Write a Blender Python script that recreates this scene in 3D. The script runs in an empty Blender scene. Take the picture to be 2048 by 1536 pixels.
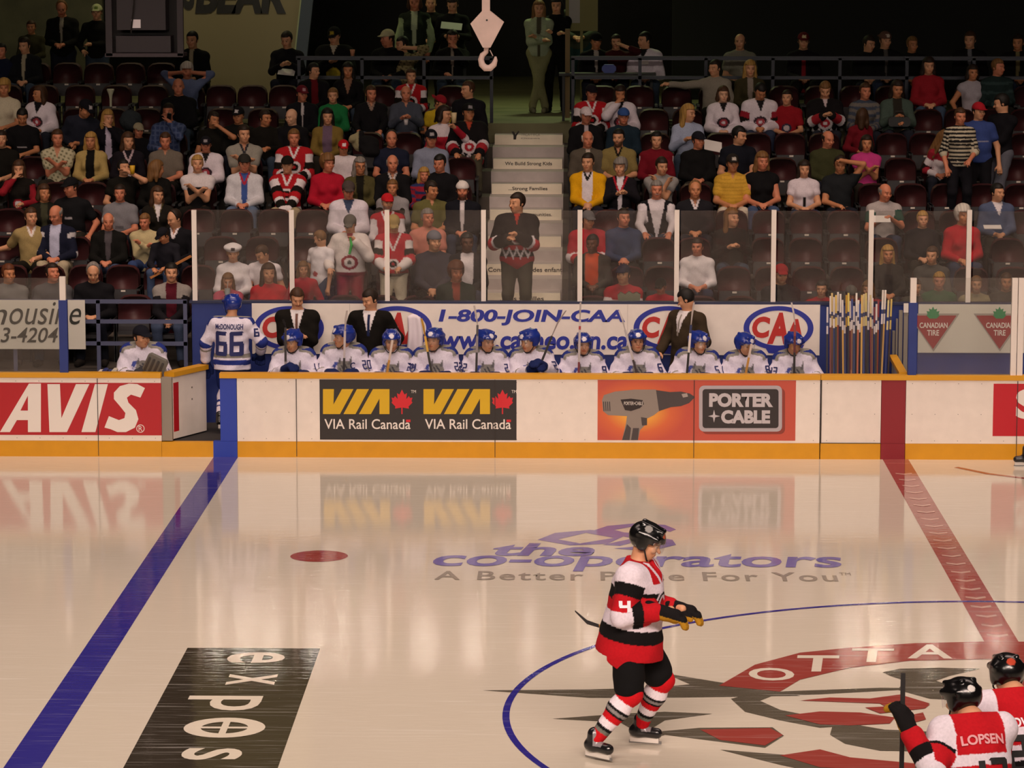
import bpy, math, random
import numpy as np
from mathutils import Vector, Matrix, Euler
from mathutils.bvhtree import BVHTree
random.seed(7); RNG = np.random.default_rng(7)
S = bpy.context.scene; C = S.collection
pi = math.pi

# ---------------------------------------------------------------- camera, world, lights, exposure
CF, CP = 6392.6, (-3.963, -39.460, 6.718)
PITCH, YAW = 0.145469, -0.020969
cam_d = bpy.data.cameras.new('camera'); cam_d.sensor_width = 36; cam_d.lens = CF/2048*36
cam_d.clip_start = .5; cam_d.clip_end = 300
cam = bpy.data.objects.new('camera', cam_d); C.objects.link(cam)
cam.location = CP; cam.rotation_euler = (pi/2-PITCH, 0, -YAW); S.camera = cam

w = bpy.data.worlds.new('arena_air'); S.world = w; w.use_nodes = True
w.node_tree.nodes['Background'].inputs[0].default_value = (.9, .78, .72, 1)
w.node_tree.nodes['Background'].inputs[1].default_value = .012

S.view_settings.view_transform = 'Standard'; S.view_settings.look = 'None'
S.view_settings.exposure = 0.08; S.view_settings.gamma = 1; S.view_settings.use_curve_mapping = False

S.cycles.sample_clamp_indirect = 60
WARM = (1.0, .765, .67)
def area_light(name, loc, aim, size, size_y, power, col=WARM, spread=pi):
    d = bpy.data.lights.new(name, 'AREA'); d.shape = 'RECTANGLE'; d.size = size; d.size_y = size_y
    d.energy = power; d.color = col; d.spread = spread
    o = bpy.data.objects.new(name, d); C.objects.link(o); o.location = loc
    o.rotation_euler = (Vector(aim)-Vector(loc)).to_track_quat('-Z', 'Y').to_euler()
    return o
area_light('rink_lamp_bank', (-4, -9, 15), (-4, -9, 0), 26, 5, 1080, spread=2.2)
area_light('rink_lamp_bank', (-4, -31, 13), (-4, -12, 0), 26, 3, 660, spread=.84)
area_light('stand_lamp_bank', (-4, -1.5, 14), (-4, 3.0, 1.2), 26, 2, 385, (1, .74, .58), spread=1.2)
area_light('concourse_lamp', (-4.0, 15, 9.7), (-4.0, 12.5, 3.6), 1.0, .6, 42, (.75, .9, .42), spread=1.6)
area_light('concourse_lamp', (-10.0, 12.6, 9.8), (-9.9, 16, 5.6), 2.0, .5, 95, (.95, .85, .5))
area_light('concourse_lamp', (-13, 15.6, 9.6), (-13, 16, 4), 2.0, 1, 10, (.8, .9, .45))

# ---------------------------------------------------------------- helpers
def _cam_basis():
    f = Vector((math.sin(YAW)*math.cos(PITCH), math.cos(YAW)*math.cos(PITCH), -math.sin(PITCH)))
    r = Vector((math.cos(YAW), -math.sin(YAW), 0)); u = r.cross(f)
    return f, r, u
CFW, CR, CU = _cam_basis()
def ray(x, y):
    return CFW + CR*((x-1024)/CF) - CU*((y-768)/CF)
def at(x, y, Y):                       # point of the vertical plane at depth Y seen at pixel x, y
    d = ray(x, y); t = (Y-CP[1])/d.y
    return Vector((CP[0]+d.x*t, Y, CP[2]+d.z*t))
def ground(x, y, z=0.0):               # point of the level plane z seen at pixel x, y
    d = ray(x, y); t = (z-CP[2])/d.z
    return Vector((CP[0]+d.x*t, CP[1]+d.y*t, z))

def srgb(c):
    if isinstance(c, str):
        c = tuple(int(c[i:i+2], 16)/255 for i in (0, 2, 4))
    return tuple(((v+.055)/1.055)**2.4 if v > .04045 else v/12.92 for v in c)
MATS = {}
def mat(name, col=None, rough=.6, metal=0, spec=.5, attr=False, noise=0, nscale=20, emit=0, coat=0):
    if name in MATS: return MATS[name]
    m = bpy.data.materials.new(name); m.use_nodes = True; nt = m.node_tree; b = nt.nodes['Principled BSDF']
    b.inputs['Roughness'].default_value = rough; b.inputs['Metallic'].default_value = metal
    b.inputs['Specular IOR Level'].default_value = spec
    if coat: b.inputs['Coat Weight'].default_value = coat; b.inputs['Coat Roughness'].default_value = .08
    if attr:
        a = nt.nodes.new('ShaderNodeAttribute'); a.attribute_name = 'Col'
        src = a.outputs['Color']
    else:
        c = srgb(col); b.inputs['Base Color'].default_value = (*c, 1); src = None
    if noise:
        tc = nt.nodes.new('ShaderNodeTexCoord'); n = nt.nodes.new('ShaderNodeTexNoise')
        n.inputs['Scale'].default_value = nscale; n.inputs['Detail'].default_value = 5
        nt.links.new(tc.outputs['Object'], n.inputs['Vector'])
        mr = nt.nodes.new('ShaderNodeMapRange'); mr.inputs['From Min'].default_value = .3; mr.inputs['From Max'].default_value = .7
        mr.inputs['To Min'].default_value = 1-noise; mr.inputs['To Max'].default_value = 1+noise*.4
        nt.links.new(n.outputs['Fac'], mr.inputs['Value'])
        mx = nt.nodes.new('ShaderNodeMix'); mx.data_type = 'RGBA'; mx.blend_type = 'MULTIPLY'; mx.inputs['Factor'].default_value = 1
        if src: nt.links.new(src, mx.inputs['A'])
        else: mx.inputs['A'].default_value = (*c, 1)
        nt.links.new(mr.outputs['Result'], mx.inputs['B']); nt.links.new(mx.outputs['Result'], b.inputs['Base Color'])
    elif src: nt.links.new(src, b.inputs['Base Color'])
    if emit:
        b.inputs['Emission Color'].default_value = (*srgb(col), 1); b.inputs['Emission Strength'].default_value = emit
    MATS[name] = m
    return m

def link(name, me, m=None, parent=None, loc=None, rot=None):
    o = bpy.data.objects.new(name, me); C.objects.link(o)
    if m is not None and me is not None and not me.materials: me.materials.append(m)
    if parent is not None: o.parent = parent
    if loc is not None: o.location = loc
    if rot is not None: o.rotation_euler = rot
    return o
def tag(o, label, cat, group=None):
    o['label'] = label; o['category'] = cat
    if group: o['group'] = group
    return o
def empty(name, loc, label=None, cat=None, group=None, rz=0):
    o = bpy.data.objects.new(name, None); C.objects.link(o); o.location = loc; o.rotation_euler = (0, 0, rz)
    o.empty_display_size = .1
    if label: tag(o, label, cat, group)
    return o
def struct(o):
    o['kind'] = 'structure'; return o

class MB:                               # a small mesh collector
    def __init__(s): s.v = []; s.f = []; s.m = []
    def add(s, v, f, mi=0):
        n = len(s.v); s.v += [tuple(p) for p in v]; s.f += [tuple(i+n for i in q) for q in f]; s.m += [mi]*len(f); return s
    def box(s, x0, x1, y0, y1, z0, z1, mi=0, bev=0):
        if bev:
            b = bev; pts = []
            prof = [(x0+b, z0), (x1-b, z0), (x1, z0+b), (x1, z1-b), (x1-b, z1), (x0+b, z1), (x0, z1-b), (x0, z0+b)]
            return s.prism(prof, y0, y1, mi)
        v = [(x0, y0, z0), (x1, y0, z0), (x1, y1, z0), (x0, y1, z0), (x0, y0, z1), (x1, y0, z1), (x1, y1, z1), (x0, y1, z1)]
        return s.add(v, [(0, 3, 2, 1), (4, 5, 6, 7), (0, 1, 5, 4), (1, 2, 6, 5), (2, 3, 7, 6), (3, 0, 4, 7)], mi)
    def prism(s, prof, y0, y1, mi=0):    # profile in x,z (counter clockwise seen from -y) pushed from y0 to y1
        n = len(prof)
        v = [(x, y0, z) for x, z in prof]+[(x, y1, z) for x, z in prof]
        f = [tuple(range(n)), tuple(range(2*n-1, n-1, -1))]+[(i, i+n, (i+1) % n+n, (i+1) % n) for i in range(n)]
        return s.add(v, f, mi)
    def tube(s, pts, r, n=8, mi=0, caps=True):
        pts = [Vector(p) for p in pts]; rs = r if isinstance(r, (list, tuple)) else [r]*len(pts)
        v = []; f = []
        up = None
        for i, p in enumerate(pts):
            t = (pts[min(i+1, len(pts)-1)]-pts[max(i-1, 0)]).normalized()
            if up is None: up = Vector((0, 0, 1)) if abs(t.z) < .9 else Vector((1, 0, 0))
            a = t.cross(up).normalized(); b = a.cross(t).normalized(); up = b
            for k in range(n):
                q = 2*pi*k/n; v.append(p+(a*math.cos(q)+b*math.sin(q))*rs[i])
        for i in range(len(pts)-1):
            for k in range(n):
                f.append((i*n+k, i*n+(k+1) % n, (i+1)*n+(k+1) % n, (i+1)*n+k))
        if caps: f += [tuple(range(n-1, -1, -1)), tuple(range((len(pts)-1)*n, len(pts)*n))]
        return s.add(v, f, mi)
    def bar(s, a, b, wx, wz, mi=0):       # square bar from a to b
        a = Vector(a); b = Vector(b); t = (b-a).normalized(); up = Vector((0, 0, 1)) if abs(t.z) < .9 else Vector((0, 1, 0))
        x = t.cross(up).normalized()*wx/2; z = x.cross(t).normalized()*wz/2
        v = [a-x-z, a+x-z, a+x+z, a-x+z, b-x-z, b+x-z, b+x+z, b-x+z]
        return s.add(v, [(0, 3, 2, 1), (4, 5, 6, 7), (0, 1, 5, 4), (1, 2, 6, 5), (2, 3, 7, 6), (3, 0, 4, 7)], mi)
    def lathe(s, prof, n=16, c=(0, 0, 0), mi=0):
        v = [(c[0]+r*math.cos(2*pi*k/n), c[1]+r*math.sin(2*pi*k/n), c[2]+z) for r, z in prof for k in range(n)]
        f = [(i*n+k, i*n+(k+1) % n, (i+1)*n+(k+1) % n, (i+1)*n+k) for i in range(len(prof)-1) for k in range(n)]
        return s.add(v, f, mi)
    def mesh(s, name, smooth=False):
        me = bpy.data.meshes.new(name); me.from_pydata(s.v, [], s.f); me.update()
        if any(s.m): me.polygons.foreach_set('material_index', s.m)
        if smooth: me.shade_smooth()
        return me
    def build(s, name, m, parent=None, smooth=False, loc=None, rot=None):
        me = s.mesh(name, smooth)
        ms = m if isinstance(m, (list, tuple)) else [m]
        for q in ms: me.materials.append(q)
        return link(name, me, None, parent, loc, rot)

def text_mesh(txt, size=1, shear=0, bold=0, width=None, height=None, ext=.0, align='LEFT', space=1.0, res=4):
    """lettering as a mesh in x,y, baseline at y 0; width stretches it to a length, height is its full ink height"""
    cu = bpy.data.curves.new('lettering', 'FONT'); cu.body = txt; cu.size = size; cu.shear = shear; cu.offset = bold
    cu.extrude = ext; cu.resolution_u = res; cu.space_character = space
    o = bpy.data.objects.new('lettering', cu); C.objects.link(o)
    dg = bpy.context.evaluated_depsgraph_get(); dg.update()
    me = bpy.data.meshes.new_from_object(o.evaluated_get(dg)); bpy.data.objects.remove(o); bpy.data.curves.remove(cu)
    n = len(me.vertices); co = np.empty(n*3, np.float32); me.vertices.foreach_get('co', co); co = co.reshape(-1, 3)
    mn, mx = co.min(0), co.max(0)
    co[:, 0] -= mn[0]
    if width: co[:, 0] *= width/(mx[0]-mn[0])
    if height: co[:, 1] = (co[:, 1]-mn[1])*height/(mx[1]-mn[1])
    if align == 'CENTER': co[:, 0] -= co[:, 0].max()/2
    me.vertices.foreach_set('co', co.ravel()); me.update()
    return me
UPRIGHT = (pi/2, 0, 0)                 # lettering that faces the ice (-y)

def poly_mesh(polys, name='lettering'):
    """flat polygons in x,y (each a list of points, may be concave), triangulated"""
    from mathutils.geometry import tessellate_polygon
    v = []; f = []
    for p in polys:
        outer, holes = (p, []) if not isinstance(p[0][0], (list, tuple)) else (p[0], p[1:])
        loops = [[Vector((a, b, 0)) for a, b in L] for L in [outer]+holes]
        n = len(v); lift = .0003*(len(f) > 0)*(polys.index(p) % 7)*(len(polys) < 60)
        for L in loops: v += [(q[0], q[1], lift) for q in L]
        for t in tessellate_polygon(loops):
            a, b, c = [v[n+i] for i in t]
            cr = (b[0]-a[0])*(c[1]-a[1])-(b[1]-a[1])*(c[0]-a[0])
            f.append(tuple(n+i for i in (t if cr > 0 else t[::-1])))
    me = bpy.data.meshes.new(name); me.from_pydata(v, [], f); me.update(); return me
def ellipse(cx, cy, rx, ry, n=48, a0=0, a1=2*pi):
    full = abs(a1-a0-2*pi) < 1e-6
    return [(cx+rx*math.cos(a0+(a1-a0)*k/(n if full else n-1)), cy+ry*math.sin(a0+(a1-a0)*k/(n if full else n-1))) for k in range(n)]
def px_poly(pts, Y, y_off=0):          # outline on an upright board at depth Y -> x,z list
    return [((q := at(x, y, Y)).x, q.z) for x, y in pts]
def upright_poly(polys_px, Y, name, m, parent, lift):
    pp = []
    for p in polys_px:
        if isinstance(p[0][0], (list, tuple)): pp.append([px_poly(L, Y) for L in p])
        else: pp.append(px_poly(p, Y))
    me = poly_mesh(pp, name); me.materials.append(m)
    o = link(name, me, None, parent); o.rotation_euler = UPRIGHT; o.location = (0, Y-lift, 0)
    return o
def upright_text(txt, x0, x1, ytop, ybot, Y, m, parent, lift=.004, name='lettering', **k):
    a = at(x0, ybot, Y); b = at(x1, ytop, Y); a2 = at(x1, ybot, Y)
    me = text_mesh(txt, width=a2.x-a.x, height=b.z-a2.z, **k); me.materials.append(m)
    o = link(name, me, None, parent); o.location = (a.x, Y-lift, (a.z+a2.z)/2); o.rotation_euler = UPRIGHT
    return o

def block_digits(t, w_, h_):
    """athletic block numerals as flat strokes, centred; returns a mesh in x,y with its base at y 0"""
    SEG = {'0': 'abcdef', '1': 'bc', '2': 'abged', '3': 'abgcd', '4': 'fgbc', '5': 'afgcd', '6': 'afgedc', '7': 'abc', '8': 'abcdefg', '9': 'gfabcd'}
    n = len(t); adv = w_/(n-.14*0+.18*(n-1)) if n > 1 else w_; st = .30*adv if n > 1 or t != '1' else .4*adv; P = []
    for k, ch in enumerate(t):
        x0 = k*adv*1.18-(w_/2); x1 = x0+adv; sv = min(st, h_*.2); c = st*.35; m_ = h_/2
        R = {'a': (x0+c, x1-c, h_-sv, h_), 'd': (x0+c, x1-c, 0, sv), 'g': (x0+c*.5, x1-c*.5, m_-sv/2, m_+sv/2), 'f': (x0, x0+st, m_, h_-c), 'b': (x1-st, x1, m_, h_-c), 'e': (x0, x0+st, c, m_), 'c': (x1-st, x1, c, m_)}
        for sg in SEG[ch]:
            a, b, e, f = R[sg]; N_ = 4
            for i in range(N_):
                for j in range(N_):
                    xa, xb, ya, yb = a+(b-a)*i/N_, a+(b-a)*(i+1)/N_, e+(f-e)*j/N_, e+(f-e)*(j+1)/N_; P.append([(xa, ya), (xb, ya), (xb, yb), (xa, yb)])
            if sg in 'ad':
                for xa, xb in ((x0, x0+c), (x1, x1-c)):
                    ya, yb = (h_-c, h_) if sg == 'a' else (c, 0); P.append([(xa, ya), (xb, yb), (xb, ya)])
    return poly_mesh(P)
# ---------------------------------------------------------------- materials of the place
def ice_mat(name, col, scr=.18):
    m = bpy.data.materials.new(name); m.use_nodes = True; nt = m.node_tree; b = nt.nodes['Principled BSDF']; N = nt.nodes.new; Lk = nt.links.new
    b.inputs['IOR'].default_value = 1.31; b.inputs['Specular IOR Level'].default_value = .5
    tc = N('ShaderNodeTexCoord'); geo = N('ShaderNodeNewGeometry')
    lines = None
    for i, (sx, sy, rot) in enumerate(((.9, 26, 1.42), (.8, 30, 1.57), (.9, 26, 1.72), (.7, 22, 1.25), (.8, 24, 1.9), (.8, 16, .9))):   # skate cuts: thin long strokes
        mp = N('ShaderNodeMapping'); mp.inputs['Rotation'].default_value = (0, 0, rot); mp.inputs['Scale'].default_value = (sx, sy, 1); mp.inputs['Location'].default_value = (i*3.7, i*1.3, 0)
        Lk(geo.outputs['Position'], mp.inputs['Vector'])
        v = N('ShaderNodeTexNoise'); v.inputs['Scale'].default_value = 1.0; v.inputs['Detail'].default_value = 2; v.inputs['Distortion'].default_value = .5; Lk(mp.outputs[0], v.inputs['Vector'])
        r = N('ShaderNodeMapRange'); r.inputs['From Min'].default_value = .66; r.inputs['From Max'].default_value = .74
        r.inputs['To Min'].default_value = 0; r.inputs['To Max'].default_value = 1; Lk(v.outputs['Fac'], r.inputs['Value'])
        if lines is None: lines = r.outputs['Result']
        else:
            a = N('ShaderNodeMath'); a.operation = 'MAXIMUM'; Lk(lines, a.inputs[0]); Lk(r.outputs['Result'], a.inputs[1]); lines = a.outputs[0]
    cl = N('ShaderNodeTexNoise'); cl.inputs['Scale'].default_value = .55; cl.inputs['Detail'].default_value = 6; Lk(geo.outputs['Position'], cl.inputs['Vector'])
    f1 = N('ShaderNodeMath'); f1.operation = 'MULTIPLY'; Lk(lines, f1.inputs[0]); Lk(cl.outputs['Fac'], f1.inputs[1])
    f2 = N('ShaderNodeMath'); f2.operation = 'MULTIPLY'; f2.inputs[1].default_value = scr*1.6; Lk(f1.outputs[0], f2.inputs[0])
    ca = N('ShaderNodeMix'); ca.data_type = 'RGBA'; c = srgb(col); ca.inputs['A'].default_value = (*c, 1)
    ca.inputs['B'].default_value = (*[min(1, v*.93) for v in c], 1); Lk(cl.outputs['Fac'], ca.inputs['Factor'])
    cm = N('ShaderNodeMix'); cm.data_type = 'RGBA'; Lk(ca.outputs['Result'], cm.inputs['A']); cm.inputs['B'].default_value = (.92, .89, .82, 1); Lk(f2.outputs[0], cm.inputs['Factor'])
    Lk(cm.outputs['Result'], b.inputs['Base Color'])
    rn = N('ShaderNodeTexNoise'); rn.inputs['Scale'].default_value = 1.3; rn.inputs['Detail'].default_value = 8
    mp = N('ShaderNodeMapping'); mp.inputs['Scale'].default_value = (.5, 2.2, 1); Lk(geo.outputs['Position'], mp.inputs['Vector']); Lk(mp.outputs[0], rn.inputs['Vector'])
    rr = N('ShaderNodeMapRange'); rr.inputs['From Min'].default_value = .35; rr.inputs['From Max'].default_value = .7
    rr.inputs['To Min'].default_value = .04; rr.inputs['To Max'].default_value = .085; Lk(rn.outputs['Fac'], rr.inputs['Value']); Lk(rr.outputs['Result'], b.inputs['Roughness'])
    bn = N('ShaderNodeTexNoise'); bn.inputs['Scale'].default_value = 9; bn.inputs['Detail'].default_value = 4
    mp2 = N('ShaderNodeMapping'); mp2.inputs['Scale'].default_value = (.6, 1.6, 1); Lk(geo.outputs['Position'], mp2.inputs['Vector']); Lk(mp2.outputs[0], bn.inputs['Vector'])
    bu = N('ShaderNodeBump'); bu.inputs['Strength'].default_value = .10; bu.inputs['Distance'].default_value = .011
    Lk(bn.outputs['Fac'], bu.inputs['Height']); Lk(bu.outputs[0], b.inputs['Normal'])
    return m
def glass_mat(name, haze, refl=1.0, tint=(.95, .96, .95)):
    """scuffed arena shielding: mostly clear, a little scatter tinted to imitate reflections of the opposite side, and a mirror-like face"""
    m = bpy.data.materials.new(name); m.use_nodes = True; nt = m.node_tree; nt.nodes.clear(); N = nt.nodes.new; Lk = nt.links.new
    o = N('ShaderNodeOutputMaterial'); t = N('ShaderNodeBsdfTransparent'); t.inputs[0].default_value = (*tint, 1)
    d = N('ShaderNodeBsdfDiffuse'); d.inputs[0].default_value = (.62, .50, .44, 1)  # scuff scatter; its warm colour paints in reflections of the opposite boards and seats
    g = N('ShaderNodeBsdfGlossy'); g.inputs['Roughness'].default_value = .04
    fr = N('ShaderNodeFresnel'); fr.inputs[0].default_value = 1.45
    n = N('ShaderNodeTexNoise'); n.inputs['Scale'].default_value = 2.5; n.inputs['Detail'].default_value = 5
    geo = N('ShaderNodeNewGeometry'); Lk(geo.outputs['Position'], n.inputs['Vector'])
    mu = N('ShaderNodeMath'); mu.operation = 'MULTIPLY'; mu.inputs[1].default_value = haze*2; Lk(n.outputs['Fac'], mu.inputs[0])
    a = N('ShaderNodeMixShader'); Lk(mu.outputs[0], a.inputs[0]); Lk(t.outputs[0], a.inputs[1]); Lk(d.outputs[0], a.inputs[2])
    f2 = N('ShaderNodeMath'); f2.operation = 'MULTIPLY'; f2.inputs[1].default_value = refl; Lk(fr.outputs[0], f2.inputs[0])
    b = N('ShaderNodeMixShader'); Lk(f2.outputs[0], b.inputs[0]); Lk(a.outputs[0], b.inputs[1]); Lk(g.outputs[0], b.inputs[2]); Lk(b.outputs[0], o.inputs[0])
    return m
WHITE_C, YEL, RED, BLUE, BLK = 'efe4da', 'f2a516', 'b01c2a', '2a3aa8', '231f1e'
m_board = mat('white_board', WHITE_C, .38, noise=.05, nscale=6)
m_yellow = mat('yellow_kick', 'd8980e', .4, noise=.06, nscale=5)
m_cap = mat('yellow_cap', 'd99c1c', .4)
m_red = mat('ad_red', 'b51a24', .4); m_redstripe = mat('red_stripe', '8c1b26', .45); m_blue = mat('blue_stripe', '2740a8', .4)
m_bluewall = mat('blue_wall', '21357f', .5, noise=.1, nscale=3)
m_white = mat('white_paint', 'ece4dc', .45); m_dark = mat('dark_seam', '3a332e', .8); m_black = mat('black_print', BLK, .45)
m_gold = mat('gold_print', 'd8ae12', .4); m_leafred = mat('leaf_red', 'd21f2b', .4)
m_steel = mat('rail_paint', '4b4f6c', .5); m_railblue = mat('rail_blue', '161a2c', .5)
m_conc = mat('stand_concrete', '4e463f', .85, noise=.2, nscale=3)
m_step = mat('step_paint', 'bdb2ae', .8, noise=.12, nscale=6); m_stepw = mat('riser_white', 'eee2cc', .8, noise=.06, nscale=6)
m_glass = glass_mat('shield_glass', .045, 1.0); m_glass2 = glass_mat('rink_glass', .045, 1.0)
m_post = mat('post_white', 'e9dfd6', .4)

# ---------------------------------------------------------------- ice
XL, XR = -22, 12
m_ice = ice_mat('ice', 'd8cebc', .28)
ice = struct(MB().box(XL, XR, -32, 0, -.2, 0).build('floor', m_ice))
def paint(name, polys, m, label=None, z=.002):
    me = poly_mesh(polys, name); me.materials.append(m); o = link(name, me, None, ice); o.location = (0, 0, z)
    if label: o['label'] = label
    return o
i_blue = ice_mat('ice_blue_paint', '35308c', .12); i_red = ice_mat('ice_red_paint', '9c4640', .22); i_blk = ice_mat('ice_black_paint', '3a342b', .22)
i_pur = ice_mat('ice_violet_paint', '7a70ae', .10); i_gry = ice_mat('ice_grey_paint', '9a9082', .10); i_wht = ice_mat('ice_white_paint', 'e2d8c6', .1)
i_dred = ice_mat('ice_dark_red_paint', '9c463e', .2); i_grn = ice_mat('ice_dark_olive_paint', '625b4e', .3)
BX = -8.38
paint('blue_line', [[(BX-.153, -30), (BX+.153, -30), (BX+.153, -.01), (BX-.153, -.01)]], i_blue, 'blue line across the ice')
rl = [[(-.16, -30), (.16, -30), (.16, -.01), (-.16, -.01)]]
paint('centre_red_line', rl, i_red, 'centre red line with pale marks')
marks = []
for k in range(26):                    # pale half-moon marks down the red line
    y = -1.0-k*.42; marks.append([(-.10, y), (.0, y-.06), (.10, y), (.10, y-.07), (.0, y-.14), (-.10, y-.07)])
paint('line_mark', marks, ice_mat('ice_pale_red_paint', 'c99a8c', .15), z=.003)
CY, RC = -12.95, 4.57
paint('centre_circle', [[ellipse(0, CY, RC+.03, RC+.03, 160), ellipse(0, CY, RC-.03, RC-.03, 160)]], i_blue, 'thin blue centre ice circle', z=.0035)
paint('face_off_dot', [ellipse(-6.705, -6.25, .305, .305, 40)], i_red, 'round red face-off dot')
paint('crease_arc', [ellipse(0, 0, 0, 0, 1)+[(1.0, -1.0)] and [(.72, -.55), (1.05, -1.0), (1.5, -1.35), (2.2, -1.6), (2.2, -1.66), (1.46, -1.42), (.99, -1.06), (.66, -.60)]], i_red, 'thin red arc by the boards')
# expos panel, lettering turned a quarter so that its tops point along the boards
a = ground(372, 1296); b = ground(634, 1297); cbot = ground(250, 1536)
ex0, ex1, ey1 = a.x, b.x, a.y
ex0 = (ex0+ground(250, 1536).x)/2; ex1 = (ex1+ground(563, 1536).x)/2; ey0 = -15.5
ep = paint('painted_advertisement', [[(ex0, ey0), (ex1, ey0), (ex1, ey1), (ex0, ey1)]], i_blk, 'black panel painted in the ice with white letters reading expos')
def ice_text(t, x0, y0, w_, h_, m, parent, rot=0, z=.004, **k):
    me = text_mesh(t, width=w_, height=h_, **k); me.materials.append(m); o = link('lettering', me, None, parent)
    o.location = (x0, y0, z-.002); o.rotation_euler = (0, 0, rot); return o
def gx(x, y): return ground(x, y)
e1 = gx(458, 1310); 
for ch, (xl, yl), (xr, yr), wpx in (('e', (455, 1305), (570, 1327), 0), ('x', (455, 1349), (552, 1371), 0), ('p', (372, 1392), (521, 1422), 0), ('s', (363, 1497), (484, 1521), 0)):
    A = ground(xl, yl); B = ground(xr, yr); ym = (yl+yr)/2; Lx = ground(xl, ym).x; Rx = ground(xr, ym).x
    ice_text(ch, Lx, A.y, A.y-B.y, Rx-Lx, i_wht, ep, -pi/2, bold=.012)
oc = ground(449, 1456); orx = (ground(529, 1456).x-ground(366, 1456).x)/2; ory = (ground(449, 1435).y-ground(449, 1475).y)/2
ring = [[ellipse(oc.x, oc.y, orx, ory, 40), ellipse(oc.x, oc.y, orx*.58, ory*.58, 40)],
        [(oc.x-orx*.6, oc.y-.03), (oc.x+orx*.6, oc.y-.03), (oc.x+orx*.6, oc.y+.03), (oc.x-orx*.6, oc.y+.03)],
        [(oc.x-.03, oc.y-ory*.6), (oc.x+.03, oc.y-ory*.6), (oc.x+.03, oc.y+ory*.6), (oc.x-.03, oc.y+ory*.6)]]
me = poly_mesh(ring); me.materials.append(i_wht); o = link('lettering', me, None, ep); o.location = (0, 0, .002)
# insurance lettering
def gpoly(pts): return [(ground(x, y).x, ground(x, y).y) for x, y in pts]
lg = paint('painted_logo', [[gpoly([(1075, 1080), (1110, 1066), (1180, 1060), (1262, 1066), (1215, 1088), (1140, 1091)]), gpoly([(1116, 1079), (1172, 1066), (1228, 1076), (1160, 1087)])],
     gpoly([(1185, 1062), (1215, 1052), (1270, 1047), (1330, 1050), (1352, 1059), (1340, 1064), (1312, 1056), (1262, 1054), (1228, 1060), (1272, 1071), (1262, 1076)]),
     gpoly([(1205, 1090), (1262, 1078), (1310, 1074), (1345, 1080), (1352, 1090), (1320, 1098), (1262, 1100), (1228, 1097), (1290, 1092), (1300, 1086), (1275, 1083), (1240, 1092)])],
     i_pur, 'violet interlocking emblem and lettering painted in the ice')
def ice_line(t, x0, x1, y0, y1, m, **k):
    A = ground(x0, y1); B = ground(x1, y1); T_ = ground((x0+x1)/2, y0)
    return ice_text(t, A.x, A.y, B.x-A.x, T_.y-A.y, m, lg, 0, **k)
ice_line('the', 984, 1190, 1087, 1112, i_pur, bold=.03, shear=.2)
ice_line('co-operators', 862, 1692, 1108, 1142, i_pur, bold=.02, shear=.15)
ice_line('A Better Place For You', 868, 1676, 1144, 1160, i_gry, bold=.012, space=1.15)
ice_line('TM', 1680, 1702, 1146, 1151, i_gry)
# centre ice emblem (left part in view)
cl = paint('centre_emblem', [gpoly([(965, 1381), (1180, 1379), (1300, 1376), (1380, 1369), (1330, 1347), (1440, 1365), (1520, 1375), (1600, 1392), (1320, 1396), (1180, 1396)]),
      gpoly([(1105, 1438), (1240, 1428), (1330, 1424), (1425, 1428), (1330, 1441), (1290, 1466), (1400, 1456), (1545, 1455), (1568, 1472), (1530, 1496), (1440, 1484), (1330, 1470), (1300, 1480), (1240, 1445)]),
      gpoly([(1462, 1398), (1500, 1388), (1570, 1383), (1760, 1376), (1860, 1377), (1640, 1389), (1545, 1392), (1520, 1402), (1560, 1420), (1660, 1440), (1700, 1452), (1640, 1456), (1560, 1441), (1490, 1424)]),
      gpoly([(1765, 1345), (1800, 1338), (1880, 1336), (1960, 1338), (1900, 1352), (1872, 1362), (1925, 1380), (1900, 1400), (1860, 1398), (1795, 1380), (1810, 1362), (1780, 1352)]),
      gpoly([(1665, 1452), (1700, 1448), (1770, 1460), (1840, 1462), (1900, 1470), (1880, 1490), (1870, 1504), (1760, 1502), (1690, 1488), (1660, 1470)]),
      gpoly([(1440, 1500), (1540, 1508), (1700, 1520), (1900, 1536), (1900, 1570), (1700, 1560), (1560, 1530)])],
      i_grn, 'dark emblem painted at centre ice')
def sub_paint(name, polys, m, z):
    me = poly_mesh(polys, name); me.materials.append(m); o = link(name, me, None, cl); o.location = (0, 0, z); return o
sub_paint('emblem_banner', [gpoly([(1438, 1372), (1510, 1330), (1600, 1306), (1700, 1296), (1830, 1287), (1960, 1284), (2100, 1284), (2100, 1318), (1960, 1319), (1820, 1322), (1700, 1336), (1600, 1360), (1560, 1384)])], i_dred, .002)
sub_paint('emblem_figure', [gpoly([(1400, 1460), (1540, 1457), (1566, 1471), (1530, 1492), (1440, 1481)]), gpoly([(1600, 1402), (1660, 1396), (1740, 1398), (1800, 1390), (1860, 1408), (1840, 1414), (1780, 1420), (1760, 1408)]),
      gpoly([(1570, 1432), (1640, 1424), (1720, 1426), (1790, 1436), (1780, 1448), (1700, 1452), (1640, 1450)]), gpoly([(1730, 1416), (1860, 1410), (1850, 1418), (1760, 1428)]),
      gpoly([(1560, 1512), (1640, 1500), (1700, 1516), (1830, 1528), (1830, 1545), (1640, 1536)]), gpoly([(1820, 1432), (1846, 1426), (1852, 1440), (1830, 1446)])], i_dred, .003)
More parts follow.
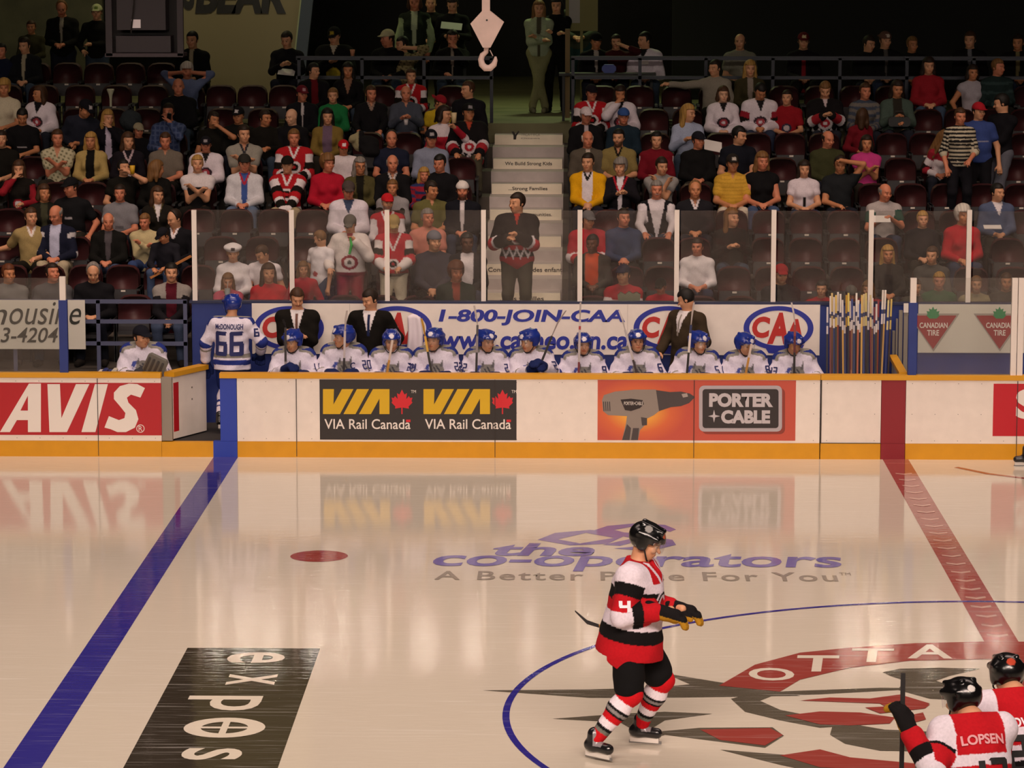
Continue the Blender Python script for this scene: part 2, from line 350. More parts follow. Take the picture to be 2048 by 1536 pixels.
for ch, x0, x1, y0, y1, rot in (('O', 1500, 1592, 1337, 1362, .12), ('T', 1602, 1690, 1312, 1344, .25), ('T', 1712, 1800, 1298, 1325, .18), ('A', 1815, 1905, 1290, 1318, .08)):
    A = ground(x0, y1); B = ground(x1, y1); T_ = ground((x0+x1)/2, y0)
    ice_text(ch, A.x, A.y, B.x-A.x, T_.y-A.y, i_wht, cl, 0, z=.006, bold=.02, shear=.15 if ch != 'O' else 0)

# ---------------------------------------------------------------- dasher boards
ZC0, ZC1, ZK = 1.0, 1.062, .198
def X0(px, Y=0, py=830): return at(px, py, Y).x
def board(px0, px1, label, kick=m_yellow, panel=m_board, seams=(), kick_px=None, extra=None, screws=True):
    x0, x1 = X0(px0), X0(px1); g = .003
    r = empty('dasher_board', ((x0+x1)/2, .05, 0), label, 'board', 'dasher boards')
    L = Vector(r.location)
    def part(name, mb, m):
        o = mb.build(name, m); o.parent = r; o.location = -L; return o
    k0, k1 = (X0(kick_px[0]), X0(kick_px[1])) if kick_px else (x0+g, x1-g)
    part('kick_plate', MB().box(k0, k1, -.012, .09, 0, ZK), kick)
    mb = MB().box(x0+g, x1-g, 0, .09, ZK+.002, ZC0)
    if screws:
        n = max(2, int((x1-x0)/.28))
        for i in range(n):
            x = x0+.08+(x1-x0-.16)*i/(n-1)
            for z in (.235, .57, .955): mb.box(x-.004, x+.004, -.003, 0, z-.004, z+.004, 1)
    pn = part('panel', mb, [panel, mat('screw_head', '6b6259', .5)])
    part('cap_rail', MB().box(x0, x1, -.02, .12, ZC0, ZC1, bev=.012) if False else MB().box(x0, x1, -.02, .12, ZC0, ZC1), m_cap)
    for s in seams:
        part('seam', MB().box(X0(s)-.004, X0(s)+.004, -.0135, 0, 0.01, ZC0-.01), m_dark)
    return r, L
def board_part(r, o): o.parent = r; o.location = Vector(o.location)-Vector(r.location); return o
def ad(r, name, px, m, label):
    x0, y0, x1, y1 = px; A = at(x0, y1, 0); B = at(x1, y0, 0)
    o = MB().box(A.x, B.x, -.004, .0, A.z, B.z).build(name, m); o['label'] = label; return board_part(r, o)
def child_abs(o, parent, root):       # parent given in root space
    o.parent = parent; o.location = Vector(o.location)-Vector(root.location)-Vector(parent.location)
    return o
def on_ad(o, adv, root):
    o.parent = adv; o.matrix_parent_inverse = Matrix(); o.location = Vector(o.location)-Vector(root.location)-Vector(adv.location); return o

bl, _ = board(-900, 323, 'long white dasher board with red rental-car advertisement reading AVIS', seams=(196,))
av = ad(bl, 'advertisement', (-160, 766, 322, 869), m_red, 'red AVIS advertisement')
avis = [[[(0, 864), (58, 767), (82, 767), (82, 864), (56, 864), (56, 840), (34, 840), (20, 864)], [(41, 821), (56, 821), (56, 791)]],
        [(95, 768), (120, 768), (123, 836), (152, 768), (179, 768), (134, 864), (99, 864)],
        [(190, 768), (216, 768), (191, 864), (163, 864)],
        [(290, 776), (281, 795), (262, 789), (254, 795), (257, 805), (272, 820), (277, 838), (270, 855), (252, 864), (235, 864), (221, 858), (209, 855), (218, 832), (238, 840), (249, 836), (251, 826), (240, 812), (228, 798), (228, 785), (240, 772), (258, 767), (275, 768)]]
on_ad(upright_poly(avis, 0, 'lettering', m_white, None, .0065), av, bl)
rg = [[ellipse(281, 857, 8.2, 8.2, 24), ellipse(281, 857, 6.8, 6.8, 24)]]
on_ad(upright_poly(rg, 0, 'lettering', m_white, None, .0065), av, bl)
on_ad(upright_text('R', 277.5, 285, 852, 862, 0, m_white, None, .0065), av, bl)

bg, _ = board(440, 474, 'narrow blue dasher board post beside the open bench gate', kick=m_blue, panel=m_blue, kick_px=(426, 474), screws=False)
board_part(bg, MB().box(X0(323), X0(426), -.012, .5, 0, ZK-.01).build('kick_plate', m_yellow))
bc, _ = board(474, 1640, 'white dasher boards in front of the players bench with rail and power-tool advertisements', seams=(593, 990, 1388))
via = ad(bc, 'advertisement', (640, 760, 1033, 879), mat('via_charcoal', '2f2a29', .4), 'charcoal VIA Rail Canada advertisement')
def via_px(dx):
    q = lambda pts: [(x+dx, y) for x, y in pts]
    v = [q([(646, 778), (668, 778), (667, 809), (684, 778), (707, 778), (680, 828), (646, 828)]),
         q([(714, 778), (738, 778), (711, 828), (687, 828)]), q([(746, 778), (779, 778), (779, 828), (759, 828), (759, 797), (742, 828), (718, 828)])]
    on_ad(upright_poly(v, 0, 'lettering', m_gold, None, .0065), via, bc)
    leaf = [(0, -26), (5, -16), (10, -19), (8.5, -7), (14, -13), (16, -9), (21, -10), (19, -3), (21, 0), (13, 8), (14, 12), (1.2, 10), (1.2, 23), (-1.2, 23), (-1.2, 10), (-14, 12), (-13, 8), (-21, 0), (-19, -3), (-21, -10), (-16, -9), (-14, -13), (-8.5, -7), (-10, -19), (-5, -16)]
    on_ad(upright_poly([[(804+dx+x, 805+y) for x, y in leaf]], 0, 'maple_leaf', m_leafred, None, .0065), via, bc)
    on_ad(upright_text('VIA Rail Canada', 649+dx, 821+dx, 838, 858, 0, m_white, None, .0065, bold=.008), via, bc)
    on_ad(upright_text('TM', 822+dx, 832+dx, 780, 786, 0, m_white, None, .0065), via, bc)
    on_ad(upright_poly([[(812+dx, 839), (821+dx, 839), (821+dx, 844), (812+dx, 844)]], 0, 'maple_leaf', m_leafred, None, .0068), via, bc)
via_px(0); via_px(201)
def glow_mat():
    m = mat('orange_print', 'c8503c', .42); nt = m.node_tree; b = nt.nodes['Principled BSDF']; N = nt.nodes.new
    tc = N('ShaderNodeTexCoord'); mp = N('ShaderNodeMapping'); c = at(1275, 822, 0)
    mp.inputs['Location'].default_value = (-c.x/.62, 0, -c.z/.42); mp.inputs['Scale'].default_value = (1/.62, 0, 1/.42)
    g = N('ShaderNodeTexGradient'); g.gradient_type = 'SPHERICAL'; r = N('ShaderNodeValToRGB')
    r.color_ramp.elements[0].color = (*srgb('c4523f'), 1); r.color_ramp.elements[1].color = (*srgb('f2b040'), 1); r.color_ramp.elements[1].position = .75
    e = r.color_ramp.elements.new(.35); e.color = (*srgb('d8693a'), 1)
    geo = N('ShaderNodeNewGeometry')
    nt.links.new(geo.outputs['Position'], mp.inputs[0]); nt.links.new(mp.outputs[0], g.inputs[0]); nt.links.new(g.outputs[0], r.inputs[0]); nt.links.new(r.outputs[0], b.inputs['Base Color']); return m
pc = ad(bc, 'advertisement', (1195, 761, 1592, 880), glow_mat(), 'orange power-tool advertisement reading PORTER CABLE')
U = lambda polys, nm, m, l=.0065: on_ad(upright_poly(polys, 0, nm, m, None, l), pc, bc)
m_tool = mat('tool_grey', '8e8279', .45); m_toold = mat('tool_dark', '453c3c', .45)
U([[(1204, 800), (1208, 790), (1230, 783), (1270, 779), (1312, 779), (1318, 822), (1308, 830), (1296, 836), (1284, 842), (1290, 850), (1280, 860), (1276, 880), (1244, 880), (1252, 846), (1254, 832), (1216, 830), (1206, 822)]], 'printed_drill', m_tool)
U([[(1312, 780), (1340, 784), (1362, 783), (1380, 787), (1390, 794), (1378, 806), (1362, 812), (1342, 814), (1318, 822)], [(1282, 834), (1294, 836), (1294, 850), (1284, 851)],
   [(1244, 880), (1254, 848), (1262, 856), (1259, 880)], [(1262, 880), (1266, 856), (1278, 856), (1276, 880)]], 'printed_drill', m_toold, .008)
U([[(1241, 799), (1262, 797), (1285, 800), (1288, 808), (1280, 816), (1262, 822), (1250, 820)]], 'printed_drill', mat('tool_badge', '2b2020', .4), .008)
on_ad(upright_text('PORTER+CABLE', 1248, 1286, 803, 810, 0, m_white, None, .0095), pc, bc)
U([[(1206+4*i, 803), (1208+4*i, 803), (1209+4*i, 822), (1207+4*i, 822)] for i in range(4)], 'printed_drill', m_toold, .008)
U([[(1363, 788), (1374, 786), (1376, 793), (1366, 795)]], 'printed_drill', mat('tool_shine', 'a89c96', .4), .0095)
def rrect(x0, y0, x1, y1, r):
    p = []
    for cx, cy, a0 in ((x1-r, y0+r, -pi/2), (x1-r, y1-r, 0), (x0+r, y1-r, pi/2), (x0+r, y0+r, pi)):
        p += [(cx+r*math.cos(a0+k*pi/8), cy+r*math.sin(a0+k*pi/8)) for k in range(5)]
    return p
U([rrect(1404, 776, 1570, 868, 10)], 'printed_plate', mat('plate_shade', '8e3a2d', .4))
U([rrect(1398, 771, 1564, 863, 10)], 'printed_plate', mat('plate_silver', 'b3aab0', .4), .008)
U([rrect(1405, 778, 1557, 856, 6)], 'printed_plate', mat('plate_dark', '312b2c', .4), .0095)
m_plet = mat('plate_letters', 'c3bcc0', .4)
on_ad(upright_text('PORTER', 1418, 1546, 786, 814, 0, m_plet, None, .011, bold=.055), pc, bc)
on_ad(upright_text('CABLE', 1442, 1540, 820, 847, 0, m_plet, None, .011, bold=.055), pc, bc)
st = [(1428+12*(1 if k % 2 == 0 else .27)*math.cos(k*pi/4), 832+13*(1 if k % 2 == 0 else .27)*math.sin(k*pi/4)) for k in range(8)]
U([st], 'lettering', m_plet, .011)
bd, _ = board(1641, 1762, 'closed plain white bench gate panel in the dasher boards')
board_part(bd, MB().box(X0(1641), X0(1643), -.0135, 0, .2, 1.0).build('seam', m_dark)); board_part(bd, MB().box(X0(1643), X0(1762), -.014, 0, .2, .206).build('seam', m_dark))
brd, _ = board(1762, 1811, 'dark red dasher board section at the centre line', kick=m_redstripe, panel=m_redstripe, screws=False)
br, _ = board(1811, 2900, 'white dasher board with a red advertisement, right of the centre stripe', seams=(2034,))
sa = ad(br, 'advertisement', (1985, 768, 2200, 872), mat('ad_bright_red', 'c21425', .4), 'bright red advertisement with a white letter S')
on_ad(upright_text('S', 2031, 2075, 778, 838, 0, m_white, None, .0065, bold=.04), sa, br)

# open bench gate, swung in towards the bench
def gate():
    p0 = at(347, 830, .10); p1 = at(413, 830, .78); d = Vector((p1.x-p0.x, p1.y-p0.y, 0)); Lg = d.length; a = math.atan2(d.y, d.x)
    g = empty('bench_gate', (p0.x, p0.y, .2), 'white bench gate swung open with a strip of red print, beside the AVIS board', 'gate', rz=a)
    MB().box(0, Lg, 0, .10, 0.01, .80).build('panel', m_board, g); MB().box(-.02, Lg+.02, -.03, .12, .80, .86).build('cap_rail', m_cap, g)
    MB().box(.005, .12, -.003, 0, .1, .72).build('printed_strip', m_red, g)
    for z in (.45, .6): MB().box(Lg*.55, Lg*.55+.02, -.004, 0, z, z+.02).build('bolt', mat('screw_head', '6b6259', .5), g)
    mb = MB().box(0, .10, -.004, .0, .0, .82); o = mb.build('gate_jamb', mat('jamb_grey', '8f8578', .6)); 
    jx0, jx1 = X0(323), X0(346, .1)
    j = MB().box(0, jx1-jx0, .0, .12, .2, 1.0).build('gate_jamb', mat('jamb_grey', '8f8578', .6)); bpy.data.objects.remove(o)
    j.location = (jx0, .02, 0); board_part(bl, j)
gate()

# ---------------------------------------------------------------- bench enclosure
YB, ZW, ZG = 1.55, 1.755, 2.972
struct(MB().box(X0(-200), X0(2300), .09, YB, -.1, .19).build('floor_bench', mat('rubber_floor', '2b2725', .9)))
xa, xb, xc, xd = at(387, 650, YB).x, at(505, 650, YB).x, at(1640, 650, YB).x, at(1835, 650, YB).x
zt, zb = at(1000, 608, YB).z, at(1000, 707, YB).z
bw = struct(MB().box(xa, xd+7, YB, YB+.12, .19, ZW).build('wall_bench', m_bluewall))
struct(MB().box(xa-.05, xd+7, YB-.02, YB+.14, ZW, ZW+.03).build('trim_1', mat('trim_navy', '23294a', .5)))
def wall_sign(px0, px1, py0, py1, m, name, label):
    A = at(px0, py1, YB); B = at(px1, py0, YB)
    o = MB().box(A.x-B.x/2-A.x/2, B.x/2-A.x/2, -.02, -.001, 0, B.z-A.z).build(name, m); o.location = ((A.x+B.x)/2, YB-.001, A.z); tag(o, label, 'sign'); return o
def put(o, root):
    o.parent = root; o.location = Vector(o.location)-Vector(root.location); return o
caa = wall_sign(505, 1640, 609, 707, m_board, 'advertising_board', 'long white sponsor board behind the bench with red and blue CAA ovals')
m_caab = mat('caa_blue', '26309a', .4); m_caar = mat('caa_red', 'bf2a24', .4)
def caa_logo(cx, cy):
    put(upright_poly([[ellipse(cx, cy, 70, 44, 56), ellipse(cx, cy, 58.5, 35, 56)], [(cx-26, cy+40), (cx, cy+44), (cx+34, cy+41), (cx+52, cy+32), (cx+44, cy+48), (cx+10, cy+53), (cx-20, cy+50)]], YB-.022, 'logo_ring', m_caab, None, .003), caa)
    put(upright_text('C', cx-53, cx-17, cy-23, cy+20, YB-.022, m_caar, None, .003, bold=.05, shear=.1), caa)
    put(upright_text('A', cx-23, cx+20, cy-31, cy+32, YB-.022, m_caar, None, .004, bold=.05, shear=.15), caa)
    put(upright_text('A', cx+10, cx+50, cy-18, cy+32, YB-.022, m_caar, None, .005, bold=.05, shear=.15), caa)
for cx in (578, 794, 1337, 1557): caa_logo(cx, 656)
put(upright_text('1-800-JOIN-CAA', 877, 1250, 619, 651, YB-.022, m_caab, None, .003, bold=.035, shear=.15), caa)
put(upright_text('www.caaneo.on.ca', 882, 1256, 672, 699, YB-.022, m_caab, None, .003, bold=.03, shear=.1), caa)
for x in (700, 1255): put(MB().box(-.002, .002, -.003, 0, 0, zt-zb).build('seam', mat('pale_seam', 'b9aea4', .6), None, loc=(at(x, 650, YB).x, YB-.02, zb)), caa)
ct = wall_sign(1835, 2300, 609, 705, mat('sign_grey_white', 'd9d4c8', .45), 'advertising_board', 'white sponsor board with inverted red triangles and green leaves')
def ct_logo(cx):
    put(upright_poly([[(cx-52, 627), (cx+53, 627), (cx+1, 703)]], YB-.022, 'logo_triangle', mat('triangle_edge', 'a59c93', .45), None, .002), ct)
    put(upright_poly([[(cx-47, 631), (cx+47, 631), (cx, 698)]], YB-.022, 'logo_triangle', mat('triangle_red', '9c2a30', .45), None, .004), ct)
    lf = [(0, -14), (3, -8), (8, -10), (7, -4), (13, -5), (11, 1), (13, 4), (7, 10), (-7, 10), (-13, 4), (-11, 1), (-13, -5), (-7, -4), (-8, -10), (-3, -8)]
    put(upright_poly([[(cx+x, 627+y) for x, y in lf]], YB-.022, 'logo_leaf', mat('leaf_green', '2c8c57', .45), None, .006), ct)
    put(upright_text('CANADIAN', cx-27, cx+29, 645, 656, YB-.022, m_white, None, .006, bold=.02), ct)
    put(upright_text('TIRE', cx-12, cx+12, 660, 671, YB-.022, m_white, None, .006, bold=.02), ct)
for cx in (1866, 1999, 2132): ct_logo(cx)
# the wall left of the bench ends in a blue post; railing and limousine sign stand there
lim = wall_sign(-200, 170, 600, 697, mat('sign_grey_white', 'd9d4c8', .45), 'advertising_board', 'pale sign reading limousine with a phone number, hung on the railing')
m_lim = mat('limo_black', '2c2e28', .5)
put(upright_text('ousine', 19, 163, 604, 649, YB-.022, m_lim, None, .003, shear=.3), lim)
put(upright_text('lim', -72, 15, 604, 649, YB-.022, m_lim, None, .003, shear=.3), lim)
put(upright_text('3-4204', 1, 117, 655, 685, YB-.022, m_lim, None, .003, shear=.25, bold=.01), lim)
put(upright_text('56', -60, -10, 655, 685, YB-.022, m_lim, None, .003, shear=.25, bold=.01), lim)
def railing():
    r = empty('railing', (at(270, 650, YB).x, YB+.02, .2), 'blue-grey pipe railing between the pale sign and the bench wall', 'railing')
    xl, xr = at(-200, 650, YB).x, at(374, 650, YB).x; L = Vector(r.location)
    for y in (603, 643, 687):
        z = at(270, y, YB+.02).z; o = MB().bar((xl, YB+.02, z), (xr, YB+.02, z), .04, .05).build('rail', m_steel); o.parent = r; o.location = -L
    for x in (-120, 30, 197, 371):
        X = at(x, 650, YB+.02).x; o = MB().bar((X, YB+.02, .2), (X, YB+.02, at(0, 600, YB).z), .05, .04).build('post', m_steel); o.parent = r; o.location = -L
railing()
struct(MB().box(at(-300, 650, YB).x, at(380, 650, YB).x, YB+.1, YB+.2, .19, .62).build('wall_kerb', mat('kerb_grey', '4a4744', .8)))
def post(px, Y, y0, ysplit, y1, label, w_=.062):
    t = at(px, y0, Y); m_ = at(px, ysplit, Y); b = at(px, y1, Y)
    r = empty('glass_post', (t.x, Y, b.z), label, 'post', 'glass posts')
    MB().box(-w_/2, w_/2, -.03, .03, m_.z-b.z, t.z-b.z).build('upright', m_post, r)
    if y1 > ysplit: MB().box(-w_*.7, w_*.7, -.035, .035, 0, m_.z-b.z).build('post_base', m_steel if Y == 0 else m_bluewall, r)
    return r
post(388, YB+.06, 420, 606, 745, 'tall white glass post with blue foot at the end of the bench wall')
gp = [583, 774, 967, 1160, 1354, 1548, 1743, 1939, 2135]; nx = ['second', 'third', 'fourth', 'fifth', 'sixth', 'seventh', 'eighth', 'ninth', 'tenth']
for x, n in zip(gp, nx): post(x, YB+.06, 420, 607, 607, f'{n} white post from the gate end along the glass behind the bench')
xs = [388]+gp
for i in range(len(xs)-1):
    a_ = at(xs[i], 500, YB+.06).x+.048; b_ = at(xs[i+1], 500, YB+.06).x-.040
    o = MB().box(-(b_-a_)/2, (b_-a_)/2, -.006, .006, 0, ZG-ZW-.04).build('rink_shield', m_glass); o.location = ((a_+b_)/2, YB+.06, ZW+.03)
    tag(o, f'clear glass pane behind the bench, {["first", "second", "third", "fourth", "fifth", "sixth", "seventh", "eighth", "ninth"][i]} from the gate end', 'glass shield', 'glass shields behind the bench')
# rink glass on the boards, at both ends of the bench
Yg = .04
post(125, Yg, 553, 600, 748, 'white and blue glass post on the boards beside the limousine sign', .075)
post(1827, Yg, 556, 605, 752, 'white and blue glass post on the boards at the stick rack end', .075)
post(2030, Yg, 556, 752, 752, 'white glass post on the boards in front of the second red triangle', .07)
post(2043, Yg, 556, 752, 752, 'outer white glass post of the pair at the edge of the right-hand boards', .07)
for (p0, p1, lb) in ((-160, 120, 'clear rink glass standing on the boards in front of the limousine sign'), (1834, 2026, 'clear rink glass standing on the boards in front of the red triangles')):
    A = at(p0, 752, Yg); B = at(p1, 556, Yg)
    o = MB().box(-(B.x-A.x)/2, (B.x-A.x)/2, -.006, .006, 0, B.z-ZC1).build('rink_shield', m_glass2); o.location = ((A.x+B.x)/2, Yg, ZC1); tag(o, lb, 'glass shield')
# end of the bench on the stick rack side: folded gate panels and a yellow-capped partition
eg = empty('gate_panel_stack', (at(1803, 700, 1.3).x, 1.3, .2), 'grey gate panels standing folded beside the stick rack', 'gate')
for (x0, x1, y0, dy) in ((1806, 1817, 607, 0), (1797, 1807, 622, .05), (1792, 1798, 640, .1), (1786, 1793, 665, .15)):
    A = at(x0, 750, 1.3); B = at(x1, y0, 1.3)
    o = MB().box(0, B.x-A.x-.003, dy, dy+.05, 0, B.z-.2).build('panel', mat('panel_grey', '8d867c', .6)); o.parent = eg; o.location = (A.x-eg.location.x, 0, 0)
A = at(1807, 625, 1.3); B = at(1817, 607, 1.3)
o = MB().box(0, B.x-A.x, -.012, .0, A.z-.2, B.z-.2).build('panel_cap', m_white); o.parent = eg; o.location = (A.x-eg.location.x, 0, 0)
pa = empty('bench_partition', (at(1806, 740, .14).x, .14, .2), 'yellow-capped low partition running back from the boards beside the stick rack', 'partition')
q0 = at(1806, 748, .14); q1 = at(1786, 713, 1.3); dv = Vector((q1.x-q0.x, q1.y-q0.y, 0))
MB().bar((0, 0, q0.z-.2), (dv.x, dv.y, q1.z-.2), .10, .05).build('cap_rail', m_cap, pa)
MB().add([(0, 0, 0), (dv.x, dv.y, 0), (dv.x, dv.y, q1.z-.23), (0, 0, q0.z-.23), (.06, 0, 0), (dv.x+.06, dv.y, 0), (dv.x+.06, dv.y, q1.z-.23), (.06, 0, q0.z-.23)], [(0, 1, 2, 3), (7, 6, 5, 4), (0, 4, 5, 1), (1, 5, 6, 2), (2, 6, 7, 3), (3, 7, 4, 0)]).build('panel', m_board, pa)
# players bench
bn = empty('players_bench', (at(1080, 700, .85).x, .85, .19), 'long dark players bench behind the white boards', 'bench')
x0_, x1_ = at(545, 700, .85).x-bn.location.x, at(1645, 700, .85).x-bn.location.x
MB().box(x0_, x1_, -.17, .17, .30, .345).build('seat', mat('bench_wood', '3a2c22', .6), bn)
for k in range(7): X = x0_+.2+(x1_-x0_-.4)*k/6; MB().box(X-.03, X+.03, -.14, .14, 0, .30).build('leg', mat('bench_leg', '2a2a2e', .5), bn)

# ---------------------------------------------------------------- stands
RUN, NR = .88, 9
ROWY = [2.1+RUN*i for i in range(11)]; ROWZ = [.87+.30*i for i in range(11)]; ROWZ[9] = 3.57; ROWZ[10] = 3.57
AX0 = lambda y, Y: at(985, y, Y).x
aisL, aisR = at(982, 330, 7.8).x, at(1127, 330, 7.8).x
SX0, SX1 = at(-300, 330, 5).x, at(2400, 330, 5).x
for nm, (xa_, xb_) in (('floor_stands', (SX0, aisL)), ('floor_stands', (aisR, SX1))):
    mb = MB()
    for i in range(NR): mb.box(xa_, xb_, ROWY[i]-.44 if i else YB+.13, ROWY[i]+.44+.02, ROWZ[i]-.6, ROWZ[i])
    struct(mb.build(nm, m_conc))
Yc0 = ROWY[8]+.44
struct(MB().box(SX0, SX1, Yc0, 24, 3.0, 3.57).build('floor_concourse', mat('concourse_floor', '6d6a4a', .7, noise=.2, nscale=2)))
mb = MB(); mw = MB()
for i in range(NR):
    yb = ROWY[i]-.44 if i else YB+.13
    mb.box(aisL, aisR, yb, ROWY[i]+.46, ROWZ[i]-.6, ROWZ[i]); y1 = ROWY[i]+.44
    mb.box(aisL+.02, aisR-.02, y1-.40, y1+.01, ROWZ[i]-.1, ROWZ[i]+.148)
    mw.box(aisL+.02, aisR-.02, y1-.403, y1-.39, ROWZ[i], ROWZ[i]+.15)
stairs = struct(mb.build('floor_stairs', m_step)); o = mw.build('riser', m_stepw, stairs)
m_ink = mat('riser_ink', '2a2420', .7)
for i, t, x0, x1, hh in ((7, 'We Build Strong Kids', 1010, 1104, 9), (6, '...Strong Families', 1017, 1095, 9), (5, '...Strong Communities.', 1004, 1104, 9), (3, 'Construisons   des enfants', 976, 1130, 9), (2, '...des familles', 1000, 1088, 9)):
    Yr = ROWY[i]+.44-.403; z = ROWZ[i]+.075; sc = CF/(Yr-CP[1]); A = at(x0, 300, Yr).x; B = at(x1, 300, Yr).x
    me = text_mesh(t, width=B-A, height=hh/sc, bold=.012); me.materials.append(m_ink); o = link('lettering', me, None, stairs); o.location = (A, Yr-.004, z-hh/sc/2); o.rotation_euler = UPRIGHT
Yr = ROWY[8]+.44-.403; A = at(1024, 272, Yr); q = lambda x, y: ((p := at(x, y, Yr)).x, p.z)
me = poly_mesh([[q(1023, 263), q(1028, 263), q(1031, 269), q(1036, 262), q(1039, 263), q(1033, 272), q(1032, 279), q(1027, 279), q(1027, 271)]]); me.materials.append(m_ink); o = link('lettering', me, None, stairs); o.rotation_euler = UPRIGHT; o.location = (0, Yr-.004, 0)
for y0, y1, t in ((266, 272, 'YMCA-YWCA'), (275, 278, 'Ottawa')):
    me = text_mesh(t, width=at(1080, 270, Yr).x-at(1042, 270, Yr).x, height=(y1-y0)/130); me.materials.append(mat('riser_ink_pale', '8a8074', .7)); o = link('lettering', me, None, stairs); o.location = (at(1042, y1, Yr).x, Yr-.004, at(1042, y1, Yr).z); o.rotation_euler = UPRIGHT

# concourse rails, walls, far things
def crail(px0, px1, label, posts):
    Y = Yc0+.1; r = empty('railing', (at((px0+px1)/2, 150, Y).x, Y, 3.57), label, 'railing', 'concourse railings')
    for y, th in ((116, .06), (155, .05)):
        a_ = at(px0, y, Y); b_ = at(px1, y, Y); o = MB().bar((a_.x, Y, a_.z), (b_.x, Y, a_.z), .05, th).build('rail', m_railblue); o.parent = r; o.location = -Vector(r.location)
    for p in posts:
        a_ = at(p, 116, Y); o = MB().bar((a_.x, Y, 3.57), (a_.x, Y, a_.z), .05, .05).build('post', m_railblue); o.parent = r; o.location = -Vector(r.location)
crail(592, 985, 'dark blue railing along the concourse, before the stairs', (598, 724, 848, 983))
crail(1142, 2250, 'dark blue railing along the concourse, past the stairs', (1146, 1280, 1412, 1546, 1680, 1814, 1948, 2082))
m_dk = mat('arena_dark', '1b1916', .9)
struct(MB().box(SX0-6, SX1+6, 24, 24.3, 3.5, 12).build('wall_back', m_dk))
struct(MB().box(SX0-6, SX1+6, 9, 25, 10.0, 10.2).build('ceiling', m_dk))
struct(MB().box(at(1345, 60, 16).x, SX1+6, 16, 16.2, 3.57, 10).build('wall_right', mat('drape_black', '131210', .95)))
wl = struct(MB().box(at(364, 60, 16).x, at(610, 60, 16).x, 16, 16.2, 3.57, 9).build('wall_left', mat('beige_wall', '8a7d62', .8)))
me = text_mesh('BEAR', width=at(574, 10, 16).x-at(392, 10, 16).x, height=.62, bold=.05, shear=.15); me.materials.append(m_black)
o = link('lettering', me, None, wl); o.location = (at(390, 27, 15.98).x, 15.985, at(390, 27, 15.98).z); o.rotation_euler = UPRIGHT
me = text_mesh('S', width=.2, height=.62, bold=.05); me.materials.append(m_black); o = link('lettering', me, None, wl); o.location = (at(366, 20, 15.98).x, 15.985, at(366, 20, 15.98).z); o.rotation_euler = UPRIGHT
def leaning_column():
    r = empty('column', (at(605, 110, 15.6).x, 15.6, 3.57), 'slanted blue-grey steel column beside the beige wall', 'column')
    a_ = at(597, 170, 15.6)-Vector(r.location); b_ = at(622, -60, 15.6)-Vector(r.location); MB().bar(a_, b_, .20, .2).build('shaft', mat('column_blue', '3c4654', .5), r)
    a_ = at(590, 130, 15.7)-Vector(r.location); b_ = at(612, -60, 15.7)-Vector(r.location); MB().bar(a_, b_, .07, .1).build('flange', mat('column_edge', 'a9b08c', .6), r)
leaning_column()
struct(MB().box(at(-80, 60, 17).x, at(205, 60, 17).x, 17, 17.2, 3.57, 9).build('wall_far', mat('olive_wall', '4f4c38', .85, noise=.5, nscale=1.5)))
# door frame, notice and post at the top of the stairs
df = empty('door_frame', (at(1165, 120, 12.6).x, 12.6, 3.57), 'greenish frame holding a grey notice at the top of the stairs', 'frame')
def px_box(r, name, x0, y0, x1, y1, Y, th, m):
    A = at(x0, y1, Y); B = at(x1, y0, Y); o = MB().box(A.x, B.x, Y, Y+th, A.z, B.z).build(name, m); o.parent = r; o.location = -Vector(r.location); return o
m_olive = mat('frame_olive', '7c7444', .7)
px_box(df, 'frame_panel', 1131, -60, 1196, 62, 12.6, .06, m_olive); px_box(df, 'notice', 1138, -40, 1160, 46, 12.58, .015, mat('notice_grey', 'a09a94', .8)); px_box(df, 'frame_leg', 1160, 60, 1166, 200, 12.62, .05, m_olive)
ps = empty('wooden_post', (at(1135, 150, 10.2).x, 10.2, 3.57), 'brown wooden post beside the top of the stairs', 'post'); px_box(ps, 'shaft', 1130, 58, 1140, 236, 10.2, .1, mat('post_brown', '6e5a34', .7))
# hanging monitor cabinet
mc = empty('hanging_monitor_cabinet', (at(288, 60, 6).x, 6, 6.6), 'dim violet-grey hanging cabinet with a white paper square, above the upper seats', 'cabinet')
m_cab = mat('cabinet_violet', '2f272c', .6); m_cabd = mat('cabinet_dark', '1a1618', .7)
for x in (216, 359): px_box(mc, 'side_bar', x-4, -160, x+4, 112, 6, .08, m_cab)
px_box(mc, 'bottom_bar', 210, 107, 366, 114, 6, .5, mat('cabinet_edge', '40353b', .6)); px_box(mc, 'upper_case', 234, -160, 328, 60, 6.05, .4, m_cab); px_box(mc, 'lower_case', 232, 72, 341, 105, 6.1, .35, m_cab)
px_box(mc, 'back_panel', 222, -160, 353, 108, 6.46, .03, m_cabd); px_box(mc, 'paper', 263, 39, 281, 56, 6.03, .01, mat('paper_white', 'f2e8ee', .7))
A = at(272, -100, 6.0); mb = MB().tube([A-Vector(mc.location), at(268, 10, 6.0)-Vector(mc.location), at(262, 66, 6.02)-Vector(mc.location)], .012, 6); mb.build('cable', m_black, mc)
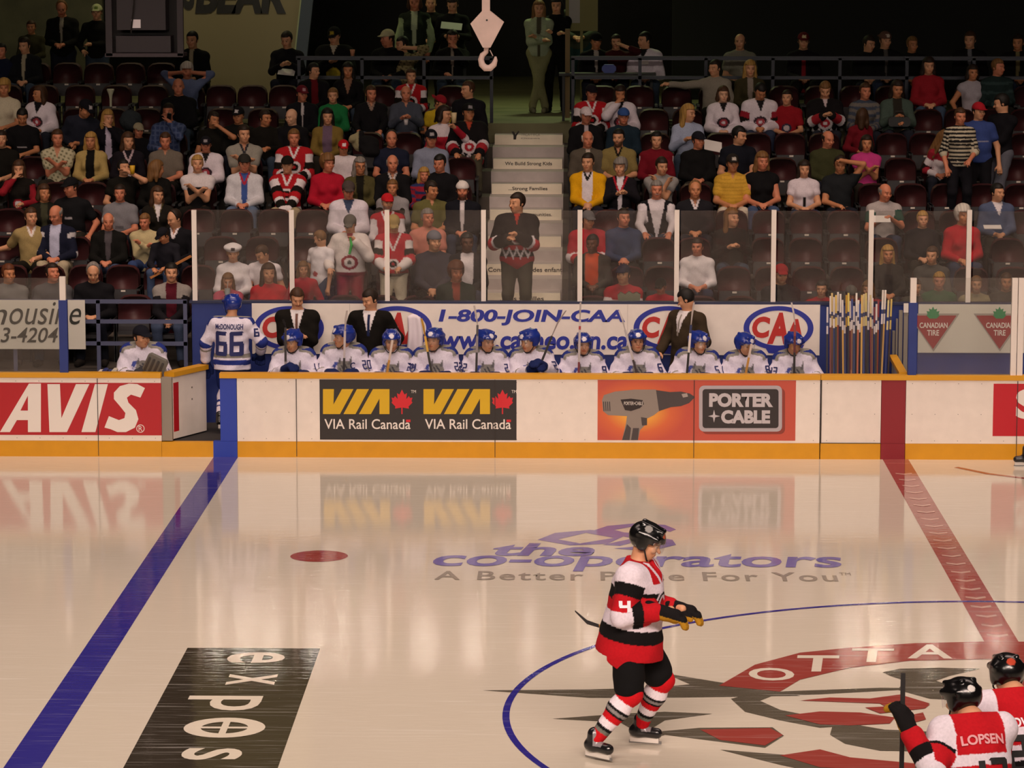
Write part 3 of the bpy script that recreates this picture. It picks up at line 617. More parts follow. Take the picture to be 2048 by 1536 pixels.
# hook block
hb = empty('crane_hook', (at(974, 70, -2).x, -2, at(974, 70, -2).z), 'pale pink crane hook block hanging over the bench', 'hook')
m_hook = mat('hook_paint', 'd3b7ac', .5, noise=.08, nscale=8)
def hp(x, y): v = at(x, y, -2)-Vector(hb.location); return (v.x, v.z)
MB().prism([hp(*p) for p in ((964, 22), (941, 47), (966, 95), (981, 95), (1008, 44), (981, 22))][::1], -.06, .06).build('plate', m_hook, hb)
MB().prism([hp(*p) for p in ((964, -90), (964, 24), (980, 24), (980, -90))], -.04, .04).build('stem', m_hook, hb)
bp = [hp(974, 40)]; MB().prism([(bp[0][0]+.012*math.cos(k*pi/5), bp[0][1]+.012*math.sin(k*pi/5)) for k in range(10)], -.07, -.06).build('pin', m_black, hb)
pts = [(974, 95), (975, 103), (980, 110), (988, 117), (990, 126), (984, 134), (975, 137), (966, 133), (962, 125), (963, 117), (968, 109), (972, 106)]
pts = [(973, 92), (972, 104), (965, 110), (962, 119), (964, 129), (971, 136), (980, 136), (988, 129), (991, 120), (991, 113)]
MB().tube([Vector((hp(*p)[0], 0, hp(*p)[1])) for p in pts], [.03, .03, .034, .036, .04, .042, .04, .036, .026, .012], 10).build('hook', m_hook, hb, True)
MB().tube([Vector((hp(*p)[0], -.02, hp(*p)[1])) for p in ((980, 100), (986, 112))], .006, 6).build('latch', m_hook, hb)

# floodlights under the roof over the far side of the rink (seen only as glints in the shielding and the ice)
m_lens = mat('lamp_lens', 'fff0dc', .3, emit=260)
for k, (px, sz, zz) in enumerate(((430, .5, 9.75), (490, .9, 9.7), (545, .8, 9.75), (632, .8, 9.85), (685, .5, 9.85), (742, .5, 9.9), (850, 1.0, 10.1), (950, 1.0, 10.1), (1060, .3, 9.9), (1180, .4, 10.0), (1690, .4, 9.8), (1730, 1.0, 10.05), (1765, .9, 10.1), (1860, .4, 9.9), (1935, .7, 10.0), (1990, .7, 10.0))):
    X = -7.51+(px-850)*.011617; r = empty('floodlight', (X, -30, zz), f'roof floodlight, number {k+1} of the far-side row', 'lamp', 'roof floodlights')
    MB().box(-.28*sz, .28*sz, -.2, .12, -.22, .22, bev=.04).build('housing', m_cabd, r)
    MB().box(-.22*sz-.03, .22*sz+.03, .121, .135, -.17, .17).build('lens', m_lens, r)
    MB().bar((0, -.05, .2), (0, -.05, 1.2), .04, .04).build('hanger', m_cabd, r)
# ---------------------------------------------------------------- bodies and clothes as smooth distance fields
def nets(F, o, h):
    """surface of the field F<0 as quads (surface nets)"""
    s = (F < 0)
    c = s[:-1, :-1, :-1].astype(np.int8)
    for d in ((1, 0, 0), (0, 1, 0), (0, 0, 1), (1, 1, 0), (1, 0, 1), (0, 1, 1), (1, 1, 1)):
        c = c+s[d[0]:s.shape[0]-1+d[0], d[1]:s.shape[1]-1+d[1], d[2]:s.shape[2]-1+d[2]]
    act = (c > 0) & (c < 8); idx = np.full(c.shape, -1, np.int32)
    I = np.argwhere(act); idx[act] = np.arange(len(I))
    if not len(I): return None
    P = np.zeros((len(I), 3)); n = np.zeros(len(I))
    cor = {}
    for a in (0, 1):
        for b in (0, 1):
            for e in (0, 1): cor[a, b, e] = F[I[:, 0]+a, I[:, 1]+b, I[:, 2]+e]
    for (a, b, e), va in cor.items():
        for ax in range(3):
            q = [a, b, e]
            if q[ax]: continue
            q[ax] = 1; vb = cor[tuple(q)]
            x = (va < 0) != (vb < 0)
            t = np.where(x, va/np.where(x, va-vb, 1), 0)
            pp = np.tile(np.array([a, b, e], float), (len(I), 1)); pp[:, ax] += t
            P += pp*x[:, None]; n += x
    V = (I+P/n[:, None])*h+o
    Q = []
    for ax in range(3):
        u, v = [(1, 2), (2, 0), (0, 1)][ax]
        sl0 = [slice(None)]*3; sl1 = [slice(None)]*3
        sl0[ax] = slice(0, -1); sl1[ax] = slice(1, None)
        A = s[tuple(sl0)]; B = s[tuple(sl1)]
        E = np.argwhere(A != B)
        E = E[(E[:, u] > 0) & (E[:, v] > 0) & (E[:, u] < F.shape[u]-1) & (E[:, v] < F.shape[v]-1)]
        if not len(E): continue
        du = np.zeros(3, int); du[u] = 1; dv = np.zeros(3, int); dv[v] = 1
        g = lambda K: idx[K[:, 0], K[:, 1], K[:, 2]]
        q = np.stack([g(E-du-dv), g(E-dv), g(E), g(E-du)], 1)
        flip = ~A[E[:, 0], E[:, 1], E[:, 2]]
        q[flip] = q[flip][:, ::-1]
        Q.append(q)
    return V, np.concatenate(Q), I

class Prim:
    __slots__ = ('kind', 'a', 'b', 'ra', 'rb', 'R', 'k', 'tag', 'side')
def cap(a, b, ra, rb=None, tag='', k=.03, sq=None, side=0):
    p = Prim(); p.kind = 0; p.a = np.array(a, float); p.b = np.array(b, float); p.ra = ra; p.rb = ra if rb is None else rb
    p.R = sq; p.k = k; p.tag = tag; p.side = side; return p
def ell(c, r, tag='', k=.03, R=None, side=0):
    p = Prim(); p.kind = 1; p.a = np.array(c, float); p.b = p.a; p.ra = np.array(r, float); p.rb = 0; p.R = R; p.k = k; p.tag = tag; p.side = side
    return p
def infl(p, d, k=None):
    q = Prim(); q.kind = p.kind; q.a = p.a; q.b = p.b; q.R = p.R; q.tag = p.tag; q.side = p.side; q.k = p.k if k is None else k
    q.ra = p.ra+d; q.rb = p.rb+d; return q

def field_mesh(prims, h, cuts=(), wr=0, subs=()):
    """union of prims -> (verts, quads, prim index, parameter along prim)"""
    lo = np.min([np.minimum(p.a, p.b)-(p.ra.max() if p.kind else max(p.ra, p.rb)) for p in prims], 0)-3*h
    hi = np.max([np.maximum(p.a, p.b)+(p.ra.max() if p.kind else max(p.ra, p.rb)) for p in prims], 0)+3*h
    N = np.ceil((hi-lo)/h).astype(int)+1
    F = np.full(N, .15, np.float32); D = np.full(N, 9., np.float32); ID = np.zeros(N, np.int16); T = np.zeros(N, np.float32)
    ax = [lo[i]+h*np.arange(N[i]) for i in range(3)]
    def ev(p, sl):
        X, Y, Z = np.meshgrid(ax[0][sl[0]], ax[1][sl[1]], ax[2][sl[2]], indexing='ij', sparse=True)
        if p.kind == 0:
            ab = p.b-p.a; L = max(ab@ab, 1e-9)
            t = np.clip(((X-p.a[0])*ab[0]+(Y-p.a[1])*ab[1]+(Z-p.a[2])*ab[2])/L, 0, 1)
            sy = 1 if p.R is None else p.R
            d = np.sqrt((X-p.a[0]-t*ab[0])**2+((Y-p.a[1]-t*ab[1])/sy)**2+(Z-p.a[2]-t*ab[2])**2)-(p.ra+(p.rb-p.ra)*t)
            return d, t
        x, y, z = X-p.a[0], Y-p.a[1], Z-p.a[2]
        if p.R is not None:
            M = p.R.T; x, y, z = (M[0, 0]*x+M[0, 1]*y+M[0, 2]*z, M[1, 0]*x+M[1, 1]*y+M[1, 2]*z, M[2, 0]*x+M[2, 1]*y+M[2, 2]*z)
        r = p.ra
        k0 = np.sqrt((x/r[0])**2+(y/r[1])**2+(z/r[2])**2); k1 = np.sqrt((x/r[0]**2)**2+(y/r[1]**2)**2+(z/r[2]**2)**2)+1e-6
        return k0*(k0-1)/k1, np.zeros(1)
    def bounds(p, m):
        r = p.ra.max() if p.kind else max(p.ra, p.rb)
        a = np.floor((np.minimum(p.a, p.b)-r-m-lo)/h).astype(int); b = np.ceil((np.maximum(p.a, p.b)+r+m-lo)/h).astype(int)+1
        return tuple(slice(max(a[i], 0), min(b[i], N[i])) for i in range(3))
    for n, p in enumerate(prims):
        sl = bounds(p, p.k+2.5*h); d, t = ev(p, sl); d = d.astype(np.float32)
        f = F[sl]; k = p.k
        hh = np.clip(.5+.5*(f-d)/k, 0, 1); F[sl] = f*(1-hh)+d*hh-k*hh*(1-hh)
        near = d < D[sl]; D[sl] = np.where(near, d, D[sl]); ID[sl] = np.where(near, n, ID[sl]); T[sl] = np.where(near, t, T[sl])
    for p in subs:
        sl = bounds(p, p.k+2*h); d, t = ev(p, sl); k = p.k
        f = F[sl]; hh = np.clip(.5-.5*(f+d)/k, 0, 1); F[sl] = f*(1-hh)-d*hh+k*hh*(1-hh)
    X, Y, Z = np.meshgrid(*ax, indexing='ij', sparse=True)
    if wr: F = F+wr*(np.sin(23*X+9*Z+4)*np.sin(31*Z+11*Y-7*X)+.6*np.sin(47*Z+17*X)*np.sin(29*X-19*Y))
    for c in cuts: F = np.maximum(F, c(X, Y, Z))
    r = nets(F.astype(np.float32), lo, h)
    if r is None: return None
    V, Q, I = r
    return V, Q, ID[I[:, 0], I[:, 1], I[:, 2]], T[I[:, 0], I[:, 1], I[:, 2]]

def np_mesh(name, V, Q, col=None):
    me = bpy.data.meshes.new(name)
    me.vertices.add(len(V)); me.vertices.foreach_set('co', np.ascontiguousarray(V, np.float32).ravel())
    me.loops.add(Q.size); me.loops.foreach_set('vertex_index', np.ascontiguousarray(Q, np.int32).ravel())
    me.polygons.add(len(Q)); me.polygons.foreach_set('loop_start', np.arange(0, Q.size, Q.shape[1], dtype=np.int32))
    me.update(calc_edges=True)
    if col is not None:
        a = me.color_attributes.new('Col', 'FLOAT_COLOR', 'POINT')
        a.data.foreach_set('color', np.concatenate([col, np.ones((len(col), 1))], 1).astype(np.float32).ravel())
    me.shade_smooth()
    return me

def rotx(a): c, s = math.cos(a), math.sin(a); return np.array([[1, 0, 0], [0, c, -s], [0, s, c]])
def roty(a): c, s = math.cos(a), math.sin(a); return np.array([[c, 0, s], [0, 1, 0], [-s, 0, c]])
def rotz(a): c, s = math.cos(a), math.sin(a); return np.array([[c, -s, 0], [s, c, 0], [0, 0, 1]])
def ik(a, b, l1, l2, pole):
    a = np.array(a, float); b = np.array(b, float); d = b-a; L = np.linalg.norm(d)
    if L > (l1+l2)*.995: b = a+d/L*(l1+l2)*.995; d = b-a; L = np.linalg.norm(d)
    u = d/L; x = (l1*l1-l2*l2+L*L)/(2*L); y = math.sqrt(max(l1*l1-x*x, 1e-6))
    q = np.array(pole, float); q = q-u*(q@u); q /= np.linalg.norm(q)+1e-9
    return a+u*x+q*y, b

SKIN = {'fair': 'c9926f', 'tan': 'b97b55', 'red': 'c27a5c', 'dark': '5a3826', 'pale': 'd3a283'}
HAIRC = {'black': '14100d', 'dark': '23170f', 'brown': '3f2817', 'auburn': '5a2f18', 'light': '6f4d2a', 'blond': 'a07a3e', 'grey': '77706a', 'white': 'b9b0a6'}

# seated: floor at z 0, pelvis over the origin, facing -y
POSES = {   # hand targets right(+x on the picture's right) and left, in the torso frame or world
    'lap': ((.07, -.30, .62), (-.07, -.30, .62)),
    'knees': ((.17, -.42, .62), (-.17, -.42, .62)),
    'crossed': ((-.04, -.25, .84), (.06, -.23, .80)),
    'chin': ((.05, -.17, 1.03), (-.10, -.28, .66)),
    'chinL': ((.10, -.28, .66), (-.05, -.17, 1.03)),
    'eat': ((.04, -.28, .98), (-.03, -.30, .92)),
    'hold': ((.08, -.38, .82), (-.06, -.36, .80)),
    'sides': ((.27, -.22, .56), (-.27, -.22, .56)),
    'ears': ((.13, -.06, 1.14), (-.13, -.06, 1.14)),
    'pointL': ((.10, -.28, .66), (-.72, -.16, .93)),
    'armL': ((.12, -.3, .64), (-.48, -.10, .72)),
    'up': ((.10, -.18, 1.12), (-.12, -.3, .62)),
    'fold': ((-.07, -.28, .95), (.08, -.26, .92)),
}
def skeleton(c):
    """joints and primitives of one figure from its description c"""
    J = {}; pose = c.get('pose', 'lap'); stand = c.get('stand', False)
    fat = c.get('fat', 1.0); lean = c.get('lean', .06 if not stand else 0); tw = c.get('twist', 0); side = c.get('side', 0)
    ph = .93 if stand else .50
    pel = np.array([0, 0, ph])
    M = rotz(tw)@roty(side)@rotx(lean)             # lean > 0 tips forward
    up = lambda x, y, z: pel+M@np.array([x, y, z])
    sw = c.get('sw', .185)*(1 if not c.get('female') else .9)
    J['up'] = up; J['M'] = M; J['pel'] = pel
    for n, s in (('r', 1), ('l', -1)): J['sh'+n] = up(s*sw*.95, .03, .43+c.get('shrug', 0))
    J['neck'] = up(0, .035, .52); hc = up(0, .0, .665)+np.array(c.get('hoff', (0, 0, 0)), float)
    hr = c.get('head', (0, 0, 0))                   # yaw, pitch (down +), tilt in degrees
    R = rotz(math.radians(hr[0]))@roty(math.radians(hr[2]))@rotx(math.radians(hr[1])+lean*.3)
    J['hc'] = hc; J['HR'] = R
    hands = c.get('hands') or (POSES[pose] if pose in POSES else pose)
    for n, s, hp in (('r', 1, hands[0]), ('l', -1, hands[1])):
        hp = np.array(hp, float)
        if stand and not c.get('hands'): hp = hp+np.array([0, 0, .43])
        pole = c.get('pole'+n, (s*.7, .5, -.75))
        J['el'+n], J['wr'+n] = ik(J['sh'+n], hp, .29, .27, pole)
    hs = .095
    for n, s in (('r', 1), ('l', -1)):
        hip = pel+rotz(tw*.5)@np.array([s*.095, 0, -.02]); J['hi'+n] = hip
        if stand:
            an = np.array(c['feet'][0 if s > 0 else 1] if 'feet' in c else (s*.12, .02, .09), float)
            J['kn'+n], J['an'+n] = ik(hip, an, .43, .43, c.get('kpole', (0, -1, 0)))
        else:
            sp = c.get('spread', .14); J['kn'+n] = np.array([s*sp, -.45, .53]); J['an'+n] = np.array([s*sp*1.05, -.44-c.get('fout', 0), .10])
        fy = math.radians(c.get('footyaw', (8, 8))[0 if s > 0 else 1])*s
        J['to'+n] = J['an'+n]+rotz(fy)@np.array([0, -.16, -.055])
    return J

def head_prims(J, scale=1.0):
    hc, R = J['hc'], J['HR']; H = lambda x, y, z: hc+R@np.array([x, y, z])
    P = [ell(H(0, .012, .03), (.077, .097, .093), 'head', .02, R), ell(H(0, -.028, -.045), (.060, .064, .068), 'head', .03, R),
         ell(H(0, -.062, -.085), (.026, .024, .020), 'head', .025, R),
         cap(H(0, -.085, .012), H(0, -.112, -.022), .009, .013, 'head', .015),
         cap(H(-.034, -.078, .030), H(.034, -.078, .030), .014, None, 'head', .02),
         cap(H(-.018, -.088, -.054), H(.018, -.088, -.054), .010, None, 'head', .012)]
    for s in (1, -1):
        P.append(ell(H(s*.078, .014, -.004), (.010, .021, .033), 'head', .008, R))
        P.append(ell(H(s*.042, -.068, -.02), (.024, .022, .020), 'head', .02, R))
    P.append(cap(J['neck'], H(0, .022, -.06), .064, .055, 'neck', .03))
    return P
def face_color(V, J, skin, c):
    q = (V-J['hc'])@J['HR']; col = np.tile(np.array(srgb(SKIN.get(skin, skin))), (len(V), 1))
    hd = (q[:, 2] > -.14) & (np.abs(q[:, 0]) < .11) & (np.abs(q[:, 1]) < .14) & (q[:, 2] < .14)
    dk = lambda m, f: col.__setitem__(m, col[m]*np.array(f))
    e = c.get('h', .013)
    for s in (1, -1):
        d = np.sqrt((q[:, 0]-s*.031)**2+((q[:, 2]-.010)/.8)**2)
        m = hd & (d < max(.011, e*.75)) & (q[:, 1] < -.05); dk(m, (.22, .2, .2))
        if e < .009:
            w = hd & (d < .016) & ~m & (np.abs(q[:, 2]-.010) < .007) & (q[:, 1] < -.05); col[w] = srgb('c8b4a6')
        m = hd & (np.abs(q[:, 0]-s*.032) < .020) & (np.abs(q[:, 2]-.032) < max(.006, e*.5)) & (q[:, 1] < -.06)
        dk(m, (.42, .38, .36))
    m = hd & (np.abs(q[:, 0]) < .025) & (np.abs(q[:, 2]+.054) < max(.008, e*.5)) & (q[:, 1] < -.06); dk(m, (.72, .42, .40))
    m = hd & (np.abs(q[:, 0]) < .05) & (q[:, 2] < -.02) & (q[:, 2] > -.04) & (q[:, 1] < -.05); dk(m, (1.04, .97, .95))
    if c.get('beard') or c.get('mustache'):
        bc = np.array(srgb(HAIRC[c.get('beard') or c.get('mustache')]))
        m = hd & (np.abs(q[:, 0]) < .034) & (q[:, 2] < -.034) & (q[:, 2] > -.05) & (q[:, 1] < -.06)
        if c.get('beard'): m = m | (hd & (q[:, 2] < -.042) & (q[:, 1] < .0) & ((np.abs(q[:, 2]+.055) > .008) | (np.abs(q[:, 0]) > .024)))
        col[m] = bc*.75+col[m]*.25
    return col

def hand_prims(w, d, s, r=1.0, curl=.5, k=.010, tg='hand'):
    """palm, four bent fingers and a thumb from the wrist w along d; s = side"""
    d = d/(np.linalg.norm(d)+1e-9); upv = np.array([0, 0, 1.]) if abs(d[2]) < .85 else np.array([0, -1., 0])
    x = np.cross(d, upv); x /= np.linalg.norm(x); n = np.cross(x, d)     # x across the palm, n back of the hand
    P = [cap(w, w+d*.075*r, .026*r, .033*r, tg, .02, side=s)]
    P += [cap(w+d*.03*r+x*.018*r, w+d*.08*r+x*.024*r, .018*r, .016*r, tg, k, side=s), cap(w+d*.03*r-x*.018*r, w+d*.08*r-x*.024*r, .018*r, .016*r, tg, k, side=s)]
    for i, (o, L) in enumerate(((-.031, .062), (-.0105, .074), (.0105, .078), (.031, .068))):
        a = w+d*.088*r+x*o*r; b = a+(d*math.cos(curl*.5)-n*math.sin(curl*.5))*L*.5*r+x*o*.1*r
        e = b+(d*math.cos(curl*1.7)-n*math.sin(curl*1.7))*L*.5*r
        P += [cap(a, b, .0105*r, .0095*r, tg, k*.5, side=s), cap(b, e, .0095*r, .008*r, tg, k*.5, side=s)]
    xs = x*(1 if (x[0]*s < 0) else -1)
    a = w+d*.025*r+xs*.03*r; b = a+d*.03*r+xs*.03*r-n*.01*r; e = b+d*.034*r+xs*.006*r-n*.012*r
    P += [cap(a, b, .015*r, .012*r, tg, k, side=s), cap(b, e, .012*r, .009*r, tg, k*.5, side=s)]
    return P

def body_prims(c, J):
    f = c.get('fat', 1.0); up, M = J['up'], J['M']; fe = c.get('female')
    T = [ell(J['pel']+np.array([0, .01, 0]), (.165*(.5+.5*f), .125, .12), 'pelvis', .05),
         ell(up(0, -.012*f, .16), (.145*f, .112*f, .16), 'belly', .07, M), ell(up(0, .01, .335), (.165*(.6+.4*f), .118, .17), 'chest', .07, M),
         cap(J['shl'], J['shr'], .058, None, 'yoke', .05), cap(J['shl'], up(0, .035, .51), .045, .05, 'yoke', .04), cap(J['shr'], up(0, .035, .51), .045, .05, 'yoke', .04)]
    if fe: T += [ell(up(s*.066, -.088, .315), (.060, .055, .060), 'chest', .04, M) for s in (1, -1)]
    A = []
    for n, s in (('r', 1), ('l', -1)):
        A += [cap(J['sh'+n], J['el'+n], .054*(.6+.4*f), .043, 'upper', .04, side=s), cap(J['el'+n], J['wr'+n], .042, .029, 'fore', .02, side=s)]
    L = []
    for n, s in (('r', 1), ('l', -1)):
        L += [cap(J['hi'+n], J['kn'+n], .088*(.6+.4*f), .060, 'thigh', .05, side=s), cap(J['kn'+n], J['an'+n], .056, .040, 'shin', .03, side=s)]
    Fe = []
    for n, s in (('r', 1), ('l', -1)):
        Fe += [cap(J['an'+n]+np.array([0, .03, -.045]), J['to'+n]+np.array([0, 0, .0]), .040, .034, 'foot', .03, side=s)]
    Hd = []
    for n, s in (('r', 1), ('l', -1)):
        if not c.get('gloves'): Hd += hand_prims(J['wr'+n], J['wr'+n]-J['el'+n], s, curl=c.get('curl', .6))
        else: Hd += [cap(J['wr'+n], J['wr'+n]+(J['wr'+n]-J['el'+n])*.35, .028, .03, 'hand', .02, side=s)]
    return T, A, L, Fe, Hd

def hair_mesh(c, J, h):
    st = c.get('hair', 'short'); hc, R = J['hc'], J['HR']; H = lambda x, y, z: hc+R@np.array([x, y, z])
    if st in ('none', 'bald'): return None
    def loc(X, Y, Z):
        x, y, z = X-hc[0], Y-hc[1], Z-hc[2]; M = R.T
        return [M[i, 0]*x+M[i, 1]*y+M[i, 2]*z for i in range(3)]
    g = .012 if st in ('short', 'ring', 'thin') else .02
    if st == 'curly': g = .034
    P = [ell(H(0, .016, .034), (.077+g, .097+g, .094+g), 'hair', .02, R)]
    lowz = -.05 if st in ('short', 'ring', 'thin') else -.09
    topz = .068 if st != 'curly' else .06
    if st in ('long', 'pony', 'bob'):
        L = {'long': .27, 'bob': .12, 'pony': .03}[st]
        for s in (1, -1):
            P.append(cap(H(s*.072, .02, .0), H(s*.082, .03, -.05-L*.45), .036, .034, 'hair', .03))
            P.append(cap(H(s*.082, .03, -.05-L*.45), H(s*.085, .02, -.06-L), .034, .022, 'hair', .03))
        P.append(cap(H(0, .075, .0), H(0, .085, -.05-L), .075, .05, 'hair', .03))
        if st == 'pony': P += [cap(H(0, .12, .03), H(0, .16, -.12), .03, .018, 'hair', .02)]
        lowz = -.40
    def cut(X, Y, Z):
        x, y, z = loc(X, Y, Z)
        face = np.maximum(np.maximum(y+.035+np.abs(x)*-.25, z-topz), np.abs(x)-.088)
        r = np.maximum(-face, lowz-z)
        if st == 'ring': r = np.maximum(r, z-.055)
        if st == 'thin': r = np.maximum(r, -(y+.02)*(z > .05)-.5*(z <= .05))
        return r
    if st == 'curly': r = field_mesh(P, h, [cut], wr=.006)
    else: r = field_mesh(P, h, [cut], wr=.002)
    if r is None or len(r[1]) == 0: return None
    V, Q, I, T = r
    hcl = np.array(srgb(HAIRC.get(c.get('hc', 'brown'), c.get('hc', 'brown'))))
    n = 1+.18*np.sin(V[:, 0]*160+V[:, 2]*23)
    return np_mesh('hair', V, Q, hcl[None]*n[:, None])

def cap_mesh(c, J, h):
    """ball cap, knit cap or brimmed: c['cap'] = (colour, kind, badge colour)"""
    col, kind, badge = (list(c['cap'])+[None, None])[:3]; kind = kind or 'front'
    hc, R = J['hc'], J['HR']; H = lambda x, y, z: hc+R@np.array([x, y, z])
    P = [ell(H(0, .012, .045), (.093, .112, .098), 'crown', .02, R)]
    if kind in ('front', 'back'):
        s = -1 if kind == 'front' else 1
        P.append(ell(H(0, s*.125+.01, .045), (.072, .075, .012), 'brim', .012, R@rotx(.22*-s if kind == 'front' else .25)))
    if kind == 'beret': P.append(ell(H(0, .0, .085), (.13, .13, .05), 'crown', .03, R))
    def cut(X, Y, Z):
        z = R[0, 2]*(X-hc[0])+R[1, 2]*(Y-hc[1])+R[2, 2]*(Z-hc[2]); return .036-z
    V, Q, I, T = field_mesh(P, h, [cut])
    q = (V-hc)@R; cc = np.tile(np.array(srgb(col)), (len(V), 1))
    if badge:
        b = (q[:, 1] < -.06) & (np.abs(q[:, 0]) < .028) & (np.abs(q[:, 2]-.085) < .022); cc[b] = srgb(badge)
    return np_mesh('cap', V, Q, cc)

def helmet_meshes(c, J, h, root):
    col = c['helmet']; hc, R = J['hc'], J['HR']; H = lambda x, y, z: hc+R@np.array([x, y, z])
    loc = lambda X, Y, Z: [R[0, i]*(X-hc[0])+R[1, i]*(Y-hc[1])+R[2, i]*(Z-hc[2]) for i in range(3)]
    P = [ell(H(0, .010, .048), (.108, .132, .108), 'shell', .02, R), ell(H(0, .045, .03), (.106, .108, .10), 'shell', .03, R),
         cap(H(-.05, -.07, .125), H(-.05, .09, .125), .018, None, 'shell', .012), cap(H(.05, -.07, .125), H(.05, .09, .125), .018, None, 'shell', .012),
         cap(H(-.085, -.06, .07), H(-.085, .08, .06), .025, None, 'shell', .012), cap(H(.085, -.06, .07), H(.085, .08, .06), .025, None, 'shell', .012)]
    P += [ell(H(s*.088, .02, -.012), (.022, .045, .045), 'ear', .015, R) for s in (1, -1)]
    def cut(X, Y, Z):
        x, y, z = loc(X, Y, Z)
        edge = np.where(y < -.055, .048, np.where(y < -.02, .02, -.058))
        return edge-z
    subs = [ell(H(0, .012, .02), (.082, .10, .085), '', .01, R)]
    V, Q, I, T = field_mesh(P, h, [cut], 0, subs)
    cc = np.tile(np.array(srgb(col)), (len(V), 1)); q = (V-hc)@R
    for (bx, by, bz, r, bc) in c.get('decal', ()):
        m = ((q[:, 0]-bx)**2+(q[:, 1]-by)**2+(q[:, 2]-bz)**2) < r*r; cc[m] = srgb(bc)
    he = link('helmet', np_mesh('helmet', V, Q, cc), M_PLASTIC, root)
    if c.get('visor', True):
        v = []; f = []; n = 14
        for i in range(n+1):
            a = -1.05+2.1*i/n
            for (z, k) in ((.065, 1.0), (-.03, 1.02)):
                v.append(tuple(H(.112*k*math.sin(a), -.145*k*math.cos(a)+.012, z)))
        for i in range(n): f.append((2*i, 2*i+2, 2*i+3, 2*i+1))
        me = bpy.data.meshes.new('visor'); me.from_pydata(v, [], f); me.shade_smooth(); link('visor', me, M_VISOR, he)
    mb = MB()
    for s in (1, -1): mb.tube([H(s*.09, .0, -.02), H(s*.078, -.035, -.07), H(s*.045, -.06, -.108), H(0, -.07, -.118)], .006, 6)
    mb.build('chin_strap', mat('black_strap', '0c0c0d', .7), he, True)
    return he

def jersey_color(V, I, T, prims, J, c):
    """clothing colours from the garment's own pattern"""
    sp = c['shirt'] if isinstance(c['shirt'], dict) else {'c': c['shirt']}
    L = (V-J['pel'])@J['M']; x, y, z = L[:, 0], L[:, 1], L[:, 2]
    tg = np.array([{'upper': 1, 'fore': 2}.get(p.tag, 0) for p in prims])[I]; T = np.where(tg == 2, 1+T, T); arm = tg > 0
    C0 = lambda s: np.array(srgb(s))
    col = np.tile(C0(sp['c']), (len(V), 1))
    fr = y < -.01
    if 'sleeve' in sp: col[arm & (T > sp.get('st', .12))] = C0(sp['sleeve'])
    if 'yoke' in sp: col[((~arm) & (z > .36)) | (arm & (T < .35))] = C0(sp['yoke'])
    if 'dot' in sp:
        d = (np.sin(x*70+z*31)*np.sin(z*83-x*17) > .45); col[d] = C0(sp['dot'])
    if 'plaid' in sp:
        d = (np.sin(x*95) > .5) | (np.sin(z*95) > .6); col[d] = C0(sp['plaid'])
    if 'hs' in sp:                               # body hoops: (colour, period, duty)
        hc_, per, du = sp['hs']; d = ((np.where(arm, T*.29, z)/per) % 1) < du; col[d] = C0(hc_)
    if 'vs' in sp: col[((x/.05) % 1 < .3)] = C0(sp['vs'])
    for (t0, t1, cc) in sp.get('arm', ()): col[arm & (T >= t0) & (T < t1)] = C0(cc)
    if 'armline' in sp: col[(tg == 1) & (y < .0) & (y > -.03)] = C0(sp['armline'])
    for (z0, z1, cc) in sp.get('body', ()): col[(~arm) & (z >= z0) & (z < z1)] = C0(cc)
    if 'zig' in sp:
        z0, amp, cc, w_ = sp['zig']; d = (~arm) & (np.abs(z-z0-amp*(np.abs(((x/.09) % 1)-.5)*2-.5)) < w_); col[d] = C0(cc)
    if 'open' in sp:                             # inner garment seen between open fronts
        cc, w0, w1 = sp['open']; col[(~arm) & fr & (np.abs(x) < w1+(w0-w1)*np.clip((z-.05)/.42, 0, 1))] = C0(cc)
    if 'collar' in sp:
        cc, d0 = sp['collar']; dn = np.abs(x)*1.15+.0; zz = .50-d0
        col[(~arm) & (y < .02) & (z > zz) & (np.abs(np.abs(x)-(z-zz)*.42) < .015)] = C0(cc)
        col[(~arm) & (z > .545)] = C0(cc)
    if 'vneck' in sp:
        cc, zz, k = sp['vneck']; col[(~arm) & (y < .03) & (z > zz) & (np.abs(x) < (z-zz)*k)] = C0(cc)
    if 'crest' in sp:
        cs = sp['crest']; zc = sp.get('cz', .26); r = sp.get('cr', .085)
        d = np.sqrt(x**2+((z-zc)*1.15)**2)
        for i, cc in enumerate(cs): col[(~arm) & (y < -.03) & (d < r*(1-.36*i))] = C0(cc)
    if 'bar' in sp:
        cc, zb, wb, hb = sp['bar']; col[(~arm) & (y < -.03) & (np.abs(z-zb) < hb) & (np.abs(x) < wb)] = C0(cc)
    if 'cuff' in sp: col[arm & (T > 1.85)] = C0(sp['cuff'])
    if 'hem' in sp: col[(~arm) & (z < .0)] = C0(sp['hem'])
    if 'fn' in sp: sp['fn'](V, L, arm, T, col, C0, np.array([p.side for p in prims])[I])
    return col

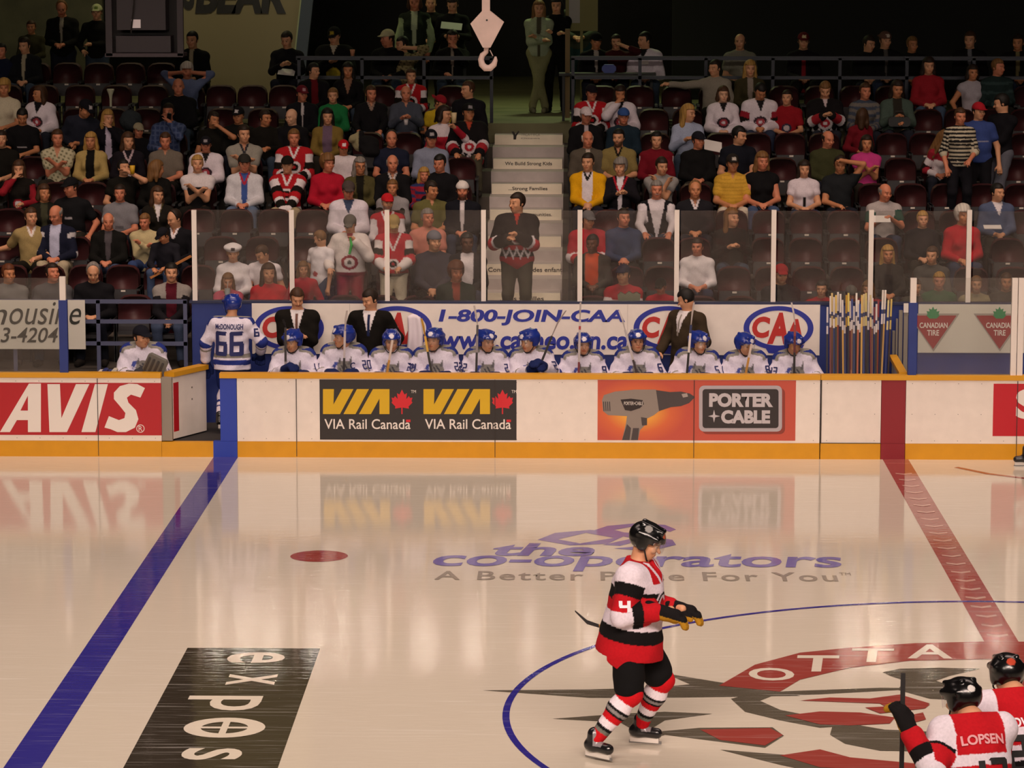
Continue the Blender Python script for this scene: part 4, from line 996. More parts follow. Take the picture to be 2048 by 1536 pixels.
def person(c, loc, rz=0, label='', group=None, name='person', cat='person'):
    """one figure: the body is one continuous mesh that parents hair and clothes"""
    h = c.get('h', .013); J = skeleton(c)
    T, A, L, Fe, Hd = body_prims(c, J); HP = head_prims(J)
    allp = T+A+L+([] if c.get('skates') else Fe)+Hd+HP
    if c.get('padded'):
        pass
    V, Q, I, Tt = field_mesh(allp, h)
    col = face_color(V, J, c.get('skin', 'fair'), c)
    root = link(name, np_mesh('person', V, Q, col), M_SKIN); root.location = loc; root.rotation_euler = (0, 0, rz)
    s = c.get('s', 1.0); root.scale = (s, s, s)
    tag(root, label, cat, group)
    up = J['up']; ne = J['neck']
    # shirt
    sl = c.get('sleeve', 2.0); bulk = c.get('bulk', .014)
    G = [infl(p, bulk) for p in T]
    for p in A:
        if p.tag == 'upper':
            if sl >= 1: G.append(infl(p, bulk*1.1))
            elif sl > 0: G.append(cap(p.a, p.a+(p.b-p.a)*sl, p.ra+bulk*1.2, p.ra+(p.rb-p.ra)*sl+bulk*1.6, 'upper', .03, side=p.side))
        elif sl > 1: G.append(cap(p.a, p.a+(p.b-p.a)*min(sl-1, .97), p.ra+bulk*1.1, p.ra+(p.rb-p.ra)*(sl-1)+bulk*1.2, 'fore', .02, side=p.side))
    for p in c.get('pads', lambda J: [])(J): G.append(p)
    if not c.get('pads'): G.append(ell(J['pel']+np.array([0, .0, -.01]), (.175*(.5+.5*c.get('fat', 1.)), .135, .13), 'belly', .05))
    hem = c.get('hem', -.10 if not c.get('stand') else -.06); M = J['M']; pel = J['pel']
    neck_o, neck_z = c.get('neckline', (.0, .545))
    def cutb(X, Y, Z):
        z = M[0, 2]*(X-pel[0])+M[1, 2]*(Y-pel[1])+M[2, 2]*(Z-pel[2])
        y = M[0, 1]*(X-pel[0])+M[1, 1]*(Y-pel[1])+M[2, 1]*(Z-pel[2]); x = M[0, 0]*(X-pel[0])+M[1, 0]*(Y-pel[1])+M[2, 0]*(Z-pel[2])
        cyl = (np.sqrt(x*x+(y-.03)**2) < .30)
        a = np.where(cyl & (z > .3), z-neck_z, -1.)             # neck opening
        b = np.where((np.abs(x) < .24), hem-z, -1.)
        if neck_o: a = np.maximum(a, np.where((y < .02) & (z > .25), np.minimum(z-(.52-neck_o), (z-(.52-neck_o))*.55-np.abs(x)), -1.))
        return np.maximum(a, b)
    r = field_mesh(G, h, [cutb], wr=c.get('wr', .0035))
    V2, Q2, I2, T2 = r
    t2 = T2.copy()
    for i, p in enumerate(G):
        if p.tag == 'upper' and sl < 1: t2[I2 == i] *= sl
        if p.tag == 'fore' and 1 < sl < 1.97: t2[I2 == i] *= sl-1
    col2 = jersey_color(V2, I2, t2, G, J, c)
    if 'shirtname' in c: nm = c['shirtname']
    else: nm = 'shirt'
    so = link(nm, np_mesh(nm, V2, Q2, col2), M_CLOTH, root)
    # trousers
    if c.get('legs', True):
        lb = c.get('legbulk', .013); G = [infl(T[0], .012)]
        for p in L:
            if p.tag == 'thigh': G.append(infl(p, lb))
            elif c.get('shorts'): pass
            else: G.append(cap(p.a, p.a+(p.b-p.a)*.98, p.ra+lb, p.rb+lb*1.6, 'shin', .03, side=p.side))
        V3, Q3, I3, T3 = field_mesh(G, h, wr=.003)
        pc = np.tile(np.array(srgb(c.get('pants', '20222a'))), (len(V3), 1))
        if 'pantsfn' in c: c['pantsfn'](V3, I3, T3, G, pc)
        link(c.get('pantsname', 'trousers'), np_mesh('trousers', V3, Q3, pc), M_CLOTH, root)
        if not c.get('skates'):
            for n, s_ in (('r', 1), ('l', -1)):
                a = J['an'+n]; t = J['to'+n]
                V4, Q4, I4, T4 = field_mesh([cap(a+np.array([0, .03, -.05]), t, .047, .042, 'shoe', .03), cap(a, a+np.array([0, .01, -.05]), .046, .05, 'shoe', .03)], h,
                                            [lambda X, Y, Z: -(Z-.002)+0*X+0*Y])
                link('shoe', np_mesh('shoe', V4, Q4, np.tile(np.array(srgb(c.get('shoe', '2a2522'))), (len(V4), 1))), M_CLOTH, root)
    # hair, headgear
    if 'helmet' in c: helmet_meshes(c, J, h*.8, root)
    if 'cap' in c:
        cc = dict(c); 
        link('cap', cap_mesh(c, J, h), M_CLOTH, root)
        if c.get('hair', 'short') == 'short': cc['hair'] = 'ring'
        hm = hair_mesh(cc, J, h)
    else: hm = hair_mesh(c, J, h)
    if hm is not None: link('hair', hm, M_HAIR, root)
    if c.get('glasses'):
        H = lambda x, y, z: J['hc']+J['HR']@np.array([x, y, z]); mb = MB()
        for s_ in (1, -1):
            mb.tube([H(s_*.032+.02*math.cos(k*pi/4), -.102, .008+.015*math.sin(k*pi/4)) for k in range(9)], .003, 5)
            mb.tube([H(s_*.052, -.098, .01), H(s_*.08, -.01, .008)], .003, 5)
        mb.build('glasses', mat('dark_frame', '15120f', .4), root)
    c['_J'] = J; c['_shirt'] = (V2, Q2)
    return root
M_SKIN = mat('skin', rough=.55, attr=True, spec=.35)
M_CLOTH = mat('cloth', rough=.9, attr=True, spec=.15, noise=.12, nscale=60)
M_HAIR = mat('hair', rough=.6, attr=True, spec=.3)
M_PLASTIC = mat('helmet_plastic', rough=.22, attr=True, spec=.6)
def _visor():
    m = bpy.data.materials.new('clear_visor'); m.use_nodes = True; nt = m.node_tree; nt.nodes.clear()
    o = nt.nodes.new('ShaderNodeOutputMaterial'); mx = nt.nodes.new('ShaderNodeMixShader'); t = nt.nodes.new('ShaderNodeBsdfTransparent'); g = nt.nodes.new('ShaderNodeBsdfGlossy')
    g.inputs['Roughness'].default_value = .12; mx.inputs[0].default_value = .14; t.inputs[0].default_value = (.93, .93, .95, 1)
    nt.links.new(t.outputs[0], mx.inputs[1]); nt.links.new(g.outputs[0], mx.inputs[2]); nt.links.new(mx.outputs[0], o.inputs[0]); return m
M_VISOR = _visor()
# ---------------------------------------------------------------- hockey figures
m_blade = mat('skate_steel', '9a9a9c', .3, metal=.8); m_holder = mat('skate_holder', 'd8d0c8', .5)
def drape(t, V, Q, M3, o3, face, cx, cz, w_, h_, m, parent, lift=.006, rot=0, **k):
    """lettering laid on a garment: face = direction the letters look towards, in the figure's frame"""
    me = block_digits(t, w_, h_) if t.isdigit() else text_mesh(t, width=w_, height=h_, align='CENTER', **k)
    bvh = BVHTree.FromPolygons([tuple(v) for v in V], [tuple(int(i) for i in q) for q in Q])
    n = Vector(face).normalized(); x = Vector((0, 0, 1)).cross(n).normalized(); z = n.cross(x)
    org = Vector(o3); G = []
    for i in range(9):
        for j in range(7):
            a, b = (i/8-.5)*w_, (j/6-.5)*h_; p = org+x*(a+cx)+z*(b+cz); hit = bvh.ray_cast(p+n*1.0, -n, 1.6)[0]
            if hit is not None: G.append((a, b, (hit-p).dot(n)))
    G = np.array(G); B = lambda a, b: np.stack([np.ones_like(a), a, b, a*a, a*b, b*b], -1)
    cf = np.linalg.lstsq(B(G[:, 0], G[:, 1]), G[:, 2], rcond=None)[0]; off = np.max(G[:, 2]-B(G[:, 0], G[:, 1])@cf)+lift*.6
    for v in me.vertices:
        a, b = v.co.x, v.co.y-h_/2; d = float(B(np.array(a), np.array(b))@cf)+off
        v.co = org+x*(a+cx)+z*(b+cz)+n*d
    me.materials.append(m); return link('lettering', me, None, parent)

def player_parts(c, root):
    J = c['_J']; h = c.get('h', .013)
    # padded shorts, socks, skates, gloves
    G = [ell(J['pel']+np.array([0, .01, -.01]), (.20, .165, .14), 'pelvis', .05)]
    for n, s in (('r', 1), ('l', -1)):
        hi, kn = J['hi'+n], J['kn'+n]; G.append(cap(hi, hi+(kn-hi)*.86, .135, .112, 'thigh', .05, side=s))
    V, Q, I, T = field_mesh(G, h, wr=.004); col = np.tile(np.array(srgb(c['short'])), (len(V), 1))
    link('hockey_shorts', np_mesh('hockey_shorts', V, Q, col), M_CLOTH, root)
    for n, s in (('r', 1), ('l', -1)):
        kn, an = J['kn'+n], J['an'+n]; d = an-kn
        V, Q, I, T = field_mesh([cap(kn-d*.04, kn+d*.30, .078, .085, 'shin', .03), cap(kn+d*.30, kn+d*.93, .082, .055, 'shin', .03), ell(kn+np.array([0, -.03, 0]), (.07, .07, .08), 'shin', .03)], h, wr=.002)
        t = ((V-kn)@d)/(d@d); col = np.tile(np.array(srgb(c['sock'][0][1])), (len(V), 1))
        for t0, cc in c['sock']: col[t >= t0] = srgb(cc)
        link('sock', np_mesh('sock', V, Q, col), M_CLOTH, root)
        a, b = an, J['to'+n]; f = (b-a); f[2] = 0; f = f/(np.linalg.norm(f)+1e-9)
        zb = a[2]-.035-.03
        B = [cap(a+np.array([0, 0, .05]), a+np.array([0, 0, -.03])-f*.01, .052, .05, 'boot', .02), cap(a-f*.045+np.array([0, 0, -.035]), a+f*.13+np.array([0, 0, -.045]), .043, .040, 'boot', .03)]
        V, Q, I, T = field_mesh(B, h*.8); L = (V-a)@f; col = np.tile(np.array(srgb('19181a')), (len(V), 1)); col[(L > .02) & (V[:, 2]-a[2] > -.03) & (L < .09)] = srgb('8d8689'); 
        sk = link('skate', np_mesh('skate', V, Q, col), M_PLASTIC, root)
        a0 = Vector(a-f*.075); a0.z = zb-.028; b0 = Vector(a+f*.145); b0.z = zb-.028
        MB().bar(a0, b0, .028, .05).build('blade_holder', m_holder, sk)
        a0 = Vector(a-f*.085); a0.z = zb-.055; b0 = Vector(a+f*.165); b0.z = zb-.05
        MB().bar(a0, b0, .006, .022).build('blade', m_blade, sk)
    for n, s in (('r', 1), ('l', -1)):
        w_, d = J['wr'+n], J['wr'+n]-J['el'+n]; d = d/np.linalg.norm(d)
        if c.get('handdir'): d = np.array(c['handdir'], float); d /= np.linalg.norm(d)
        P = [infl(p, .012) for p in hand_prims(w_+d*.03, d, s, 1.32, curl=c.get('curl', .8), k=.012)] + [cap(w_-d*.07, w_+d*.05, .062, .055, 'cuff', .02)]
        V, Q, I, T = field_mesh(P, h*.75); g = c.get('glove', ('1c2858', '8a8a90')); col = np.tile(np.array(srgb(g[0])), (len(V), 1))
        t = (V-w_)@d; col[(t > -.03) & (t < .0)] = srgb(g[1])
        if len(g) > 2:
            ax = np.cross(d, [0, 0, 1.]); nn = np.cross(ax, d); col[(t > .02) & (((V-w_)@nn) < -.012)] = srgb(g[2])
        link('glove', np_mesh('glove', V, Q, col), M_CLOTH, root)
def pads_fn(J, big=1.0):
    up = J['up']; M = J['M']; P = []
    for n, s in (('r', 1), ('l', -1)): P += [ell(J['sh'+n]+np.array([-s*.01, 0, .0]), (.085, .095, .07), 'yoke', .06, side=s)]
    P += [ell(up(0, .01, .33), (.19*big, .155*big, .17), 'chest', .09, M), ell(up(0, .01, .16), (.195*big, .165*big, .20), 'belly', .10, M), ell(up(0, .0, .0), (.215*big, .185*big, .18), 'belly', .10, M), ell(up(0, -.01, -.18), (.235*big, .225*big, .22), 'belly', .10, M)]
    return P
def pads_big(J): return pads_fn(J, 1.12)
def wolf_fn(V, L, arm, T, col, C0, side):
    x, y, z = L[:, 0], L[:, 1], L[:, 2]; ax = np.abs(x)
    b = (y > -.045) & (y < .10) & (((~arm) & (z > .37) & (ax > .085)) | (arm & (T < .22) & (z > .36))); col[b] = C0('28357f')
    g = (y <= -.045) & (y > -.075) & (((~arm) & (z > .36) & (ax > .07)) | (arm & (T < .25) & (z > .33))); col[g] = C0('8f8b84')
    col[arm & (T > .95) & (T < 1.15)] = C0('28357f'); col[arm & (T > 1.25) & (T < 1.36)] = C0('8f8b84')
    col[(~arm) & (z < .06) & (z > .005)] = C0('8f8b84'); col[(~arm) & (z < -.02) & (z > -.085)] = C0('28357f')
    col[(~arm) & (z > .545-.02)] = C0('8f8b84')
    f = (~arm) & (y < -.04)
    q = np.sqrt((x-.02)**2+((z-.29)*1.0)**2); col[f & (q < .085)] = C0('8b8782'); col[f & (q < .05) & (np.sin(x*150+z*90) > .1)] = C0('4a4a50')
    for ex in (-.045, .075):
        col[f & (z > .33) & (z < .42) & (np.abs(x-ex-(z-.33)*.25) < .022*(1-(z-.33)/.09))] = C0('6a676a')
    col[f & (np.abs(x+.11+(z-.28)*-.5) < .022) & (z > .21) & (z < .36)] = C0('4a55a0')
WOLF = {'c': 'dfd8e8', 'fn': wolf_fn}
def wolf(x, y, Y, label, head=(0, 0, 0), hands=None, stand=False, rz=0, F=.19, nums=(), h=.0125, **k):
    c = dict(shirt=WOLF, shirtname='jersey', bulk=.03, pads=pads_fn, hem=-.15, sleeve=1.85, head=head, stand=stand, sw=.168, polel=(-.6, .4, -.65), poler=(.6, .4, -.65), fout=-.08, wr=.0055, helmet='1d3186', hair='short', hc='dark', legs=False, gloves=True, h=h,
             short='1c2a66', sock=((0, 'e9e0ea'), (.45, '28357f'), (.52, 'e9e0ea'), (.62, '28357f'), (.66, 'e9e0ea')), neckline=(.05, .535), decal=((0, -.11, .10, .03, 'd8d4dc'),), lean=.12, skates=True)
    if hands: c['hands'] = hands
    elif not stand: c['hands'] = ((.15, -.32, .72), (-.15, -.32, .72))
    c.update(k); zt_ = at(x, y, Y).z; full = (1.72 if stand else 1.225)+(.035 if 'helmet' in c and c['helmet'] else .0)
    if not stand: c['hoff'] = (0, -.06, -.055)
    if stand: F = F+.05
    c['s'] = min(max((zt_-F)/full, .9), 1.12)
    if not c.get('helmet'): c.pop('helmet')
    if c.get('cap') is None: c.pop('cap', None)
    r = person(c, (at(x, y, Y).x, Y, F), rz, label, 'visiting players on the bench')
    player_parts(c, r)
    mn = mat('number_navy', '20265c', .8)
    V, Q = c['_shirt']; J = c['_J']
    for (t, arm, ww, hh) in nums:
        if arm == 'back': continue
        e = J['sh'+arm]*.45+J['el'+arm]*.55; drape(t, V, Q, None, e, (.35 if arm == 'r' else -.35, -.9, .1), 0, 0, ww, hh, mn, bpy.data.objects[r.children[0].name] if False else [o for o in r.children if o.name.startswith('jersey')][0], bold=.02)
    return r, c
def jersey_of(r): return [o for o in r.children if o.name.startswith('jersey')][0]

YP = .80
WP = [
 (588, 655, 588, 'seated white-jersey player in blue helmet nearest the open gate, dark glove raised', (-25, 12, 0), (('11', 'r', .10, .10),)),
 (688, 645, 688, 'seated white-jersey player wearing the captain C, looking aside, second on the bench', (-60, 0, 0), (('20', 'r', .11, .10),)),
 (785, 655, 782, 'seated white-jersey player facing the ice with a pale wooden stick, under the dark-suited coach', (4, 4, 0), (('24', 'r', .11, .10),)),
 (869, 652, 873, 'seated white-jersey player holding a yellow taped stick beside the white towel', (-22, 0, 0), (('22', 'r', .11, .10), ('24', 'l', .11, .10))),
 (973, 655, 972, 'seated white-jersey player turned towards the stick rack, fifth from the gate', (38, 4, 0), (('21', 'r', .11, .10), ('22', 'l', .11, .10))),
 (1058, 654, 1066, 'seated white-jersey player with big navy gloves together and a dark stick', (-48, 10, 0), (('2', 'r', .06, .10),)),
 (1166, 662, 1165, 'seated white-jersey player behind an upright stick below the word JOIN-CAA', (8, 2, 0), (('9', 'r', .06, .10),)),
 (1273, 655, 1275, 'seated white-jersey player wearing number 6 on the sleeve, chin up', (8, -4, 0), (('6', 'r', .06, .10),)),
 (1397, 658, 1390, 'seated white-jersey player in front of the brown-suited coach, stick with white taped blade', (35, 8, 0), (('51', 'r', .11, .10),)),
 (1487, 662, 1492, 'seated white-jersey player leaning on a pale wooden stick, second from the rack end', (42, 14, 0), (('8', 'r', .06, .10),)),
 (1584, 661, 1592, 'seated white-jersey player on the end of the bench next to the stick rack', (25, 16, 4), (('43', 'l', .11, .10),)),
]
for i, (hx, hy, tx, lb, hd, nm) in enumerate(WP):
    hands = None; ex = {}
    if i == 0: hands = ((.17, -.34, .74), (-.08, -.36, .80))
    if i == 5: hands = ((.13, -.36, .84), (-.03, -.37, .80))
    r, c = wolf(hx, hy, YP, lb, hd, hands, nums=nm, side=(hx-tx)/150*1.2)
    r.location.x = at(tx, 740, YP).x
    if i == 1: drape('C', *c['_shirt'], None, c['_J']['up'](.12, 0, .31), (0, -1, 0), 0, 0, .055, .075, mat('number_navy', '20265c', .8), jersey_of(r), bold=.03)

# player standing in the gate, seen from behind
r66, c66 = wolf(478, 587, .72, 'standing white-jersey player number 66 in the open gate, seen from behind', (35, 10, 0), ((.37, -.10, .86), (-.33, -.20, .98)), True, pi-.12, h=.009, sw=.215,
                feet=((.16, .05, .14), (-.14, .0, .14)), lean=.05, polel=(-.8, .5, -.4), poler=(.8, .5, -.4))
r66.location.x = at(464, 700, .72).x
V, Q = c66['_shirt']; mn = mat('number_navy', '20265c', .8); up66 = c66['_J']['up']
drape('66', V, Q, None, up66(0, 0, .20), (0, 1, 0), 0, 0, .37, .31, mn, jersey_of(r66), bold=.035)
drape('McDONOUGH', V, Q, None, up66(0, 0, .415), (0, 1, 0), 0, 0, .36, .07, mn, jersey_of(r66), bold=.03)
drape('6', V, Q, None, c66['_J']['shl']*.5+c66['_J']['ell']*.5, (-.5, .8, .2), 0, 0, .07, .11, mn, jersey_of(r66), bold=.03)
# backup goaltender in a cap beside the railing
rg_, cg = wolf(291, 650, .78, 'seated goaltender in dark ball cap and white jersey beside the AVIS board', (40, 4, 0), ((.12, -.34, .74), (-.10, -.36, .70)), helmet=None, cap=('15161f', 'front'), hair='short', fat=1.15, glove=('3c3c42', '8a877f'), h=.011)
rg_.location.x = at(287, 700, .78).x; rg_['group'] = 'goaltender'
def goal_gear():
    L = rg_.location
    b = empty('goalie_blocker', (at(292, 720, .17).x, .17, at(292, 720, .17).z-.12), 'grey goaltender glove and blocker resting on the lap of the capped goaltender', 'glove')
    MB().box(-.05, .22, -.03, .03, -.02, .24, bev=.03).build('pad', mat('blocker_grey', '6b6862', .6), b, rot=(.3, .45, 0))
    for k in range(4): MB().box(-.03+.06*k, .0+.06*k, -.045, -.03, .0, .2, bev=.008).build('rib', mat('blocker_rib', '3d3b3c', .6), b, rot=(.3, .45, 0))
    p = empty('goalie_pad', (at(214, 740, .3).x, .3, .25), 'navy and white goaltender leg pad top beside the seated goaltender', 'pad')
    for k, cc in enumerate(('d5ccc6', '27306e', '27306e', 'cfc6b4')):
        MB().box(-.11+.06*k, -.052+.06*k, -.09, .09, 0, .80+.02*(k % 2), bev=.012).build('roll', mat('pad_roll_'+cc, cc, .6), p)
goal_gear()

# coaches behind the bench
def coach(x, y, label, suit, tie, hc, head, hands, turn=0, **k):
    Y = 1.2; zt_ = at(x, y, Y).z; F = .19
    c = dict(shirt={'c': suit, 'vneck': ('d9d2d4', .22, .27), 'bar': (tie, .36, .014, .13)}, shirtname='suit_jacket', stand=True, head=head, hands=hands, hair='short', hc=hc, pants=suit, s=(zt_-F)/1.72, bulk=.024, h=.011, sw=.195, neckline=(.0, .53), sleeve=1.9, **k)
    return person(c, (at(x, y, Y).x, Y, F), turn, label, 'coaches standing behind the bench'), c
coach(594, 577, 'moustached coach in black suit with patterned tie, arms folded, before the first oval', '16130f', '6a4a42', 'brown', (14, 24, 0), ((.0, -.20, 1.20), (.02, -.22, 1.15)), mustache='dark', fat=1.15)
coach(740, 579, 'coach in black suit, white shirt and navy tie behind the captain', '14110e', '1d2448', 'dark', (-40, 22, 0), ((.30, -.1, .92), (-.30, -.12, .92)), -.12)
coach(1372, 579, 'dark-haired coach in brown suit looking down along the bench, beside the third oval', '3a2f22', '8a8078', 'black', (-60, 26, 0), ((.24, -.2, .95), (-.2, -.26, .95)), -.75, fat=1.1)

# sticks held on the bench: blade up
def hockey_stick(pts, Y0, Y1, cols, label, group, blade=True, wood=None, w_=.028):
    """from the low end to the top in pixels; Y0 low depth, Y1 top depth"""
    a = at(*pts[0], Y0); b = at(*pts[1], Y1); zf = .2 if group else a.z
    if group:
        t = (zf-a.z)/(b.z-a.z); a2 = a+(b-a)*t; a2.y = a.y; L0 = (a-a2).length/(b-a2).length; a = a2; cols = [(q[0], L0+(1-L0)*q[1]) for q in cols]
    r = empty('hockey_stick', a, label, 'hockey stick', group)
    d = b-a; n = len(cols)
    segs = [(cols[0][0], 0, cols[1][1] if n > 1 else 1)] if False else []
    t0 = 0
    for i, (cc, t1) in enumerate(cols):
        MB().bar(d*t0, d*t1, w_, w_*.72).build('shaft' if i == 0 else 'tape', mat('stick_'+cc, cc, .5), r); t0 = t1
    if blade and len(pts) > 2:
        e = at(*pts[2], Y1-.02)-a; mid = d.lerp(e, .5)+Vector(((d.x-e.x)*.06, -.02, (e.z-d.z)*.05)); bc = cols[-1][0] if len(cols[0]) < 3 else cols[0][2]
        v = []
        for p, hw, th in ((d, .018, .012), (mid, .034, .008), (e, .03, .004)):
            for sx, sy in ((-hw, -th), (hw, -th), (hw, th), (-hw, th)): v.append((p.x+sx*.35, p.y+sy+sx*.6, p.z+abs(sx)*.2))
        f = [(0, 3, 2, 1), (8, 9, 10, 11)]+[(4*i+k, 4*i+(k+1) % 4, 4*i+4+(k+1) % 4, 4*i+4+k) for i in range(2) for k in range(4)]
        MB().add(v, f).build('blade', mat('stick_'+pts[3], pts[3], .5), r)
    return r
G_ = 'sticks held by the bench players'
hockey_stick([(571, 760), (571, 655), (566, 640), '1a1718'], .35, .38, [('8c8486', .35), ('2a2426', 1)], 'dark stick upright before the player nearest the gate', G_)
hockey_stick([(687, 760), (690, 662), (694, 622), 'd8cdc6'], .36, .38, [('241d22', .45), ('b8aeb2', 1)], 'stick with white taped blade up before the captain', G_)
hockey_stick([(772, 760), (785, 680)], .36, .36, [('c08a3c', .5), ('cbbab0', 1)], 'pale wooden stick across the chest of the third seated player', G_, False)
hockey_stick([(861, 735), (850, 672), (843, 638), 'c8962a'], .36, .4, [('2a2622', .5), ('d0a23a', 1)], 'yellow taped stick beside the white towel', G_)
hockey_stick([(952, 760), (955, 650), (948, 612), 'cfc4be'], .36, .4, [('2c2628', .5), ('8a8286', .8), ('4a4446', 1)], 'thin curved stick in front of the numbers 1-800', G_)
hockey_stick([(1088, 712), (1104, 672), (1132, 622), 'cfc4be'], .4, .45, [('1b1718', 1)], 'dark stick with pale blade slanting up from the navy gloves', G_)
hockey_stick([(1157, 760), (1160, 640), (1161, 606), 'd8cfca'], .36, .38, [('7a3038', .3), ('b9afb0', .84), ('a02c30', .9), ('c9c0be', 1)], 'pale upright stick with red bands', G_)
hockey_stick([(1277, 760), (1250, 660), (1238, 622), 'd5cbc6'], .36, .42, [('3a2a2e', .4), ('b9b0b0', 1)], 'slim pale stick slanting up before the last A of JOIN-CAA', G_)
hockey_stick([(1373, 760), (1382, 650), (1388, 606), 'e6ddd8'], .36, .4, [('1b1718', .5), ('d8cec8', .85), ('232c5a', 1)], 'white and black stick with white taped blade before the brown-suited coach', G_)
hockey_stick([(1490, 755), (1503, 688)], .36, .36, [('c08a3c', .6), ('cbbab0', 1)], 'pale wooden stick before the second player from the rack', G_, False)
hockey_stick([(1588, 760), (1590, 650), (1583, 606), 'e6ddd8'], .34, .36, [('1d1719', .5), ('5a1f24', .8), ('8a3a38', 1)], 'dark stick with white taped blade before the last player', G_)
# towel over a stick on the wall
tw_ = MB(); v = []; f = []; nx_, nz_ = 9, 10
for j in range(nz_+1):
    for i in range(nx_+1):
        t = i/nx_; u = j/nz_; w_ = .17+.05*u; v.append((-(w_/2)+w_*t+.02*math.sin(u*3), -.03-.03*math.sin(t*pi*3)*(.3+u), -.52*u-.07*abs(t-.45)*(1-u)))
for j in range(nz_):
    for i in range(nx_): a_ = j*(nx_+1)+i; f.append((a_, a_+nx_+1, a_+nx_+2, a_+1))
tw_.add(v, f); to = tw_.build('towel', mat('towel_white', 'e6dbe2', .95), None, True); so_ = to.modifiers.new('thickness', 'SOLIDIFY'); so_.thickness = .02
to.location = (at(828, 625, 1.5).x, 1.48, at(828, 627, 1.5).z); tag(to, 'white towel hung on the sponsor board beside the second oval', 'towel')

# stick rack: every stick its own thing
rk = empty('stick_rack', (at(1718, 740, 1.0).x, 1.0, .19), 'dark low rack holding the spare sticks at the end of the bench', 'rack')
rw = at(1785, 700, 1.).x-at(1652, 700, 1.).x
for z in (.25, .62): MB().bar((-rw/2, .1, z), (rw/2, .1, z), .04, .05).build('rail', mat('rack_dark', '1c1d26', .6), rk)
for s_ in (-1, 1): MB().bar((s_*rw/2, .1, 0), (s_*rw/2, .1, .65), .04, .04).build('post', mat('rack_dark', '1c1d26', .6), rk)
RS = [(1655, 614, 'cfc6c4'), (1661, 592, 'd8cfc8'), (1664, 586, 'd2b77a'), (1668, 594, 'c9c0bd'), (1672, 590, 'd9b95e'), (1676, 584, 'd8cfc8'), (1681, 588, 'e0d8d0'), (1685, 600, 'cfc6c4'), (1689, 612, '27346e'), (1693, 590, 'c79a2e'), (1697, 586, 'd6c060'),
      (1700, 602, 'cfc6c4'), (1704, 598, '2b3b80'), (1708, 612, 'd8cfc8'), (1713, 586, 'e0d8d0'), (1717, 600, 'd8cfc8'), (1720, 608, '2b4a9a'), (1724, 590, 'd2b060'), (1728, 588, 'cdb98a'), (1732, 586, 'd2c07a'), (1737, 600, 'd8cfc8'), (1741, 590, 'c7b48a'), (1745, 596, 'd8cfc8'), (1749, 614, '7a2a34'), (1753, 608, 'cfc6c4'),
      (1757, 600, '8a3038'), (1766, 580, 'e2d9cf'), (1771, 580, 'e2d9cf'), (1777, 600, 'd8c78a'), (1783, 598, 'd4b964')]
ORD = ['first', 'second', 'third', 'fourth', 'fifth', 'sixth', 'seventh', 'eighth', 'ninth', 'tenth', 'eleventh', 'twelfth', 'thirteenth', 'fourteenth', 'fifteenth', 'sixteenth', 'seventeenth', 'eighteenth', 'nineteenth', 'twentieth'] + ['twenty-'+q for q in ('first', 'second', 'third', 'fourth', 'fifth', 'sixth', 'seventh', 'eighth', 'ninth')]+['thirtieth']
LOW = ['2a2226', '6a2a2a', '8a5a34', '22305e', '33302e', 'a5522e', '2a2226', 'c79a4a', '27346e', '3a2a26']
for i, (x, y, cc) in enumerate(RS):
    dx = 6 if i > 25 else RNG.uniform(-2, 2); lowc = LOW[i % 10]
    cn = {'2': 'blue', '7': 'dark red', '8': 'dark red'}.get(cc[0], 'yellow' if int(cc[4:], 16) < 0x90 else 'white')
    hockey_stick([(x-dx, 750), (x, y)], 1.0+RNG.uniform(-.12, .04), 1.12+RNG.uniform(-.1, .1), [(lowc, .60), ('cfc6c4' if cn != 'yellow' else cc, .72), ('3b3444' if i % 2 else '2c3566', .77), (cc, 1)],
                 f'{cn}-topped spare stick in the rack, {ORD[i]} from the bench end', 'spare sticks in the rack', False, w_=.023)

# ---------------------------------------------------------------- home players on the ice
def barber_fn(V, L, arm, T, col, C0, side):
    x, y, z = L[:, 0], L[:, 1], L[:, 2]; W_, R_, B_ = C0('dcd0dc'), C0('b41620'), C0('120f10')
    b = ~arm
    for z0, z1, cc in ((-1, -.045, R_), (-.045, .055, B_), (.055, .155, W_), (.155, .245, R_), (.245, .335, B_), (.335, 1, W_)): col[b & (z >= z0) & (z < z1)] = cc
    col[b & (np.abs(x) < .125) & (z > .40)] = R_
    col[b & (z > .36) & (y < -.02) & (np.abs(np.abs(x)-(z-.36)*.5) < .016)] = W_
    for t0, t1, cc in ((-1, .20, W_), (.20, .52, B_), (.52, .95, R_), (.95, 1.28, W_), (1.28, 1.58, B_), (1.58, 3, R_)): col[arm & (T >= t0) & (T < t1)] = cc
    q = np.sqrt(x**2+(z-.24)**2); f = b & (y < -.05); col[f & (q < .115)] = W_; col[f & (q < .095)] = B_; col[f & (q < .075)] = W_; col[f & (q < .05)] = R_
def barber_back_fn(V, L, arm, T, col, C0, side):
    barber_fn(V, L, arm, T, col, C0, side); x, y, z = L[:, 0], L[:, 1], L[:, 2]; b = ~arm
    col[b & (z > .20)] = C0('dcd0dc'); col[b & (z > .27) & (np.abs(x) < .165)] = C0('b41620'); col[arm & (T < .45)] = C0('dcd0dc')
BARB2 = {'c': 'eadfe8', 'fn': barber_back_fn}
BARB = {'c': 'eadfe8', 'fn': barber_fn}
SOCK67 = ((-1, 'c5161f'), (.14, 'eadfe8'), (.29, '141213'), (.34, '8a8584'), (.40, '141213'), (.44, 'c5161f'), (.55, 'eadfe8'), (.68, '141213'), (.74, '6f7068'), (.80, 'c5161f'))
